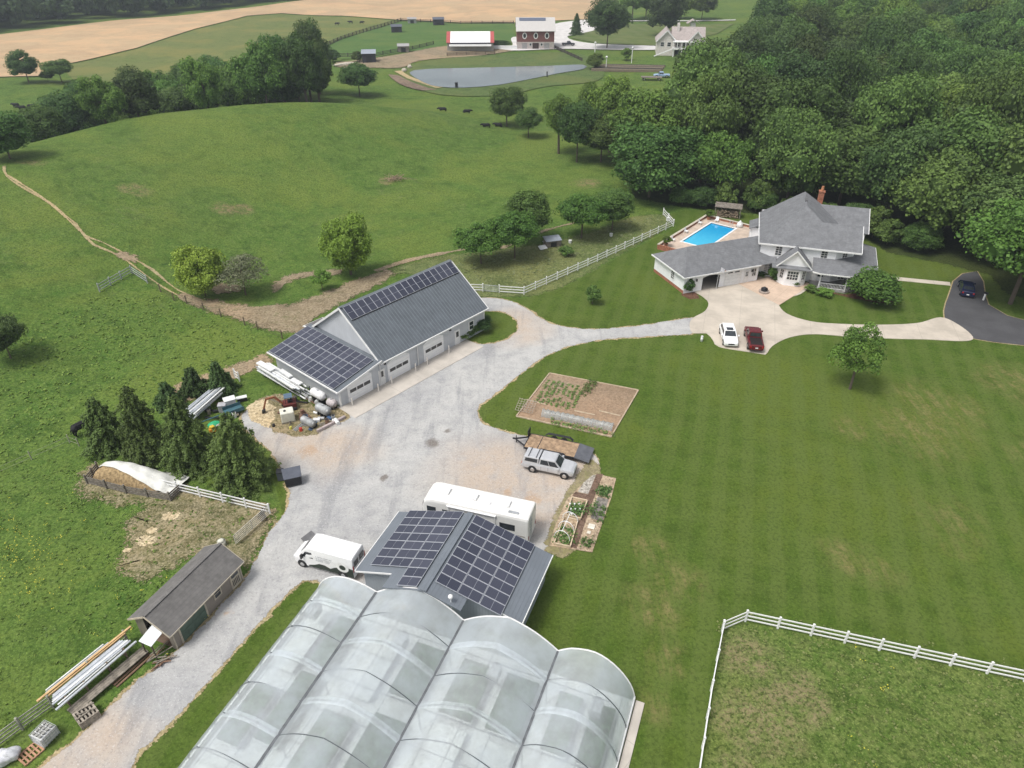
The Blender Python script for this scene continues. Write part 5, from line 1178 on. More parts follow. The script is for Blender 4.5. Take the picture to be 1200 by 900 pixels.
t = car('pickup_truck', 'silver four-door pickup with a bed cap parked beside the flatbed trailer', 'pickup truck', pos, rz, SIL, 5.3, 1.86, .42, 1.12, 1.80, 1.10, 1.12, (1.75, 4.0, 1.85, 3.35), win=2, wr=.38, fx=.17, rx=.215)
mb = MB(); lo = [(-2.6, -.86, 1.1), (-.93, -.86, 1.1), (-.93, .86, 1.1), (-2.6, .86, 1.1)]; up = [(-2.42, -.74, 1.76), (-.93, -.74, 1.78), (-.93, .74, 1.78), (-2.42, .74, 1.76)]
mb.add(lo + up, MB.BF, SIL); cap = mb.build('bed_cap', t, False, .04); mb = MB(); quad_on(mb, [lo[0], lo[1], up[1], up[0]], .12, .92, .25, .82, GLASS); quad_on(mb, [lo[2], lo[3], up[3], up[2]], .08, .88, .25, .82, GLASS); quad_on(mb, [lo[3], lo[0], up[0], up[3]], .1, .9, .2, .85, GLASS); mb.build('cap_window', cap)
mb = MB(); 
for x in (-2.0, -1.2): mb.beam((x, -.72, 1.84), (x, .72, 1.84), .05, .04, BLACK)
mb.build('roof_rack', t)
a = at(856.5, 408.5, .08); car('estate_car', 'white car with a sunroof parked on the concrete, nose to the lawn', 'car', (a.x + .25, a.y + 2.45, .08), -96, WHT, 4.8, 1.86, .25, 1.0, 1.55, .95, 1.0, (.25, 3.55, .75, 2.75), win=3, wr=.34)
sr = MB(); sr.box(-.35, -.42, 1.552, .35, .42, 1.565, GLASS); 
for o in bpy.data.objects:
    if o.name == 'estate_car': sr.build('sunroof', o)
a = at(884, 414, .08); t = car('pickup_truck', 'maroon pickup seen from behind beside the white car', 'pickup truck', (a.x + .6, a.y + 2.75, .08), 81, MAR, 5.5, 1.95, .42, 1.10, 1.82, 1.08, 1.12, (2.1, 4.05, 2.25, 3.5), win=2, wr=.39)
mb = MB(); mb.box(-2.6, -.72, 1.125, -.75, .72, 1.14, M('bed_liner', (.018, .012, .012), .8)); mb.build('bed', t)
a = at(1133, 349, .06); car('sedan_car', 'dark blue sedan on the asphalt drive beneath the maple', 'car', (a.x + .9, a.y + 2.1, .06), 66, BLU, 4.7, 1.84, .22, .95, 1.42, .90, .98, (.55, 3.6, 1.25, 2.8), win=2, wr=.33)
a = at(666, 54.5); t = car('pickup_truck', 'dark pickup on the far gravel lot beside the brick barn', 'pickup truck', (a.x, a.y, a.z + .35), 0, M('black_car_paint', (.02, .022, .028), .3), 5.6, 1.95, .42, 1.1, 1.82, 1.08, 1.12, (2.1, 4.05, 2.25, 3.5), win=2, wr=.39)
# cargo van
pos, rz = veh_pose((400.5, 677), (354, 664), -1, 2.0, .05)
def van():
    t = thing('cargo_van', 'white high-roof cargo van with grey and green side artwork parked by the solar garage', 'van', pos, rz); L, h = 5.9, 1.0; X = -L / 2 - .2
    mb = MB(); secs = []
    for x, zb, zt, w in ((0, .35, 2.42, .96), (.05, .33, 2.50, 1), (3.9, .33, 2.52, 1), (4.35, .33, 2.40, 1), (5.0, .34, 1.62, .97), (5.15, .34, 1.40, .95), (5.65, .38, 1.15, .9), (5.9, .5, .85, .72)):
        secs.append((X + x, [(0, zb), (h * w, zb), (h * w, zb + (zt - zb) * .6), (h * w * .93, zt - .12), (h * w * .80, zt), (0, zt + .03)]))
    mb.loft(secs, WHT); b = mb.build('body', t, False, .03)
    mb = MB(); mb.add([(X + 4.40, -.80, 2.32), (X + 4.40, .80, 2.32), (X + 5.02, .84, 1.63), (X + 5.02, -.84, 1.63)], [(0, 1, 2, 3)], GLASS); 
    for v in range(0): pass
    mb.v = [(x + .02, y, z + .035) for x, y, z in mb.v]; mb.build('windscreen', t)
    for s in (-1, 1):
        y = s * 1.006; mb = MB(); mb.add([(X + 3.75, y, 1.35), (X + 4.85, y * .985, 1.35), (X + 4.45, y * .97, 1.98), (X + 3.85, y * .97, 2.02)], [(0, 1, 2, 3)], GLASS); mb.build('side_window', t)
        mb = MB(); mb.box(X + 4.7, s * 1.0, 1.25, X + 4.85, s * 1.25, 1.65, BLACK); mb.build('mirror', t)
        mb = MB(); mb.box(X + 5.55, s * .6, .78, X + 5.78, s * .88, .98, M('headlight_lens', (.75, .76, .78), .15)); mb.build('headlight', t)
        mb = MB(); mb.box(X - .02, s * .86, 1.0, X + .06, s * .97, 1.7, M('tail_lamp_red', (.35, .02, .02), .25)); mb.build('tail_light', t)
        for x in (X + 1.05, X + 4.95): mb = MB(); mb.cyl((x, s * .84, .38), (x, s * 1.008, .38), .44, .44, BLACK, 18); mb.build('wheel_arch', t); wheel(t, x, s * .92, .35)
        GR = M('graphic_dark_green', (.028, .04, .03), .4); WR = M('graphic_white', (.8, .8, .78), .4); LT = M('van_lettering', (.30, .33, .36), .5)
        mb = MB(); yy = s * 1.005
        pts = [(0.02, .36), (0.02, 1.35), (.45, 1.38), (1.1, 1.25), (1.75, 1.02), (2.2, .74), (2.7, .95), (3.2, .97), (3.7, .70), (4.3, .5), (4.3, .36)]
        mb.add([(X + a_, yy, b_) for a_, b_ in pts], [tuple(range(len(pts)))], GR); mb.build('side_artwork', t)
        mb = MB()
        for r0_, r1_, m_, q in ((.0, .58, WR, .004), (.0, .30, GR, .008)):
            mb.add([(X + 1.0 + r1_ * math.cos(a_), yy + s * q, 1.28 + r1_ * .92 * math.sin(a_)) for a_ in np.arange(0, 6.28, .35)], [tuple(range(18))], m_)
        mb.build('round_emblem', t)
        mb = MB(); rr = random.Random(3)
        for row, z in enumerate((1.72, 1.55, 1.4, 1.26)):
            x = X + 1.95 + .1 * row
            while x < X + 3.5: wd = rr.uniform(.03, .07); mb.box(x, yy - .001, z, x + wd, yy + s * .004, z + .07, LT); x += wd + (.03 if rr.random() < .8 else .1)
        mb.build('lettering', t)
    mb = MB(); mb.box(X - .02, -.75, 1.4, X + .01, -.1, 2.0, GLASS); mb.box(X - .02, .1, 1.4, X + .01, .75, 2.0, GLASS); mb.build('rear_window', t)
    mb = MB(); mb.box(X + 5.72, -.6, .55, X + 5.9, .6, .72, BLACK); mb.build('grille', t)
van()
a = at(362, 631); t = thing('wheel_stop', 'grey rubber ramp lying on the gravel behind the van', 'ramp', (a.x, a.y, .05), 55); mb = MB(); mb.slab([(-.6, -.3, .05), (.6, -.3, .05), (.6, .3, .28), (-.6, .3, .28)], .05, M('grey_rubber', (.16, .16, .165), .9)); mb.build('plate', t)
# motorhome
def rv():
    a = at(493.4, 582.5, 3.3); b = at(618.7, 609.6, 3.3); c_ = at(630, 588, 3.3); e = at(506, 561.3, 3.3); d = (a - b); d.z = 0; L = d.length; d.normalize(); n = Vector((-d.y, d.x, 0))
    ctr = (a + b + c_ + e) / 4; rz = math.degrees(math.atan2(d.y, d.x))
    t = thing('motorhome', 'long white motorhome parked behind the solar garage roof', 'motorhome', (ctr.x, ctr.y, .05), rz); h = 1.25; X = -L / 2
    CRM = M('cream_white_gelcoat', (.74, .735, .71), .35, var=.03, grain=False)
    mb = MB(); secs = []
    for x, zt, w in ((0, 3.20, .97), (.12, 3.28, 1), (L - 1.0, 3.28, 1), (L - .45, 3.16, .99), (L - .15, 2.9, .96), (L, 2.3, .92)):
        secs.append((X + x, [(0, .38), (h * w, .38), (h * w, zt - .3), (h * w * .95, zt - .08), (h * w * .85, zt), (0, zt + .04)]))
    mb.loft(secs, CRM); mb.build('body', t, False, .03)
    mb = MB(); mb.add([(X + L + .012, -1.1, 1.2), (X + L + .012, 1.1, 1.2), (X + L - .06, 1.08, 2.55), (X + L - .06, -1.08, 2.55)], [(0, 1, 2, 3)], GLASS); mb.v = [(x + .06, y, z) for x, y, z in mb.v]; mb.build('windscreen', t)
    for s in (-1, 1):
        for x0, x1, z0, z1 in ((L - 1.3, L - .45, 1.35, 2.4), (L - 2.9, L - 1.9, 1.5, 2.35), (4.6, 6.0, 1.5, 2.3), (1.2, 2.6, 1.6, 2.3)):
            mb = MB(); mb.box(X + x0, s * (h - .02), z0, X + x1, s * (h + .012), z1, GLASS); mb.build('side_window', t)
        mb = MB(); mb.box(X + .2, s * (h - .01), .45, X + L - .5, s * (h + .008), .95, M('rv_skirt_grey', (.36, .36, .37), .5)); mb.build('skirt_panel', t)
        mb = MB(); mb.beam((X + .3, s * (h + .01), 1.15), (X + L - 1, s * (h + .01), 1.32), .012, .10, M('rv_stripe', (.30, .26, .22), .5)); mb.build('stripe', t)
        for x in (2.6, L - 1.7): mb = MB(); mb.cyl((X + x, s * (h - .2), .48), (X + x, s * (h + .014), .48), .56, .56, BLACK, 18); mb.build('wheel_arch', t); wheel(t, X + x, s * (h - .1), .48, .3)
        mb = MB(); mb.box(X - .02, s * .95, .75, X + .03, s * 1.15, 1.15, M('tail_lamp_red', (.35, .02, .02), .25)); mb.build('tail_light', t)
    for i, x in enumerate((2.0, 5.0, 7.6)):
        mb = MB(); mb.box(X + x, -.42, 3.3, X + x + (1.0 if i != 1 else .5), .35, 3.52, WHITE_V); mb.build('roof_vent', t, False, .06)
    mb = MB(); mb.cyl((X + 3.9, .3, 3.3), (X + 3.9, .3, 3.45), .3, .2, WHITE_V, 14); mb.build('roof_dome', t); mb = MB(); mb.box(X + 1.0, .7, 3.3, X + 1.9, .9, 3.42, GALV); mb.build('ladder_rack', t)
    mb = MB()
    for k in (-.25, .25): mb.cyl((X - .08, k + .6, .8), (X - .08, k + .6, 3.3), .025, .025, GALV, 6)
    for z in np.arange(.9, 3.2, .35): mb.cyl((X - .08, .35, z), (X - .08, .85, z), .02, .02, GALV, 6)
    mb.build('rear_ladder', t)
    mb = MB(); s = 1 if (n.y < 0) else -1; mb.cyl((X + 2.9, s * (h + .09), 2.95), (X + 7.4, s * (h + .09), 2.95), .09, .09, WHITE_V, 10); mb.build('awning_roll', t)
    for x in (3.0, 7.3): mb = MB(); mb.beam((X + x, s * (h + .09), .7), (X + x, s * (h + .09), 2.9), .05, .05, WHITE_V); mb.build('awning_arm', t)
rv()
# flatbed trailer
def trailer():
    a = at(618, 515.5, .75); b = at(676, 527.5, .75); d = b - a; L = d.length; rz = math.degrees(math.atan2(d.y, d.x))
    t = thing('flatbed_trailer', 'flatbed trailer with wooden deck and black fenders beside the silver pickup', 'trailer', (a.x, a.y, .05), rz); h = 1.15
    DK = M('deck_planks', (.36, .25, .16), .85, var=.25, scale=2.5, bump=.4); FR = M('black_frame_steel', (.03, .03, .034), .5)
    mb = MB()
    for k in range(9): y = -h + .02 + k * (2 * h) / 9; mb.box(.02, y, .62, L, y + 2 * h / 9 - .02, .68, DK)
    mb.box(1.35, -h, .675, 1.42, h, .70, FR); mb.build('deck', t)
    mb = MB(); mb.beam((0, -h - .06, .58), (L, -h - .06, .58), .1, .2, FR); mb.beam((0, h + .06, .58), (L, h + .06, .58), .1, .2, FR); mb.beam((0, -h, .58), (0, h, .58), .1, .2, FR)
    for x in np.arange(.5, L, .6): mb.beam((x, -h, .52), (x, h, .52), .06, .12, FR)
    mb.build('frame', t)
    mb = MB(); mb.slab([(L, -h - .08, .69), (L + 1.55, -h - .08, .42), (L + 1.55, h + .08, .42), (L, h + .08, .69)], .08, M('ramp_steel', (.11, .115, .13), .6)); mb.build('ramp', t)
    mb = MB(); mb.beam((0, -.8, .52), (-1.35, 0, .55), .1, .14, FR); mb.beam((0, .8, .52), (-1.35, 0, .55), .1, .14, FR); mb.cyl((-1.2, 0, .1), (-1.2, 0, 1.0), .05, .05, FR, 8); mb.box(-1.6, -.08, .5, -1.3, .08, .62, FR); mb.build('tongue', t)
    mb = MB(); mb.box(-.12, h - .7, .68, -.04, h + .1, 1.5, FR); mb.build('spare_holder', t)
    for s in (-1, 1):
        mb = MB(); x0 = L * .36
        mb.box(x0, s * (h + .12), .95, x0 + 2.3, s * (h + .42), 1.0, FR); mb.slab([(x0 - .35, s * (h + .12), .7), (x0, s * (h + .12), 1.0), (x0, s * (h + .42), 1.0), (x0 - .35, s * (h + .42), .7)], .05, FR); mb.slab([(x0 + 2.3, s * (h + .12), 1.0), (x0 + 2.65, s * (h + .12), .7), (x0 + 2.65, s * (h + .42), .7), (x0 + 2.3, s * (h + .42), 1.0)], .05, FR); mb.build('fender', t)
        for x in (x0 + .6, x0 + 1.65): wheel(t, x, s * (h + .27), .37, .22, WHITE)
trailer()

# ------------------------------------------------------------------ fences
def rail_fence(name, label, pts, sp, hgt, nr, mat, pw=.13, rh=.12, group=None, rw=.045, kindpost='post', wire=False, hollow=False):
    P = [Vector((x, y, h1(x, y))) for x, y in pts]; o = P[0]; t = thing(name, label, 'fence', o, 0, group); rails = [MB() for _ in range(nr)]; cnt = 0
    for i, (a, b) in enumerate(zip(P[:-1], P[1:])):
        n = max(1, round((b - a).length / sp)); prev = None
        for k in range(n + 1):
            q = a.lerp(b, k / n); q = Vector((q.x, q.y, h1(q.x, q.y))) - o
            if prev is not None:
                for j in range(nr):
                    z = hgt * (j + .72) / nr - (.0 if nr > 2 else .05)
                    if wire: rails[j].beam(prev + Vector((0, 0, z)), q + Vector((0, 0, z)), .02, .02, mat)
                    else: rails[j].beam(prev + Vector((0, 0, z)), q + Vector((0, 0, z)), rw, rh, mat)
            if not (k == n and i < len(P) - 2) and cnt < 100:
                m = MB(); m.box(q.x - pw / 2, q.y - pw / 2, q.z - .1, q.x + pw / 2, q.y + pw / 2, q.z + hgt + .1, mat); cnt += 1
                if not wire: m.add([(q.x - pw * .6, q.y - pw * .6, q.z + hgt + .1), (q.x + pw * .6, q.y - pw * .6, q.z + hgt + .1), (q.x + pw * .6, q.y + pw * .6, q.z + hgt + .1), (q.x - pw * .6, q.y + pw * .6, q.z + hgt + .1), (q.x, q.y, q.z + hgt + .18)], [(0, 1, 4), (1, 2, 4), (2, 3, 4), (3, 0, 4), (3, 2, 1, 0)], mat)
                m.build('post', t)
            prev = q
    for r_ in rails: r_.build('rail', t)
    return t
WF = WHITE_V
rail_fence('board_fence', 'short white rail fence at the barn gable, before the wire gate', pix([(550, 341.5), (566, 342)]), 2.4, 1.25, 3, WF)
rail_fence('board_fence', 'long white three-rail fence from the barn up to the pool, turning at the wood', pix([(585, 343.5), (614, 345.5), (700, 307), (789, 265.5), (777, 252)]), 2.45, 1.25, 3, WF)
g0, g1 = at(567, 342), at(584, 343.5); t = thing('wire_gate', 'galvanised wire gate closing the gap in the white fence by the barn', 'gate', g0, math.degrees(math.atan2(g1.y - g0.y, g1.x - g0.x))); L = (g1 - g0).length
mb = MB()
for z in (.2, 1.15): mb.cyl((.1, 0, z), (L - .1, 0, z), .03, .03, GALV, 6)
for x in (.1, L - .1): mb.cyl((x, 0, .2), (x, 0, 1.15), .03, .03, GALV, 6)
for x in np.arange(.25, L - .2, .2): mb.cyl((x, 0, .2), (x, 0, 1.15), .008, .008, GALV, 4)
for z in np.arange(.35, 1.1, .18): mb.cyl((.1, 0, z), (L - .1, 0, z), .008, .008, GALV, 4)
mb.build('frame', t)
rail_fence('board_fence', 'white three-rail paddock fence crossing the lower right of the lawn', pix([(846, 740), (873, 728.5), (1200, 799), (1300, 821)]), 2.55, 1.25, 3, WF)
rail_fence('board_fence', 'white fence seen end-on running down from the paddock corner', pix([(846, 741.5), (833, 810), (817, 915)]) + [(13.2, 19)], 2.5, 1.25, 3, WF)
rail_fence('board_fence', 'white three-rail fence between the spruces and the trampled ground', pix([(183, 570), (316.5, 602)]), 2.4, 1.15, 3, WF)
rail_fence('board_fence', 'little end of white fence below the round evergreen', pix([(276, 443), (281, 447)]), 1.5, 1.2, 3, WF)
GW_ = M('weathered_grey_fence', (.34, .34, .28), .85, var=.2, scale=3)
rail_fence('board_fence', 'old grey-green rail fence along the lane at the lower left', pix([(-12, 884), (27, 855), (63, 829), (150, 752)]), 2.6, 1.25, 4, GW_, .14, .11)
rail_fence('board_fence', 'grey rail fence corner on the pasture by the path', pix([(117, 342), (155, 320.5), (173, 332)]), 2.4, 1.2, 3, M('pale_grey_rails', (.36, .38, .38), .8))
WP = M('wooden_post', (.16, .125, .09), .9, var=.25)
rail_fence('wire_fence', 'wire fence on wooden posts below the dirt track', pix([(173, 332), (204, 352), (219, 356), (259, 371), (287, 381), (302, 386), (331, 397)]), 3.6, 1.15, 3, WP, .12, wire=True)
rail_fence('wire_fence', 'faint wire fence crossing the pasture left of the hay pile', pix([(-10, 560), (82, 519), (93, 523)]), 4, 1.0, 2, M('pale_wire', (.33, .33, .25), .9), .08, wire=True)
rail_fence('board_fence', 'dark fence between the hay field and the bright far paddock', pix([(378, 57), (400, 47), (430, 37), (470, 25)]), 4.5, 1.6, 3, M('dark_fence_board', (.055, .045, .04), .9), .3, .2, rw=.08)
rail_fence('board_fence', 'dark fence along the tan field edge behind the far barns', pix([(470, 25), (540, 28.5), (602, 28)]), 6, 1.5, 3, M('dark_fence_board', (0, 0, 0)), .3, .18, rw=.08)
rail_fence('board_fence', 'dark fence at the lower edge of the bright far paddock', pix([(392, 67), (440, 66.5), (475, 60), (508, 52.5)]), 5, 1.4, 3, M('dark_fence_board', (0, 0, 0)), .3, .18, rw=.08)
rail_fence('board_fence', 'brown fence in front of the white-roofed far barn', pix([(524, 66), (580, 64)]), 4, 1.3, 3, M('brown_fence', (.14, .11, .08), .9), .3, .25, rw=.08)
rail_fence('board_fence', 'dark fence running down from the brick barn to the pond', pix([(650, 57), (682, 72)]), 4, 1.2, 3, M('dark_fence_board', (0, 0, 0)), .3, .3, rw=.08)
# pipe gate at the lane
g0, g1 = at(316, 604), at(276, 640); t = thing('pipe_gate', 'pale pipe gate standing open between the white fence and the shed', 'gate', (g0.x, g0.y, 0), math.degrees(math.atan2(g1.y - g0.y, g1.x - g0.x))); L = (g1 - g0).length
mb = MB()
for z in np.linspace(.2, 1.2, 6): mb.cyl((.1, 0, z), (L - .1, 0, z), .032, .032, M('gate_paint', (.55, .52, .46), .5), 6)
for x in (.1, L / 2, L - .1): mb.cyl((x, 0, .2), (x, 0, 1.2), .035, .035, M('gate_paint', (0, 0, 0)), 6)
mb.build('frame', t)
#PART6
# ------------------------------------------------------------------ hay pile, junk yard, racks
def hay():
    p = at(152, 580); q = at(104, 566); r_ = at(200, 586); d = (r_ - q); L = d.length; rz = math.degrees(math.atan2(d.y, d.x))
    HY = M('hay', (.34, .245, .13), .95, var=.3, scale=4, bump=1.0)
    t = thing('hay_pile', 'brown hay pile half covered by a tarp inside a low board pen', 'hay pile', (q.x, q.y, 0), rz)
    mb = MB(); N = 22; Mn = 12; vs = []; rr = random.Random(2)
    def hz_(u, v): return 1.95 * (math.sin(math.pi * min(1, u * 1.12)) ** .42 if 0 < u * 1.12 < 1 else 0) * (1 - abs(2 * v - 1) ** 3.0) * (1 - .35 * u)
    for i in range(N + 1):
        for j in range(Mn + 1): u, v = i / N, j / Mn; vs.append((u * (L - 1), .2 + v * 2.6, hz_(u, v) + rr.uniform(-.09, .09)))
    mb.add(vs, [(i * (Mn + 1) + j, (i + 1) * (Mn + 1) + j, (i + 1) * (Mn + 1) + j + 1, i * (Mn + 1) + j + 1) for i in range(N) for j in range(Mn)], HY); mb.build('hay', t, True)
    tp = thing('tarp', 'white tarpaulin draped over the back and end of the hay pile', 'tarp', (q.x, q.y, 0), rz); mb = MB(); vs = []
    TP = M('white_tarp', (.66, .66, .62), .6, var=.08, scale=1.5, bump=.3)
    for i in range(31):
        for j in range(13):
            u = i / 30; v = j / 12; uu = .05 + u * 1.02; y0_ = 1.25 - 1.1 * u; y = y0_ + v * (3.0 - y0_)
            vv = min(max((y - .2) / 2.6, 0.02), .98); z = max(hz_(min(uu * .93, .90), vv), .25) + .17 + .05 * math.sin(u * 31 + v * 4) * (.4 + u) + .03 * math.sin(v * 17 + u * 9)
            if u > .82: z = z * (1 - (u - .82) * 1.6) + .1
            vs.append((uu * (L - .6), y, z))
    mb.add(vs, [(i * 13 + j, (i + 1) * 13 + j, (i + 1) * 13 + j + 1, i * 13 + j + 1) for i in range(30) for j in range(12)], TP); mb.build('sheet', tp, True)
    pen = thing('board_pen', 'low weathered board pen round the hay pile', 'pen', (q.x, q.y, 0), rz); PW = M('pen_boards', (.20, .18, .155), .9, var=.3, scale=3)
    for a, b in (((0, -.1), (L * .5, -.3)), ((L * .5, -.3), (L + .1, -.1)), ((L + .1, -.1), (L + .2, 1.4)), ((0, -.1), (-.4, 1.8))):
        mb = MB()
        for z in (.15, .38, .61, .84): mb.beam((*a, z), (*b, z), .04, .16, PW)
        mb.build('board_panel', pen)
    for x, y in ((0, -.14), (L * .25, -.25), (L * .5, -.35), (L * .75, -.25), (L + .12, -.14), (-.4, 1.8), (-.2, .9)): mb = MB(); mb.box(x - .07, y - .07, 0, x + .07, y + .07, 1.15, PW); mb.build('post', pen)
hay()
def at0(x, y, z=0): return at(x, y, z)
# dumpster and bin
p = at0(342, 570); t = thing('dumpster', 'black wheeled dumpster on the gravel beside the light green spruce', 'dumpster', (p.x + .1, p.y + .4, .05), 20)
DB = M('dumpster_black', (.02, .021, .025), .45, var=.2); DG = M('dumpster_lid', (.10, .11, .135), .35, var=.1)
mb = MB(); mb.slab([(-.75, -.55, 1.1), (.75, -.55, 1.1), (.85, .7, 1.35), (-.85, .7, 1.35)], .95, DB); mb.build('body', t); mb = MB(); mb.slab([(-.82, -.62, 1.16), (.82, -.62, 1.16), (.9, .76, 1.43), (-.9, .76, 1.43)], .05, DG); mb.build('lid', t, False, .02)
for s in (-1, 1): mb = MB(); mb.cyl((s * .6, .5, .1), (s * .75, .5, .1), .12, .12, RUBBER, 10); mb.build('wheel', t)
p = at0(330, 562); t = thing('trash_bin', 'grey lidded bin between the dumpster and the spruce', 'bin', (p.x, p.y, .05), 10); mb = MB(); mb.slab([(-.3, -.3, .95), (.3, -.3, .95), (.3, .35, 1.0), (-.3, .35, 1.0)], .9, M('bin_grey', (.09, .10, .12), .5)); mb.build('body', t); mb = MB(); mb.box(-.34, -.35, 1.0, .34, .4, 1.05, BLACK); mb.build('lid', t)
# material racks by the lean-to
bw = barn_w; LUM = {'w': M('white_trim_boards', (.70, .71, .70), .5, var=.1), 'g': M('grey_pipe_metal', (.42, .45, .47), .4, .3, var=.15), 's': M('silver_pipe', (.62, .65, .68), .35, .5, var=.1), 'b': M('old_board', (.26, .23, .19), .9, var=.3), 'y': M('yellow_new_board', (.60, .40, .20), .7, var=.12), 'r': M('brown_board', (.20, .12, .08), .8, var=.2)}
def rack(loc, rz, label, L, boards, feet, group=None, name='storage_rack', posts=M('rack_steel', (.10, .11, .115), .6)):
    t = thing(name, label, 'rack', loc, rz)
    for x in feet:
        mb = MB(); mb.box(x - .05, -.05, 0, x + .05, .05, 1.25, posts); mb.box(x - .05, 1.2, 0, x + .05, 1.3, 1.25, posts)
        for z in (.3, .75, 1.2): mb.box(x - .045, -.1, z - .05, x + .045, 1.35, z, posts)
        mb.build('rack_frame', t)
    return t
rr = random.Random(11)
def bundle(name, label, cat, loc, rz, items, group=None):
    """items: (x0, x1, y, z, w, h, mat, skew)"""
    t = thing(name, label, cat, loc, rz, group)
    for x0, x1, y, z, w, hh, m, sk in items: mb = MB(); mb.beam((x0, y, z + hh / 2), (x1, y + sk, z + hh / 2), w, hh, LUM[m]); mb.build('board', t)
    return t
x, y = bw(-1.9, 12.6)
rack((x, y, 0), BR - 90, 'steel rack along the outer wall of the solar lean-to', 8, [], (.6, 3.2, 5.8, 8.0))
bundle('board_stack', 'stack of white trim and window sashes on the rack beside the lean-to', 'board stack', (x, y, 0), BR - 90, [(0 + rr.uniform(-1.2, 1.4), 6.4 + rr.uniform(-.8, 1.9), -.25 + .17 * k, 1.21, .14, rr.uniform(.06, .2), 'wwsw'[k % 4], rr.uniform(-.12, .12)) for k in range(9)] + [(-.6, 2.3, .2, 1.45, .7, .16, 'w', .1), (3.0, 5.2, .9, 1.45, .5, .2, 'w', -.1), (5.6, 7.3, .6, 1.45, .6, .14, 'w', .1)])
bundle('board_stack', 'lower layer of white boards sticking out of the lean-to rack', 'board stack', (x, y, 0), BR - 90, [(-1.0 + rr.uniform(-.5, .8), 8.6 + rr.uniform(-.8, .6), -.35 + .2 * k, .76, .15, .08, 'wsgw'[k % 4], rr.uniform(-.2, .2)) for k in range(8)])
# pipe rack behind the spruces
a, b = at0(231, 493), at0(262, 466); rz = math.degrees(math.atan2(b.y - a.y, b.x - a.x)); L = (b - a).length
rack((a.x, a.y, 0), rz, 'steel rack holding pipes between the evergreens', L, [], (.4, L * .5, L - .4))
for lv, z in enumerate((.76, 1.21)): bundle('pipe_stack', ['lower layer of grey pipes on the rack between the evergreens', 'top layer of white and silver pipes on the rack between the evergreens'][lv], 'pipes', (a.x, a.y, 0), rz, [(rr.uniform(-.9, .2), L + rr.uniform(-.3, 1.3), -.3 + .2 * k, z, .12 if k % 3 else .18, .10 + .05 * (k % 2), 'swgs'[(k + lv) % 4], rr.uniform(-.15, .15)) for k in range(8)])
a = at0(196, 518); bundle('pipe_stack', 'loose white pipes poking out between the spruces', 'pipes', (a.x, a.y, 0), 30, [(0, 2.6, 0, .5, .12, .1, 's', .2), (.4, 2.0, .25, .55, .3, .12, 'w', 0), (-1.4, 1.6, -.2, .45, .07, .07, 'w', .1)])
# excavator
def excavator():
    p = at0(338, 482); t = thing('mini_excavator', 'small rusty red excavator with its arm down behind the square tank', 'excavator', (p.x, p.y + .6, 0), 200, None, .8)
    RD = M('faded_red_paint', (.13, .03, .025), .6, var=.25); RU = M('rusty_orange', (.30, .12, .06), .8, var=.3, scale=4); BC = M('blue_grey_canopy', (.10, .15, .21), .5)
    for s in (-1, 1): mb = MB(); mb.box(-1.0, s * .75 - .18, 0, 1.0, s * .75 + .18, .5, BLACK); mb.build('track', t, False, .12)
    mb = MB(); mb.box(-1.0, -.75, .5, .8, .75, 1.1, RD); mb.build('body', t, False, .06); mb = MB(); mb.box(-.6, -.65, 2.0, .5, .55, 2.1, BC)
    for x, y in ((-.5, -.55), (.4, -.55), (-.5, .45), (.4, .45)): mb.cyl((x, y, 1.1), (x, y, 2.0), .04, .04, BLACK, 6)
    mb.build('canopy', t); mb = MB(); mb.box(-.4, -.3, 1.1, .1, .3, 1.4, BLACK); mb.box(-.45, -.3, 1.4, -.3, .3, 1.8, BLACK); mb.build('seat', t)
    mb = MB(); mb.beam((.7, 0, .9), (1.7, 0, 2.3), .22, .28, RU); mb.beam((1.7, 0, 2.3), (2.9, 0, 2.2), .2, .26, RU); bo = mb.build('boom', t); mb = MB(); mb.beam((2.8, 0, 2.3), (3.4, 0, .7), .18, .22, RU); ar = mb.build('arm', t); mb = MB(); mb.cyl((1.2, 0, 1.3), (2.3, 0, 2.05), .05, .05, CHROME, 8); mb.build('hydraulic_ram', bo)
    mb = MB(); mb.slab([(3.2, -.3, .7), (3.7, -.3, .35), (3.7, .3, .35), (3.2, .3, .7)], .35, BLACK); mb.build('bucket', ar)
excavator()
p = at0(336, 497); t = thing('square_tank', 'white square plastic tank on the ground in the junk yard', 'tank', (p.x, p.y + .7, 0), 22); mb = MB(); mb.box(-.72, -.6, .12, .72, .6, 1.35, M('ivory_plastic', (.66, .65, .56), .5, var=.06)); mb.build('body', t, False, .1); mb = MB(); mb.cyl((-.2, -.1, 1.35), (-.2, -.1, 1.43), .14, .14, BLACK, 12); mb.build('cap', t); mb = MB(); mb.box(-.74, -.62, 0, .74, .62, .12, LUM['b']); mb.build('pallet', t)
def htank(px, py, L, r, m, label, rz, z0=.25, n='fuel_tank'):
    p = at0(px, py); t = thing(n, label, 'tank', (p.x, p.y + .4, 0), rz); mb = MB(); z = z0 + r
    mb.cyl((-L / 2, 0, z), (L / 2, 0, z), r, r, m, 20, False)
    for s in (-1, 1): mb.cyl((s * L / 2, 0, z), (s * (L / 2 + r * .25), 0, z), r, r * .8, m, 20, False); mb.cyl((s * (L / 2 + r * .25), 0, z), (s * (L / 2 + r * .36), 0, z), r * .8, r * .3, m, 20)
    mb.build('shell', t, True); mb = MB(); mb.cyl((0, 0, z + r * .9), (0, 0, z + r * 1.15), .12, .12, GALV, 10); mb.build('cap', t)
    for s in (-1, 1): mb = MB(); mb.box(s * L * .33 - .05, -r * .8, 0, s * L * .33 + .05, r * .8, z0 + r * .35, BLACK); mb.build('leg', t)
TW = M('white_tank_paint', (.68, .68, .68), .45, var=.08); TG = M('dull_tank_metal', (.40, .41, .41), .45, .3, var=.2, scale=1.5)
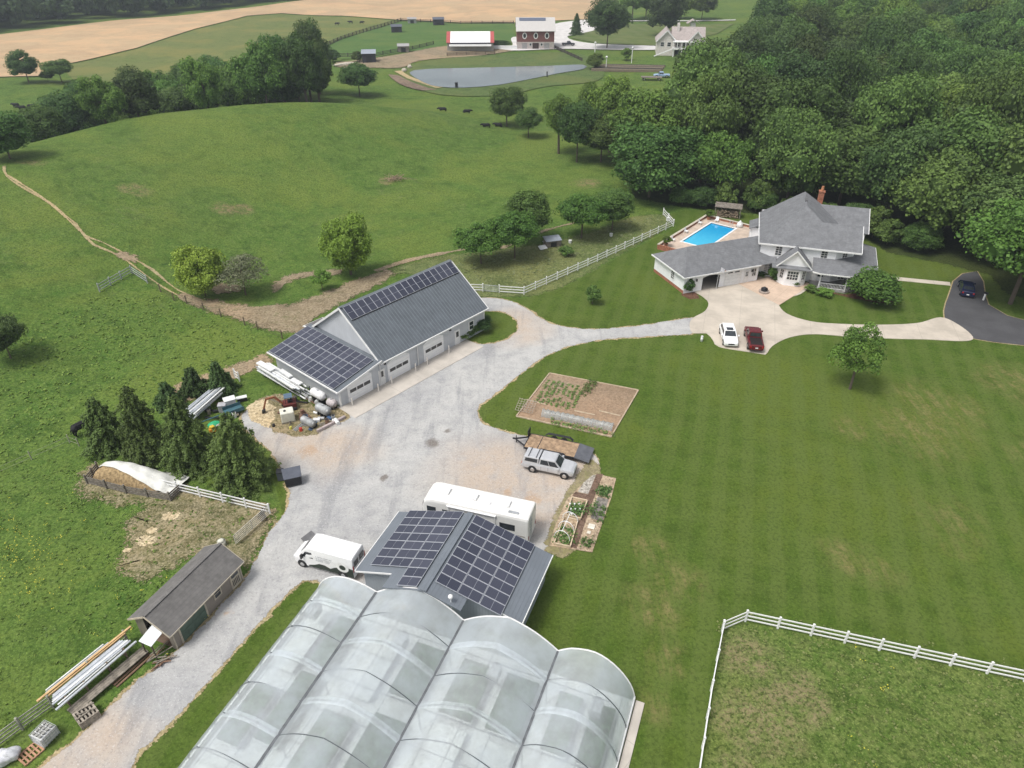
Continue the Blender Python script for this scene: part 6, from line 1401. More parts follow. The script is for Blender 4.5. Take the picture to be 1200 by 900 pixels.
htank(374, 476, 1.7, .5, TW, 'white horizontal tank against the lean-to wall', -38, .9); htank(379, 489, 1.5, .52, TG, 'dull grey tank in the middle of the junk yard', -35, .3); htank(361, 502, 1.6, .42, TG, 'smaller grey tank at the front of the junk yard', -35, .2); htank(389, 481, .8, .48, M('pinkish_tank', (.46, .42, .42), .6), 'short pinkish tank with a red valve by the barn corner', -38, .3)
p = at0(389, 496); q = at0(398, 482); t = thing('block_wall', 'low pinkish timber edging in front of the tanks', 'edging', (at0(372, 507).x, at0(372, 507).y, 0), 47); mb = MB(); mb.box(0, -.15, 0, 3.6, .15, .35, M('pink_timber', (.40, .34, .33), .8, var=.2)); mb.build('beam', t)
rr = random.Random(21)
for i, (px, py, s, m, lb) in enumerate([(353, 505, .35, M('red_plastic', (.45, .05, .03), .5), 'red fuel can at the foot of the small grey tank'), (341, 503, .28, M('yellow_plastic', (.65, .60, .12), .5), 'yellow bucket below the square tank'), (368, 500, .4, BLACK, 'black tyre leaning at the small grey tank'), (355, 485, .45, M('rusty_scrap', (.18, .10, .07), .9), 'rusty scrap box between the tanks'), (364, 470, .45, LUM['w'], 'white appliance door behind the tanks'), (321, 500, .3, BLACK, 'black bucket beside the excavator arm'), (346, 470, .5, M('scrap_dark', (.08, .075, .07), .9), 'dark scrap heap behind the square tank')]):
    p = at0(px, py); t = thing('old_tyre' if 'tyre' in lb else lb.split(' at ')[0].split(' below')[0].split(' beside')[0].split(' between')[0].split(' behind')[0].split(' leaning')[0].replace(' ', '_'), lb, 'junk', (p.x, p.y, 0), rr.uniform(0, 90)); mb = MB()
    if 'tyre' in lb: mb.cyl((0, 0, .02), (0, 0, .24), .38, .38, RUBBER, 16)
    else: mb.cyl((0, 0, 0), (0, 0, s), s * .6, s * .5, m, 9); mb.box(-s * .5, -s * .4, s, s * .4, s * .3, s * 1.25, m)
    mb.build('body', t, False, .02)
# more small clutter packed between the tanks and round the pipe rack
CLM = [LUM['w'], LUM['g'], LUM['b'], LUM['r'], BLACK, M('rusty_scrap', (0, 0, 0)), M('blue_drum', (.05, .10, .20), .5), TW, TG]
rr = random.Random(77)
for i in range(46):
    if i < 32: px, py = rr.uniform(326, 396), rr.uniform(466, 504); rel = (px - 326) / 70; py = min(py, 506 - 10 * rel); nm_, lb = 'scrap_piece', 'small drum, can or scrap piece lying between the tanks in the junk yard'; gp = 'scrap between the tanks'
    else: px, py = rr.uniform(238, 290), rr.uniform(474, 500); nm_, lb = 'clutter_piece', 'small box, drum or board in the clutter beside the pipe rack'; gp = 'clutter beside the pipe rack'
    p = at0(px, py); t = thing(nm_, lb, 'scrap', (p.x, p.y, .03), rr.uniform(0, 180), gp); mb = MB(); m = CLM[rr.randrange(len(CLM))]; k = rr.randrange(4); s_ = rr.uniform(.22, .5)
    if k == 0: mb.cyl((0, 0, 0), (0, 0, s_ * 1.7), s_ * .55, s_ * .55, m, 12); mb.cyl((0, 0, s_ * 1.7), (0, 0, s_ * 1.74), s_ * .45, s_ * .45, BLACK, 10)
    elif k == 1: mb.box(-s_, -s_ * .6, 0, s_, s_ * .6, s_ * .8, m); mb.box(-s_ * 1.04, -s_ * .64, s_ * .8, s_ * 1.04, s_ * .64, s_ * .88, m)
    elif k == 2:
        for q in range(3): mb.beam((-s_ * 2.4, q * .14, .06 + .05 * q), (s_ * 2.4, q * .14 + rr.uniform(-.3, .3), .1 + .05 * q), .09, .06, m)
    else: mb.cyl((-s_, 0, s_ * .5), (s_, 0, s_ * .5), s_ * .5, s_ * .5, m, 12); mb.box(-s_ * .7, -s_ * .4, 0, -s_ * .5, s_ * .4, s_ * .3, BLACK)
    mb.build('body', t)
# clutter beyond the spruces
def crate(px, py, w, d, h, m, name, label, cat, rz=30, lid=None):
    p = at0(px, py); t = thing(name, label, cat, (p.x, p.y, 0), rz); mb = MB(); mb.box(-w / 2, -d / 2, .05, w / 2, d / 2, h, m); mb.build('body', t, False, .04); mb = MB(); mb.box(-w / 2 - .04, -d / 2 - .04, h, w / 2 + .04, d / 2 + .04, h + .07, lid or m); mb.build('lid', t)
crate(271, 477, 1.2, .9, 1.1, LUM['w'], 'chest_freezer', 'white chest beside the blue trailer', 'chest'); crate(262, 482, .8, .7, .9, M('grey_box', (.40, .40, .42), .6), 'metal_cabinet', 'grey cabinet left of the white chest', 'cabinet', 10); crate(284, 470, 1.1, .5, .5, BLACK, 'black_crate', 'black crate with a white grille top', 'crate', 25, LUM['w'])
p = at0(277, 484); t = thing('utility_trailer', 'blue-green utility trailer frame beside the white chest', 'trailer', (p.x, p.y, 0), 38); BG = M('teal_paint', (.06, .14, .17), .6)
mb = MB(); mb.box(-1.2, -.6, .45, .8, .6, .52, BG); mb.box(-1.2, -.62, .52, .8, -.58, .9, BG); mb.box(-1.2, .58, .52, .8, .62, .9, BG); mb.build('bed', t); mb = MB(); mb.beam((-1.2, 0, .48), (-3.8, -.1, .5), .1, .1, BG); mb.build('drawbar', t)
for s in (-1, 1): wheel(t, -.1, s * .72, .28, .16)
def canoe():
    p = at0(252, 500); t = thing('plastic_sandbox', 'green turtle-shaped plastic lid lying in the clutter', 'sandbox lid', (p.x, p.y, .1), 30); mb = MB(); mb.blob((0, 0, .2), (.75, .5, .35), M('green_plastic', (.03, .36, .16), .4), 3, 2, .04); mb.build('shell', t, True)
    p = at0(250, 507); t = thing('toy_car', 'small orange and yellow toy below the green lid', 'toy', (p.x, p.y, .1), 20); mb = MB(); mb.box(-.35, -.25, .1, .35, .25, .5, M('orange_plastic', (.65, .28, .04), .4)); mb.build('body', t, False, .08); mb = MB(); mb.blob((0, 0, .65), (.3, .25, .2), M('yellow_toy', (.7, .5, .05), .4), 3, 1); mb.build('roof', t)
canoe()
crate(262, 500, 1.3, .8, .4, M('tan_cover', (.42, .40, .37), .9), 'covered_heap', 'pale covered heap behind the light green spruce', 'heap', 20); 
# lumber rack on the lower left
a, b = at0(72, 838), at0(160, 764); rz = math.degrees(math.atan2(b.y - a.y, b.x - a.x)); L = (b - a).length
rack((a.x, a.y, 0), rz, 'low rack by the old fence carrying long lumber', L, [], (.7, L * .35, L * .65, L - .7), posts=M('rack_wood', (.22, .17, .12), .9))
bundle('lumber_stack', 'two long yellow boards on top of the lumber rack', 'lumber', (a.x, a.y, 0), rz, [(-.5, L + .8, 1.25, 1.22, .16, .12, 'y', -.05), (.1, L + .2, .98, 1.22, .08, .12, 'y', .03)])
bundle('pipe_stack', 'silver siding and pipes lying on the lumber rack', 'pipes', (a.x, a.y, 0), rz, [(-.1 + .1 * k, L - .1 * k, .12 + .155 * k, 1.22, .14, .09 + .03 * (k % 2), 'swss'[k % 4], 0) for k in range(5)] + [(-.2, L + .2, -.35, 1.1, .16, .1, 's', .15), (.1, L - .8, -.12, 1.15, .1, .06, 'w', .15), (.3, L - 1.2, 1.62, 1.15, .1, .08, 'w', 0), (.2, L - .9, 1.48, 1.1, .1, .08, 's', 0)])
p = at0(135, 800); bundle('wooden_trailer', 'weathered board platform under the end of the lumber rack', 'platform', (p.x - 1.4, p.y - 2.2, 0), rz, [(-.5, L * .92, -.15 + .2 * k, .35, .18, .07, 'b', 0) for k in range(4)])
a = at0(137, 806); bundle('lumber_stack', 'three brown planks lying on the ground beside the lane', 'planks', (a.x, a.y, 0), rz + 2, [(0, 3.1 - .1 * k, .28 * k, .06, .14, .07, 'r', 0) for k in range(3)])
def pallet_stack(px, py, n, w, d, m, label, rz, top=None, z=.14):
    p = at0(px, py); t = thing('wooden_pallet', label, 'pallet', (p.x, p.y, .03), rz)
    for k in range(n):
        mb = MB()
        for i in range(3): mb.box(-w / 2, -d / 2 + i * (d - .1) / 2, k * z, w / 2, -d / 2 + i * (d - .1) / 2 + .1, k * z + .09, m)
        mb.build('runner', t); mb = MB()
        for i in range(6): x = -w / 2 + i * (w - .12) / 5; mb.box(x, -d / 2, k * z + .092, x + .12, d / 2, k * z + .118, m)
        mb.build('deck', t)
    return t
PLT = M('grey_pallet_wood', (.33, .29, .24), .9, var=.25, scale=4)
pallet_stack(104, 842, 5, 1.3, 1.15, PLT, 'stack of grey pallets beside the gravel lane', rz - 10); bundle('board_stack', 'loose sticks on top of the grey pallet stack', 'sticks', (at0(104, 842).x, at0(104, 842).y, .75), rz - 25, [(-.6, .5, -.3, 0, .07, .04, 'b', .3), (-.5, .6, .1, 0, .07, .04, 'b', -.2), (-.4, .6, .35, 0, .06, .04, 'b', .1)])
pallet_stack(36, 884, 1, 1.3, 1.1, M('reddish_pallet_wood', (.42, .24, .15), .85, var=.15), 'single reddish pallet on the ground by the white bags', rz)
p = at0(56, 866); t = thing('cage_crate', 'white cage tote holding small pots by the grey fence', 'crate', (p.x, p.y, .03), rz + 8)
mb = MB(); mb.box(-.55, -.5, .12, .55, .5, .95, M('tote_white', (.62, .63, .63), .5)); mb.build('tank', t, False, .05); mb = MB()
for i in range(7): x = -.58 + i * 1.16 / 6; mb.beam((x, -.53, .1), (x, -.53, 1.0), .03, .03, GALV); mb.beam((x, .53, .1), (x, .53, 1.0), .03, .03, GALV)
for z in (.2, .45, .7, .98): mb.beam((-.58, -.53, z), (.58, -.53, z), .03, .03, GALV); mb.beam((-.58, .53, z), (.58, .53, z), .03, .03, GALV); mb.beam((.58, -.53, z), (.58, .53, z), .03, .03, GALV); mb.beam((-.58, -.53, z), (-.58, .53, z), .03, .03, GALV)
mb.build('cage', t)
for i in range(4):
    for j in range(3):
        o = MB(); o.cyl((-.4 + i * .26, -.3 + j * .28, 1.0), (-.4 + i * .26, -.3 + j * .28, 1.12), .09, .11, M('grey_pot', (.30, .30, .28), .8), 9); q = o.build('plant_pot'); q.location = (0, 0, 0)
        tt_ = thing('plant_pot', 'small grey pot standing on the white cage tote', 'pot', (p.x, p.y, .03), rz + 8, 'small pots on the cage tote'); q.name = 'rim'; q.parent = tt_
for i, (px, py) in enumerate(((4, 893), (14, 889))):
    p = at0(px, py); t = thing('bulk_bag', ['white plastic bag cut off by the lower left corner', 'white plastic bag beside the reddish pallet'][i], 'bag', (p.x, p.y, 0), 20 * i); mb = MB(); mb.blob((0, 0, .45), (.65, .5, .5), M('white_bag', (.62, .63, .66), .45, var=.12, scale=3, bump=.6), i + 3, 3, .18); mb.build('bag', t, True)
p = at0(260.5, 639); t = thing('tank_lid', 'white round tank lid behind the shed corner', 'lid', (p.x, p.y, 0), 0); mb = MB(); mb.cyl((0, 0, 0), (0, 0, .55), .36, .36, M('ivory_plastic', (0, 0, 0)), 14); mb.cyl((0, 0, .55), (0, 0, .68), .36, .14, M('ivory_plastic', (0, 0, 0)), 14); mb.build('body', t, True)
p = at0(187, 775); bundle('scrap_wood', 'dark scrap sticks heaped under the shed awning', 'scrap wood', (p.x, p.y, 0), 40, [(rr.uniform(-.8, 0), rr.uniform(.3, 1.2), rr.uniform(-.7, .7), rr.uniform(.03, .6), .08, .05, 'rb'[k % 2], rr.uniform(-.9, .9)) for k in range(14)])

# ------------------------------------------------------------------ gardens
SOIL = ground_mat('garden_soil', [(.245, .175, .115), (.295, .215, .145), (.35, .265, .19)], bump=.7, tuft=.5, patches=[(5.5, 70, 3.0), (3.5, 67, 2)], pcol=(.28, .24, .17), patch_amt=.7)
c4 = [at(644, 438), at(748, 458), at(716, 512.5), at(605, 488.5)]; cc = [(p.x, p.y) for p in c4]
sheet('garden_soil', cc, .06, SOIL, None)
t = thing('plot_edging', 'low timber frame round the big square vegetable plot on the lawn', 'frame', (*cc[0], 0), 0); FT = M('pale_timber', (.44, .35, .25), .85, var=.15)
for k in range(4): a, b = cc[k], cc[(k + 1) % 4]; mb = MB(); mb.beam((a[0] - cc[0][0], a[1] - cc[0][1], .09), (b[0] - cc[0][0], b[1] - cc[0][1], .09), .14, .13, FT); mb.build('frame_board', t)
PLANTM = leaf_mat('crop_leaves', (.06, .13, .03), (.14, .25, .06))
def crop(name, label, px, py, n, sx, sy, rz, hgt=.35, rowd=.55, sq=.22, grp=None, mat=None):
    p = at0(px, py); t = thing(name, label, 'plants', (p.x, p.y, .05), rz, grp); rng = np.random.default_rng(int(px * 7 + py)); per = 15
    rows = max(1, int(sy / rowd)); C, S = [], []
    for r_ in range(rows):
        for k in range(int(n / rows)):
            if rng.random() < .22: continue
            x = sx * (k + .5) / (n / rows) - sx / 2 + rng.normal(0, .07); y = (r_ + .5) * rowd - sy / 2 + rng.normal(0, .05); s = rng.uniform(.5, 1.2)
            C.append(np.stack([x + rng.normal(0, sq * s, per), y + rng.normal(0, sq * s, per), rng.uniform(0, hgt * s, per)], 1)); S.append(rng.uniform(.12, .26, per))
    C = np.concatenate(C); S = np.concatenate(S); me = leaf_mesh('foliage', C, rng.normal(0, .5, C.shape) + np.array([0, 0, 1]), S, rng.uniform(0, 1, len(C)), mat or PLANTM); o = bpy.data.objects.new('foliage', me); COL.objects.link(o); o.parent = t
ga = math.degrees(math.atan2(cc[1][1] - cc[0][1], cc[1][0] - cc[0][0]))
crop('crop_plants', 'patchy green rows in the left half of the vegetable plot', 655, 463, 120, 5.0, 5.0, ga + 90, .18, .6, .13); crop('crop_plants', 'denser dark green row in the middle of the vegetable plot', 689, 456, 30, 3.4, 1.0, ga + 90 - 8, .45, .5, .25)
crop('crop_plants', 'weedy green strip at the lower edge of the vegetable plot', 680, 503, 40, 7, .9, ga, .35, .45, .2)
def tunnel(a, b, w, hh, label, m, n=14):
    d = b - a; L = d.length; t = thing('row_cover', label, 'row cover', (a.x, a.y, .06), math.degrees(math.atan2(d.y, d.x))); mb = MB(); vs = []
    for i in range(n * 2 + 1):
        x = L * i / (n * 2); s = 1 - .12 * (i % 2) + rr.uniform(-.05, .05)
        for j in range(9): th = math.pi * j / 8; vs.append((x, w / 2 * math.cos(th) * s, hh * math.sin(th) * s + .01))
    mb.add(vs, [(i * 9 + j, (i + 1) * 9 + j, (i + 1) * 9 + j + 1, i * 9 + j + 1) for i in range(n * 2) for j in range(8)], m); mb.build('cover', t, True)
    for i in range(0, n + 1, 2):
        x = L * i / n; mb = MB()
        for j in range(8): t0_, t1_ = math.pi * j / 8, math.pi * (j + 1) / 8; mb.cyl((x, w / 2 * math.cos(t0_) * 1.02, hh * math.sin(t0_) * 1.02), (x, w / 2 * math.cos(t1_) * 1.02, hh * math.sin(t1_) * 1.02), .02, .02, GALV, 5, False)
        mb.build('hoop', t)
tf = NT('row_cover_film'); pr = tf.n('BsdfPrincipled'); tf.set(pr.inputs['Base Color'], tf.mix(tf.rng(tf.noise(tf.obj(), 2.5, 4), .35, .65), (.30, .35, .36), (.46, .52, .53))); pr.inputs['Roughness'].default_value = .35; tr_ = tf.n('BsdfTransparent'); mx = tf.n('MixShader'); mx.inputs[0].default_value = .55; tf.t.links.new(pr.outputs[0], mx.inputs[1]); tf.t.links.new(tr_.outputs[0], mx.inputs[2]); tf.t.links.new(mx.outputs[0], tf.out.inputs[0])
tunnel(at0(636, 486), at0(718, 503), 1.1, .7, 'long clear plastic row cover on hoops in the vegetable plot', tf.m)
p = at0(617, 481); t = thing('trellis', 'grey lattice trellis panel at the left end of the vegetable plot', 'trellis', (p.x, p.y, 0), ga); mb = MB()
for i in range(7): mb.beam((-1.1 + i * .33, -.7, .3), (-1.1 + i * .33, .9, .9), .04, .04, PLT)
for j in range(6): mb.beam((-1.1, -.7 + j * .3, .3 + .11 * j), (.9, -.7 + j * .3, .3 + .11 * j), .04, .04, PLT)
mb.build('lattice', t)
for i, (x0, y0, x1, y1, lb) in enumerate([(673, 482, 697, 487, 'pale board lying on soil above the row cover'), (702, 482, 727, 488, 'pale board lying at the right of the vegetable plot'), (617, 469, 640, 475, 'pale board lying above the trellis')]):
    a, b = at0(x0, y0), at0(x1, y1); t = thing('loose_board', lb, 'board', (a.x, a.y, .07), math.degrees(math.atan2(b.y - a.y, b.x - a.x))); mb = MB(); mb.box(0, -.1, 0, (b - a).length, .1, .05, FT); mb.build('plank', t)
# kitchen garden beside the motorhome
TS = ground_mat('tan_bark', [(.36, .27, .18), (.42, .32, .22), (.47, .38, .28)], bump=.6); PB = ground_mat('brown_path', [(.13, .085, .06), (.16, .105, .075), (.19, .13, .1)], bump=.5)
PEB = ground_mat('pebbly_soil', [(.30, .27, .23), (.38, .34, .29), (.5, .47, .42)], bump=.9, tuft=1.2); GRB = ground_mat('grey_bed_soil', [(.18, .17, .15), (.22, .20, .18), (.26, .24, .21)], bump=.6)
sheet('kitchen_garden_bark', pix([(699, 556), (722, 561), (716, 585), (709, 605), (700, 630), (694, 648), (644, 640), (650, 618), (664, 586), (684, 566)], 0), .075, TS, None)
sheet('kitchen_garden_path', pix([(699, 556), (707, 556), (690, 600), (676, 643), (664, 642), (680, 600), (684, 586), (670, 583), (674, 577), (689, 580)], 0), .085, PB, None)
sheet('kitchen_garden_pebbles', pix([(695, 557), (701, 558), (691, 580), (677, 577), (684, 566)], 0), .08, PEB, None)
sheet('kitchen_garden_bed_soil', pix([(700, 583), (713, 586), (706, 612), (692, 608)], 0), .09, GRB, None)
def bed(corners, label, h=.28):
    P = [at0(*c) for c in corners]; o = P[0]; t = thing('raised_bed', label, 'raised bed', (o.x, o.y, .05), 0)
    for k in range(4): a, b = P[k] - o, P[(k + 1) % 4] - o; mb = MB(); mb.beam((a.x, a.y, h / 2), (b.x, b.y, h / 2), .1, h, M('new_timber', (.58, .47, .33), .8, var=.1)); mb.build('frame_board', t)
    mb = MB(); mb.add([(p.x - o.x, p.y - o.y, h - .08) for p in P], [(0, 1, 2, 3)], GRB); mb.build('soil', t)
bed([(670, 585), (688, 589), (680, 610), (663, 606)], 'square raised bed with pale timber frame and white pots'); crop('crop_plants', 'leafy plants in the square raised bed', 676, 598, 40, 1.4, 1.6, -20, .5, .35, .2)
bed([(661, 608), (677, 612), (668, 643), (649, 639)], 'long raised bed under three white hoops'); crop('crop_plants', 'green leaves under the white hoops', 662, 628, 40, 1.4, 2.2, -20, .4, .4, .2)
a, b = at0(664, 626), at0(676, 610)
t = thing('hoop_tunnel', 'three white pipe hoops with a ridge pipe over the long raised bed', 'hoops', (at0(668, 612).x, at0(668, 612).y, .3), -21)
for i in range(3):
    mb = MB(); y = -i * 1.25
    for j in range(10): t0_, t1_ = math.pi * j / 10, math.pi * (j + 1) / 10; mb.cyl((.72 * math.cos(t0_), y, .95 * math.sin(t0_)), (.72 * math.cos(t1_), y, .95 * math.sin(t1_)), .035, .035, WHITE_V, 6, False)
    mb.build('hoop', t)
mb = MB(); mb.cyl((0, 0, .95), (0, -2.5, .95), .03, .03, WHITE_V, 6); mb.build('ridge_pipe', t)
crop('crop_plants', 'bluish green patch in the bark at the top of the kitchen garden', 708, 577, 30, 1.2, 1.5, -20, .3, .35, .18); crop('crop_plants', 'tall bright green plant right of the brown path', 695, 600, 14, .6, 1.6, -20, .8, .4, .2); crop('crop_plants', 'white-flowered clump at the foot of the kitchen garden', 686, 637, 16, 1.4, .9, -20, .4, .4, .2); crop('crop_plants', 'dark green strip along the right edge of the kitchen garden', 705, 605, 16, .5, 2.0, -20, .3, .4, .15)
for i, (px, py, lb) in enumerate([(693, 618, 'white square board on the brown garden path'), (690, 625, 'small white tray below the square board')]): p = at0(px, py); t = thing('white_tray', lb, 'tray', (p.x, p.y, .09), -20); mb = MB(); s = .3 if i == 0 else .16; mb.box(-s, -s, 0, s, s, .06, M('cream_plastic', (.68, .64, .55), .5)); mb.build('tray', t)
for i in range(7):
    p = at0(668 + (i % 3) * 5 + i * .3, 592 + (i // 3) * 6, .3); t = thing('seed_pot', 'small white pot among the leaves of the square raised bed', 'pot', (p.x, p.y, .3), 0, 'white pots in the square raised bed'); mb = MB(); mb.cyl((0, 0, 0), (0, 0, .22), .06, .08, WHITE_V, 8); mb.build('pot', t)
# things on the lawn and drive
p = at0(822, 400); t = thing('utility_post', 'short white post on the lawn beside the driveway', 'post', (p.x, p.y, 0), 0); mb = MB(); mb.cyl((0, 0, 0), (0, 0, .75), .18, .15, WHITE_V, 12); mb.cyl((0, 0, .75), (0, 0, .85), .2, .06, WHITE_V, 12); mb.build('body', t, True)
p = at0(895, 343); t = thing('fire_pit', 'black covered fire pit on the pink patio', 'fire pit', (p.x, p.y, .095), 0); mb = MB(); mb.cyl((0, 0, 0), (0, 0, .25), .75, .75, M('pit_ring_stone', (.36, .30, .26), .9), 20); mb.build('stone_ring', t); mb = MB(); mb.cyl((0, 0, .25), (0, 0, .6), .45, .5, BLACK, 18); mb.cyl((0, 0, .6), (0, 0, .85), .5, .12, BLACK, 18); mb.build('bowl', t, True)
p = at0(839, 339); t = thing('basketball_hoop', 'basketball hoop on a pole before the garage doors', 'basketball hoop', (p.x, p.y, .08), 20.5)
mb = MB(); mb.cyl((0, 0, 0), (0, 0, 2.6), .06, .06, GALV, 8); mb.cyl((0, 0, 2.6), (.5, -.1, 3.0), .05, .05, GALV, 8); mb.build('pole', t); mb = MB(); mb.box(.4, -.7, 2.75, .44, .2, 3.3, M('clear_backboard', (.5, .5, .52), .3)); mb.build('backboard', t); mb = MB()
for j in range(12): a0, a1 = 2 * math.pi * j / 12, 2 * math.pi * (j + 1) / 12; mb.cyl((.75 + .23 * math.cos(a0), -.25 + .23 * math.sin(a0), 2.9), (.75 + .23 * math.cos(a1), -.25 + .23 * math.sin(a1), 2.9), .015, .015, M('hoop_orange', (.5, .12, .03)), 5, False)
mb.build('rim', t)
p = at0(1152, 352); t = thing('mailbox', 'black mailbox on a white post at the edge of the asphalt drive', 'mailbox', (p.x, p.y, 0), 20); mb = MB(); mb.box(-.09, -.09, 0, .09, .09, 1.05, WHITE_V); mb.build('post', t); mb = MB(); mb.box(-.16, -.35, 1.05, .16, .3, 1.3, BLACK); mb.build('box', t, False, .06)
def coop(px, py, w, d, h, rz, label, wall, roof, name='chicken_coop', cat='coop'):
    p = at0(px, py) if py > 250 else at(px, py); t = thing(name, label, cat, p, rz); mb = MB(); mb.box(-w / 2, -d / 2, 0, w / 2, d / 2, h * .78, wall); mb.build('wall', t)
    mb = MB(); mb.slab([(-w * .55, -d * .6, h * .8), (w * .55, -d * .6, h * .8), (w * .55, d * .6, h), (-w * .55, d * .6, h)], .07, roof); mb.build('roof', t); mb = MB(); mb.box(-w * .2, -d / 2 - .02, .05, w * .2, -d / 2 - .003, h * .6, BLACK); mb.build('opening', t); return t
RM = M('coop_metal_roof', (.30, .33, .38), .4, var=.1)
coop(647, 288, 2.6, 1.5, 1.5, 18, 'small metal-roofed chicken coop in the meadow by the creek', WD, RM)
for i, (x, y) in enumerate([(636, 292), (641, 286)]): p = at(x, y); t = thing('hutch_lid', ['pale junk panel left of the small coop', 'grey junk panel leaning at the small coop'][i], 'panel', p, 30); mb = MB(); mb.slab([(-.7, -.4, .2), (.7, -.4, .2), (.7, .4, .55), (-.7, .4, .55)], .08, [LUM['w'], LUM['g']][i]); mb.build('panel', t)
for i, (x, y, lb) in enumerate([(723, 238, 'small white bucket in the grass beside the dark creek tree'), (716, 277, 'white feed sack under the creek tree by the fence'), (668, 285, 'white bucket under the spreading creek tree'), (783, 259, 'pale beehive at the turn of the white fence')]):
    p = at(x, y); t = thing('white_bucket' if i != 3 else 'bee_box', lb, 'bucket' if i != 3 else 'beehive', p, 10); mb = MB(); mb.box(-.3, -.3, 0, .3, .3, .7, LUM['w']) if i == 3 else mb.cyl((0, 0, 0), (0, 0, .55), .25, .3, LUM['w'], 10); mb.build('body', t)
# brush heap and cattle
p = at(463, 211); t = thing('brush_heap', 'heap of cut brush on the open pasture', 'brush heap', p, 0); mb = MB(); rr = random.Random(5)
for i in range(60): a = rr.uniform(0, 6.28); L = rr.uniform(.8, 2.2); x, y = rr.gauss(0, .8), rr.gauss(0, .6); mb.cyl((x, y, rr.uniform(.05, .5)), (x + L * math.cos(a), y + L * math.sin(a), rr.uniform(.1, 1.1)), .05, .02, M('cut_branches', (.30, .22, .15), .9, var=.3), 4, False)
mb.build('branches', t)
CB = M('black_hide', (.012, .012, .014), .7)
_cow = None
def cow(px, py, rz, label, lying=False, group='black cattle on the pasture'):
    p = at(px, py); t = thing('cow', label, 'cow', (p.x, p.y, p.z - (.5 if lying else 0)), rz, group)
    me = bpy.data.meshes.new('body'); V = [(-.75, 0, 1.15), (-.3, 0, 1.1), (.3, 0, 1.1), (.75, 0, 1.2), (1.1, 0, 1.3), (1.4, 0, 1.2), (1.72, 0, .98)]; E_ = [(i, i + 1) for i in range(6)]; Rd = [.36, .44, .44, .38, .24, .2, .12]
    for x in (-.72, .68):
        for s in (-1, 1):
            k = len(V); root = 0 if x < 0 else 3
            if x < 0: V += [(x - .02, s * .24, .85), (x - .14, s * .24, .48), (x - .04, s * .24, .06)]
            else: V += [(x, s * .22, .8), (x + .02, s * .22, .42), (x, s * .22, .06)]
            E_ += [(root, k), (k, k + 1), (k + 1, k + 2)]; Rd += [.17, .09, .07]
    k = len(V); V += [(-1.1, 0, 1.05), (-1.18, 0, .55)]; E_ += [(0, k), (k, k + 1)]; Rd += [.05, .04]
    for s in (-1, 1): k = len(V); V += [(1.36, s * .3, 1.3)]; E_ += [(5, k)]; Rd += [.05]
    me.from_pydata(V, E_, []); me.materials.append(CB); o = bpy.data.objects.new('body', me); COL.objects.link(o); o.parent = t
    o.modifiers.new('skin', 'SKIN'); 
    if not me.skin_vertices: 
        bm = bmesh.new(); bm.from_mesh(me); bm.verts.layers.skin.verify(); bm.to_mesh(me); bm.free()
    for i, r_ in enumerate(Rd): me.skin_vertices[0].data[i].radius = (r_, r_)
    me.skin_vertices[0].data[1].use_root = True
    sb = o.modifiers.new('subsurf', 'SUBSURF'); sb.levels = 1; sb.render_levels = 1
    return t
for x, y, rz, ly, lb in [(519, 130, 175, True, 'black cow lying on the pasture right of the crest, left of two'), (547, 132.5, 10, True, 'black cow lying on the pasture, right of two'), (570, 149, 180, True, 'black cow lying left of the round pasture tree'), (584, 148.5, 160, True, 'black cow lying in the shade of the round pasture tree'), (98, 508, 60, False, 'black cow standing beside the left spruce'), (27, 130, 190, False, 'black cow standing in the grass at the far left'), (20, 127, 170, False, 'leftmost black cow by the grove'), (38, 128.5, 20, False, 'black cow nearest the grove at the far left'), (395, 30, 0, False, 'tiny black cow in the hay field, leftmost of three'), (411, 28, 180, False, 'tiny black cow in the hay field, middle of three'), (424, 28.5, 10, False, 'tiny black cow in the hay field, rightmost of three')]: cow(x, y, rz, lb, ly)
p = at(535, 103); t = thing('pond_marker', 'black barrel standing in the edge of the pond', 'barrel', (p.x, p.y, h1(*POND_C) + .35), 0); mb = MB(); mb.cyl((0, 0, -.2), (0, 0, 1.3), .5, .5, BLACK, 12); mb.build('barrel', t)
p = at(641, 91); t = thing('fence_post', 'dark post at the near shore of the pond', 'post', (p.x, p.y, p.z), 0); mb = MB(); mb.box(-.2, -.2, 0, .2, .2, 2, BLACK); mb.build('post', t)

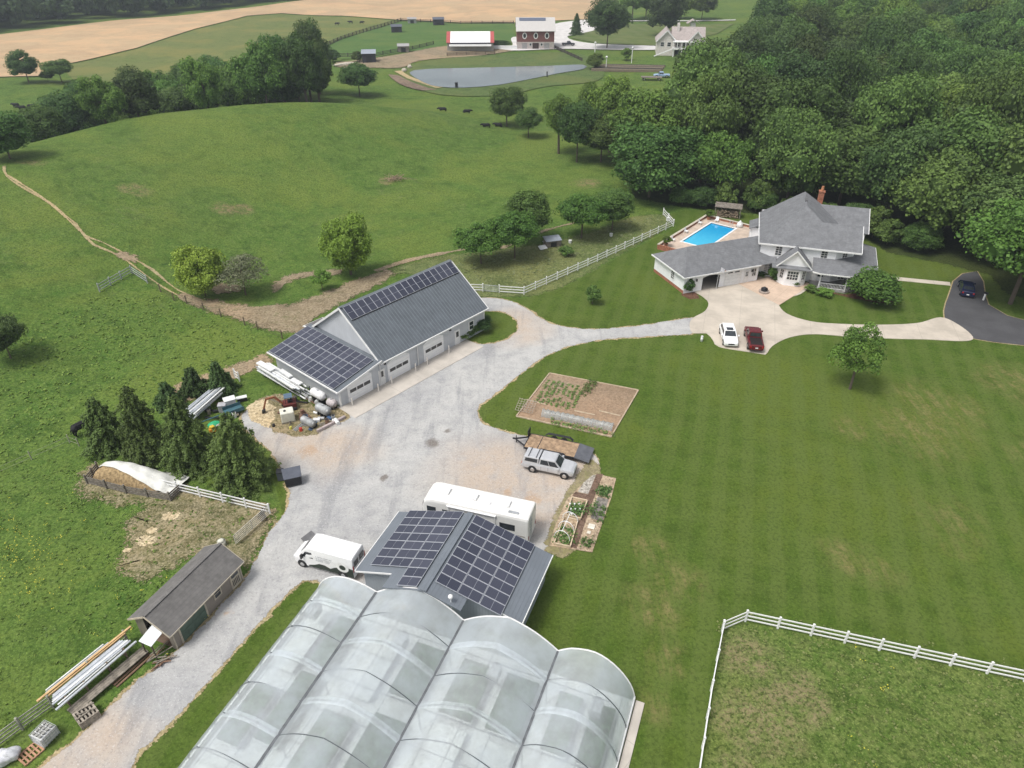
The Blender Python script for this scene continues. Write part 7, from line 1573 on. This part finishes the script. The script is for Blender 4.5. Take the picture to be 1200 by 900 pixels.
# ------------------------------------------------------------------ far farmstead
def tall(px, py, **k): p = at(px, py); return p
def barn_white():
    a, b = at(527, 61), at(576, 60); L = (b - a).length + 2.2; t = thing('cattle_barn', 'open cattle barn with bright white roof and red roof ends beyond the pond', 'barn', (a.x - 1.4, a.y + 2, a.z), 1.5)
    GWH = M('grey_barn_wall', (.36, .35, .32), .8); RE = M('red_roof_end', (.42, .09, .085), .6)
    D = 13; mb = MB(); mb.box(.3, .3, 0, L - .3, D - .3, 3.2, GWH); mb.build('wall', t)
    mb = MB(); RW = M('bright_white_roof', (.86, .86, .85), .4, var=.02, grain=False); mb.slab([(1.6, -.4, 3.3), (L - 1.6, -.4, 3.3), (L - 1.6, D * .5, 6.6), (1.6, D * .5, 6.6)], .15, RW); mb.slab([(1.6, D * .5, 6.6), (L - 1.6, D * .5, 6.6), (L - 1.6, D + .4, 3.3), (1.6, D + .4, 3.3)], .15, RW); mb.build('roof', t)
    for x0, x1 in ((0, 1.58), (L - 1.58, L)): mb = MB(); mb.slab([(x0, -.4, 3.3), (x1, -.4, 3.3), (x1, D * .5, 6.6), (x0, D * .5, 6.6)], .15, RE); mb.slab([(x0, D * .5, 6.6), (x1, D * .5, 6.6), (x1, D + .4, 3.3), (x0, D + .4, 3.3)], .15, RE); mb.build('roof_end', t)
    mb = MB(); mb.box(1.6, -.48, 2.9, L - 1.6, -.42, 3.3, M('navy_fascia', (.05, .05, .09))); mb.build('fascia', t)
    mb = MB(); mb.slab([(1.2, -2.4, 2.2), (L - 1.2, -2.4, 2.2), (L - 1.2, -.5, 2.7), (1.2, -.5, 2.7)], .1, M('pale_eave_roof', (.52, .52, .5))); mb.build('eave_roof', t)
barn_white()
def barn_brick():
    a, b = at(606, 58), at(648, 57); L = (b - a).length; t = thing('brick_barn', 'red brick barn with pale roof and three oval windows beyond the pond', 'barn', (a.x, a.y, a.z), 1)
    BR_ = M('barn_brick', (.20, .085, .075), .9, var=.15); ST = M('pale_stone_base', (.48, .42, .40), .9, var=.15); RT = M('pale_barn_roof', (.50, .48, .46), .6, var=.05); D = 15
    mb = MB(); mb.box(0, 0, 2.9, L, D, 7.2, BR_); mb.add([(-.003, 0, 7.2), (-.003, D, 7.2), (-.003, D / 2, 11)], [(0, 1, 2)], BR_); mb.add([(L + .003, 0, 7.2), (L + .003, D, 7.2), (L + .003, D / 2, 11)], [(0, 1, 2)], BR_); mb.build('wall', t)
    mb = MB(); mb.box(0, .02, 0, L, D, 2.9, ST); mb.build('stone_base', t)
    mb = MB(); mb.slab([(-.5, -.6, 7.0), (L + .5, -.6, 7.0), (L + .5, D / 2, 11.3), (-.5, D / 2, 11.3)], .15, RT); mb.slab([(-.5, D / 2, 11.3), (L + .5, D / 2, 11.3), (L + .5, D + .6, 7.0), (-.5, D + .6, 7.0)], .15, RT); mb.build('roof', t)
    mb = MB(); mb.slab([(1, D / 2 - 2.2, 10.25), (L * .78, D / 2 - 2.2, 10.25), (L * .78, D / 2 - .5, 11.2), (1, D / 2 - .5, 11.2)], .05, M('far_solar_strip', (.12, .14, .19), .3)); mb.build('solar_strip', t)
    for k in range(3):
        x = L * (.2 + .3 * k); mb = MB(); mb.add([(x + .95 * math.cos(a_), -.06, 5.2 + 1.25 * math.sin(a_)) for a_ in np.arange(0, 6.28, .4)], [tuple(range(16))], WHITE); w_ = mb.build('oval_window', t); mb = MB(); mb.add([(x + .6 * math.cos(a_), -.09, 5.2 + .85 * math.sin(a_)) for a_ in np.arange(0, 6.28, .4)], [tuple(range(16))], GLASS); mb.build('pane', w_)
    for k, (x, w_) in enumerate(((.2, 2.2), (.5, 2.6), (.8, 2.2))): mb = MB(); mb.box(L * x - w_ / 2, -.05, 0, L * x + w_ / 2, .0, 2.5, M('dark_doorway', (.05, .03, .025)) if k == 1 else M('grey_door', (.30, .29, .29))); mb.build('door', t)
    for x in (.36, .66): window(t, (L * x, 0, 1.9), (0, -1), .8, .9, 1, 1)
    a = at(592, 58); t = thing('garden_wall', 'low white yard wall and dark planting left of the brick barn', 'wall', (a.x, a.y, a.z), 0); mb = MB(); mb.box(-6, 0, 0, 5, .3, 1.5, WHITE); mb.beam((-6, 0, .8), (-9, 12, .8), .3, 1.6, WHITE); mb.build('wall', t)
    b2 = thing('hedge', 'dark hedge inside the white wall left of the brick barn', 'hedge', (a.x - 3, a.y + 8, a.z), 0); c = bpy.data.objects.new('foliage', CROWNS[('dark', 0)]); COL.objects.link(c); c.parent = b2; c.scale = (5.5, 2.2, 1.6); c.location = (0, 0, 1.2)
barn_brick()
def cream_house():
    a = at(772, 66); t = thing('cream_house', 'pale cream house with tan roofs and a raised sun deck beside the far wood', 'house', (a.x, a.y, a.z), -8); W_ = M('cream_siding', (.66, .62, .58), .7); L = 20
    def gable_block(x0, x1, y0, y1, z, rz_, axis, nm):
        mb = MB(); mb.box(x0, y0, 0, x1, y1, z, W_)
        if axis == 'y': xm = (x0 + x1) / 2; mb.add([(x0, y0, z), (x1, y0, z), (xm, y0, rz_)], [(0, 1, 2)], W_); mb.add([(x0, y1, z), (x1, y1, z), (xm, y1, rz_)], [(0, 1, 2)], W_)
        else: ym = (y0 + y1) / 2; mb.add([(x0, y0, z), (x0, y1, z), (x0, ym, rz_)], [(0, 1, 2)], W_); mb.add([(x1, y0, z), (x1, y1, z), (x1, ym, rz_)], [(0, 1, 2)], W_)
        mb.build(nm + '_wall', t); mb = MB(); o = .6
        if axis == 'y': mb.slab([(x0 - o, y0 - o, z - .2), (xm, y0 - o, rz_ + .15), (xm, y1 + o, rz_ + .15), (x0 - o, y1 + o, z - .2)], .2, SHING_T); mb.slab([(xm, y0 - o, rz_ + .15), (x1 + o, y0 - o, z - .2), (x1 + o, y1 + o, z - .2), (xm, y1 + o, rz_ + .15)], .2, SHING_T); mb.beam((x0 - o, y0 - o - .05, z - .3), (xm, y0 - o - .05, rz_), .1, .4, WHITE); mb.beam((xm, y0 - o - .05, rz_), (x1 + o, y0 - o - .05, z - .3), .1, .4, WHITE)
        else: mb.slab([(x0 - o, y0 - o, z - .2), (x1 + o, y0 - o, z - .2), (x1 + o, ym, rz_ + .15), (x0 - o, ym, rz_ + .15)], .2, SHING_T); mb.slab([(x0 - o, ym, rz_ + .15), (x1 + o, ym, rz_ + .15), (x1 + o, y1 + o, z - .2), (x0 - o, y1 + o, z - .2)], .2, SHING_T)
        mb.build(nm + '_roof', t)
    gable_block(-1, 6, 2, 14, 5.2, 9.0, 'y', 'front'); gable_block(5, 17, 5, 15, 5.0, 9.4, 'x', 'main'); gable_block(11, 17, 1, 9, 5.4, 8.9, 'y', 'side')
    mb = MB(); mb.box(5, -1.2, 2.6, 13, 2.2, 3.2, WHITE); mb.box(5, -1.2, 5.2, 13, 2.4, 5.5, WHITE)
    for x in np.linspace(5.1, 12.9, 6): mb.box(x - .12, -1.2, 3.2, x + .12, -1.0, 5.2, WHITE)
    for x in (5.3, 8.5, 12.6): mb.box(x - .2, -1.1, 0, x + .2, -.7, 2.6, WHITE)
    mb.build('sun_deck', t); mb = MB(); mb.beam((5, -1.1, 2.9), (-2, -1.3, .2), .6, .3, WHITE); mb.build('stair', t)
    for x, y in ((1.0, 1.99), (3.6, 1.99), (7.0, 2.23), (9.6, 2.23)): window(t, (x, y, 4.1), (0, -1), 1.3, 1.4, 1, 2)
    mb = MB(); mb.box(6.4, 8, 7, 7.4, 9, 11, W_); mb.build('chimney', t)
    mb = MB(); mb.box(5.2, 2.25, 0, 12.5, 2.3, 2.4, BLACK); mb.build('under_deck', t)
cream_house()
for px, py, w_, d_, h_, lb, wl, rf in [(433, 73, 5, 4, 4.2, 'dark run-in shed with grey roof at the end of the far dirt', M('dark_shed_wall', (.04, .04, .05)), RM), (473, 61, 4.5, 3, 3, 'small grey-roofed feeder on the far dirt', WD, M('grey_feeder_roof', (.34, .33, .33))), (465, 38, 5, 3.5, 3.4, 'dark animal shelter in the middle of the bright paddock', M('dark_shed_wall', (0, 0, 0)), M('slate_blue_roof', (.10, .11, .14))), (483, 27.5, 4.5, 3, 2.8, 'pale shelter on the upper edge of the bright paddock', M('pale_shelter_wall', (.30, .32, .3)), M('grey_feeder_roof', (0, 0, 0))), (514, 29.5, 5.5, 3.5, 3.6, 'dark shelter beside the tan field behind the white-roofed barn', M('dark_shed_wall', (0, 0, 0)), M('slate_blue_roof', (0, 0, 0)))]: coop(px, py, w_, d_, h_, 8, lb, wl, rf, 'animal_shelter', 'shelter')
a = at(811, 35); t = thing('garden_kiosk', 'small pale kiosk under a pitched roof on the far lawn', 'kiosk', a, 0); mb = MB(); mb.box(-1.2, -1.2, 0, 1.2, 1.2, 3.2, WHITE); mb.build('wall', t); mb = MB(); mb.slab([(-3, -2, 3.0), (0, -2, 4.8), (0, 2, 4.8), (-3, 2, 3.0)], .2, SHING_T); mb.slab([(0, -2, 4.8), (3, -2, 3.0), (3, 2, 3.0), (0, 2, 4.8)], .2, SHING_T); mb.build('roof', t)
for px, py, h_, lb in ((740, 74, 5, 'white yard lamp post near the far vegetable plot'), (710, 82, 4, 'white post with a round top at the end of the pond'), (697, 62, 3.5, 'short white post beside the large maple')): a = at(px, py); t = thing('lamp_post', lb, 'lamp post', a, 0); mb = MB(); mb.cyl((0, 0, 0), (0, 0, h_), .16, .14, WHITE, 8); mb.build('pole', t); mb = MB(); mb.blob((0, 0, h_ + .3), (.42, .42, .42), WHITE, 1, 2, 0); mb.build('globe', t, True)
FG = M('dark_garden_row', (.07, .065, .05), .9, var=.3); rr = random.Random(17)
a = at(735, 82); t = thing('vegetable_garden', 'dark fenced vegetable garden with rows below the cream house', 'garden', a, -6)
for k in range(6): mb = MB(); mb.box(-13 + k * .8, -4 + k * 1.9, 0, 12 + k * .4, -3.0 + k * 1.9, .7 + .3 * rr.random(), FG if k % 2 else M('garden_row_tan', (.22, .18, .13), .9)); mb.build('row', t)
a = at(775, 91); 
for i, (dx, m, lb) in enumerate(((0, M('light_blue_paint', (.30, .42, .58), .4), 'light blue truck parked at the edge of the far wood'), )): car('pickup_truck', lb, 'pickup truck', (a.x, a.y, a.z + .1), 175, m, 5.6, 1.95, .42, 1.1, 1.82, 1.08, 1.12, (2.1, 4.05, 2.25, 3.5), win=2, wr=.39)
a = at(765, 94); t = thing('hay_wagon', 'flat grey wagon beside the light blue truck', 'wagon', (a.x, a.y, a.z), -5); mb = MB(); mb.box(-4, -1.3, .9, 3, 1.3, 1.1, WD); mb.build('bed', t)
for x in (-3, 2):
    for s in (-1, 1): wheel(t, x, s * 1.1, .45)
for i, (x, y) in enumerate([(474, 84), (480, 80), (404, 77)]): a = at(x, y); t = thing('pale_boulder', ['pale boulder on the dam path', 'pale boulder above the dam path', 'long pale slab on the far dirt'][i], 'boulder', a, 30); mb = MB(); mb.blob((0, 0, .5), ((1.0, .8, .8), (.9, .8, .8), (4.5, .9, .6))[i], M('pale_stone', (.55, .50, .42), .9), i, 2, .15); mb.build('stone', t)
# ------------------------------------------------------------------ weeds and grass tufts on rough ground
def tufts(name, label, polys, dens, mat, seed, smin=.12, smax=.30, zoff=.03):
    rng = np.random.default_rng(seed); C = []
    for P in polys:
        xs = [p[0] for p in P]; ys = [p[1] for p in P]; n = int((max(xs) - min(xs)) * (max(ys) - min(ys)) * dens)
        X = rng.uniform(min(xs), max(xs), n); Y = rng.uniform(min(ys), max(ys), n)
        f = np.sin(X * .9 + 2 * np.sin(Y * .35)) * np.sin(Y * 1.1 + 1.7 * np.sin(X * .4)) + .6 * np.sin(X * 3.1 + Y * 2.3); k = (f + rng.normal(0, 1.1, n)) > .25; X, Y = X[k], Y[k]
        ins = np.zeros(len(X), bool)
        for i in range(len(P)):
            (x1, y1), (x2, y2) = P[i], P[(i + 1) % len(P)]; c_ = (y1 > Y) != (y2 > Y)
            with np.errstate(divide='ignore', invalid='ignore'): ins ^= c_ & (X < (x2 - x1) * (Y - y1) / (y2 - y1 + 1e-12) + x1)
        C.append(np.stack([X[ins], Y[ins]], 1))
    C = np.concatenate(C); C = np.repeat(C, 3, 0) + rng.normal(0, .10, (len(C) * 3, 2)); z = H(C[:, 0], C[:, 1]) + zoff + rng.uniform(0, .08, len(C))
    me = leaf_mesh(name, np.column_stack([C, z]), rng.normal(0, .6, (len(C), 3)) + np.array([0, 0, 2.2]), rng.uniform(smin, smax, len(C)), rng.uniform(0, 1, len(C)), mat); o = bpy.data.objects.new(name, me); COL.objects.link(o); tag(o, label, 'grass', kind='stuff'); print(name, len(C))
LP = [tuple(p) for p in pix([(-20, 905), (60, 830), (150, 752), (200, 700), (262, 650), (300, 600), (190, 560), (95, 560), (60, 520), (-20, 560)])]
tufts('grass_tufts', 'rough pasture grass tufts left of the lane', [LP], 3.2, leaf_mat('tuft_leaves', (.065, .140, .018), (.15, .25, .035), .02), 3)
tufts('grass_tufts', 'pasture grass tufts between the path and the spruces', [pix([(-20, 560), (60, 520), (120, 500), (200, 450), (315, 405), (200, 345), (100, 350), (-20, 420)])], 3, bpy.data.materials['tuft_leaves'], 4, .2, .42)
tufts('grass_tufts', 'rough grass tufts in the white-fenced paddock', [[(14, 12), (16, 36.5), (19.2, 37), (48, 31), (52, 26), (40, 12)]], 4.0, leaf_mat('paddock_tuft_leaves', (.075, .125, .025), (.19, .22, .075), .02), 5, .12, .28)
tufts('meadow_weeds', 'pale seeding grass in the meadow strip below the creek trees', [pix([(520, 318), (560, 296), (640, 285), (740, 256), (778, 255), (700, 305), (620, 340), (585, 345)])], 2.2, leaf_mat('meadow_weed_leaves', (.13, .18, .055), (.32, .34, .17), .02), 6, .25, .5)
# understorey bushes along the wood edge
EB = pix([(760, 243), (800, 243), (835, 246), (880, 250), (925, 256), (965, 262), (1005, 272), (1040, 290), (1075, 297), (1110, 303)])
rr = random.Random(31)
for i, (a, b) in enumerate(zip(EB[:-1], EB[1:])):
    for k in range(rr.choice((0, 1, 1, 2))):
        u = (k + rr.random()) / 3; x, y = a[0] + (b[0] - a[0]) * u, a[1] + (b[1] - a[1]) * u
        tree([('small', 0), ('oak', 1), ('dark', 0)][rr.randrange(3)], x, y + 1.5, rr.uniform(3, 6.5), rr.uniform(2.2, 3.6), 'low leafy bush at the lawn edge of the wood', 'bushes along the wood edge', 'bush', trunk_frac=.02, cat='bush')

FL_ = NT('yellow_petals'); FLM = FL_.finish((.50, .46, .05), .7)
rng = np.random.default_rng(77); C = []
for px, py, n, sp in ((30, 655, 90, 2.2), (15, 640, 70, 1.8), (45, 690, 50, 2.0), (22, 672, 60, 1.6), (60, 630, 40, 2.2), (8, 612, 40, 1.8), (205, 745, 25, 1.5), (150, 700, 20, 1.8), (1045, 800, 16, 1.2), (1010, 885, 16, 1.0)):
    p = at(px, py)
    for _ in range(int(n * .38)): x, y = p.x + rng.normal(0, sp), p.y + rng.normal(0, sp); C.append((x, y, h1(x, y) + .3))
C = np.array(C); C = np.repeat(C, 3, 0) + rng.normal(0, .12, (len(C) * 3, 3)) * np.array([1, 1, .3])
o = bpy.data.objects.new('wildflowers', leaf_mesh('wildflowers', C, rng.normal(0, .4, C.shape) + np.array([0, 0, 2]), rng.uniform(.07, .14, len(C)), rng.uniform(0, 1, len(C)), FLM)); COL.objects.link(o); tag(o, 'small yellow wildflowers dotted over the rough grass', 'wildflowers', kind='stuff')
# ------------------------------------------------------------------ air, light, camera
hz = MB(); t = NT('haze'); pv = t.n('VolumePrincipled'); pv.inputs['Color'].default_value = (.80, .88, .98, 1); pv.inputs['Density'].default_value = .00030; pv.inputs['Anisotropy'].default_value = .2
t.t.links.new(pv.outputs[0], t.out.inputs['Volume'])
hz.box(-720, -60, -3.5, 720, 900, 95, t.m); o = hz.build('haze'); o['kind'] = 'stuff'; o['label'] = 'thin pale haze over the valley'; o['category'] = 'haze'
w = bpy.data.worlds.new('World'); sc.world = w; w.use_nodes = True; nt = w.node_tree; nt.nodes.clear()
ELEV, SROT = R(62), R(236)   # sun from the left, slightly behind the camera
sky = nt.nodes.new('ShaderNodeTexSky'); sky.sky_type = 'NISHITA'; sky.sun_disc = False; sky.sun_elevation = ELEV; sky.sun_rotation = SROT
sky.air_density = 1.0; sky.dust_density = 4.0; sky.ozone_density = 1.0
hs = nt.nodes.new('ShaderNodeHueSaturation'); hs.inputs['Saturation'].default_value = .26
bg = nt.nodes.new('ShaderNodeBackground'); bg.inputs['Strength'].default_value = .13
wo = nt.nodes.new('ShaderNodeOutputWorld')
nt.links.new(sky.outputs[0], hs.inputs['Color']); nt.links.new(hs.outputs[0], bg.inputs['Color']); nt.links.new(bg.outputs[0], wo.inputs[0])
sl = bpy.data.lights.new('sun', 'SUN'); sl.energy = 1.9; sl.angle = R(19); sl.color = (1, .965, .91)
so = bpy.data.objects.new('sun', sl); COL.objects.link(so)
d = Vector((math.cos(ELEV) * math.sin(SROT), math.cos(ELEV) * math.cos(SROT), math.sin(ELEV)))  # towards the sun
so.rotation_euler = d.to_track_quat('Z', 'Y').to_euler()
cam = bpy.data.cameras.new('camera'); cam.sensor_width = 36; cam.lens = CF / 1200 * 36; cam.clip_start = .5; cam.clip_end = 6000
co = bpy.data.objects.new('camera', cam); COL.objects.link(co); co.location = (0, 0, CH); co.rotation_euler = (math.pi / 2 - CP, 0, 0); sc.camera = co
sc.view_settings.view_transform = 'Standard'; sc.view_settings.look = 'None'; sc.view_settings.gamma = 1; sc.view_settings.exposure = .40
sc.render.engine = 'CYCLES'; c = sc.cycles
c.max_bounces = 5; c.diffuse_bounces = 2; c.glossy_bounces = 2; c.transmission_bounces = 3; c.transparent_max_bounces = 10; c.volume_bounces = 0
c.use_denoising = True; c.volume_step_rate = 4
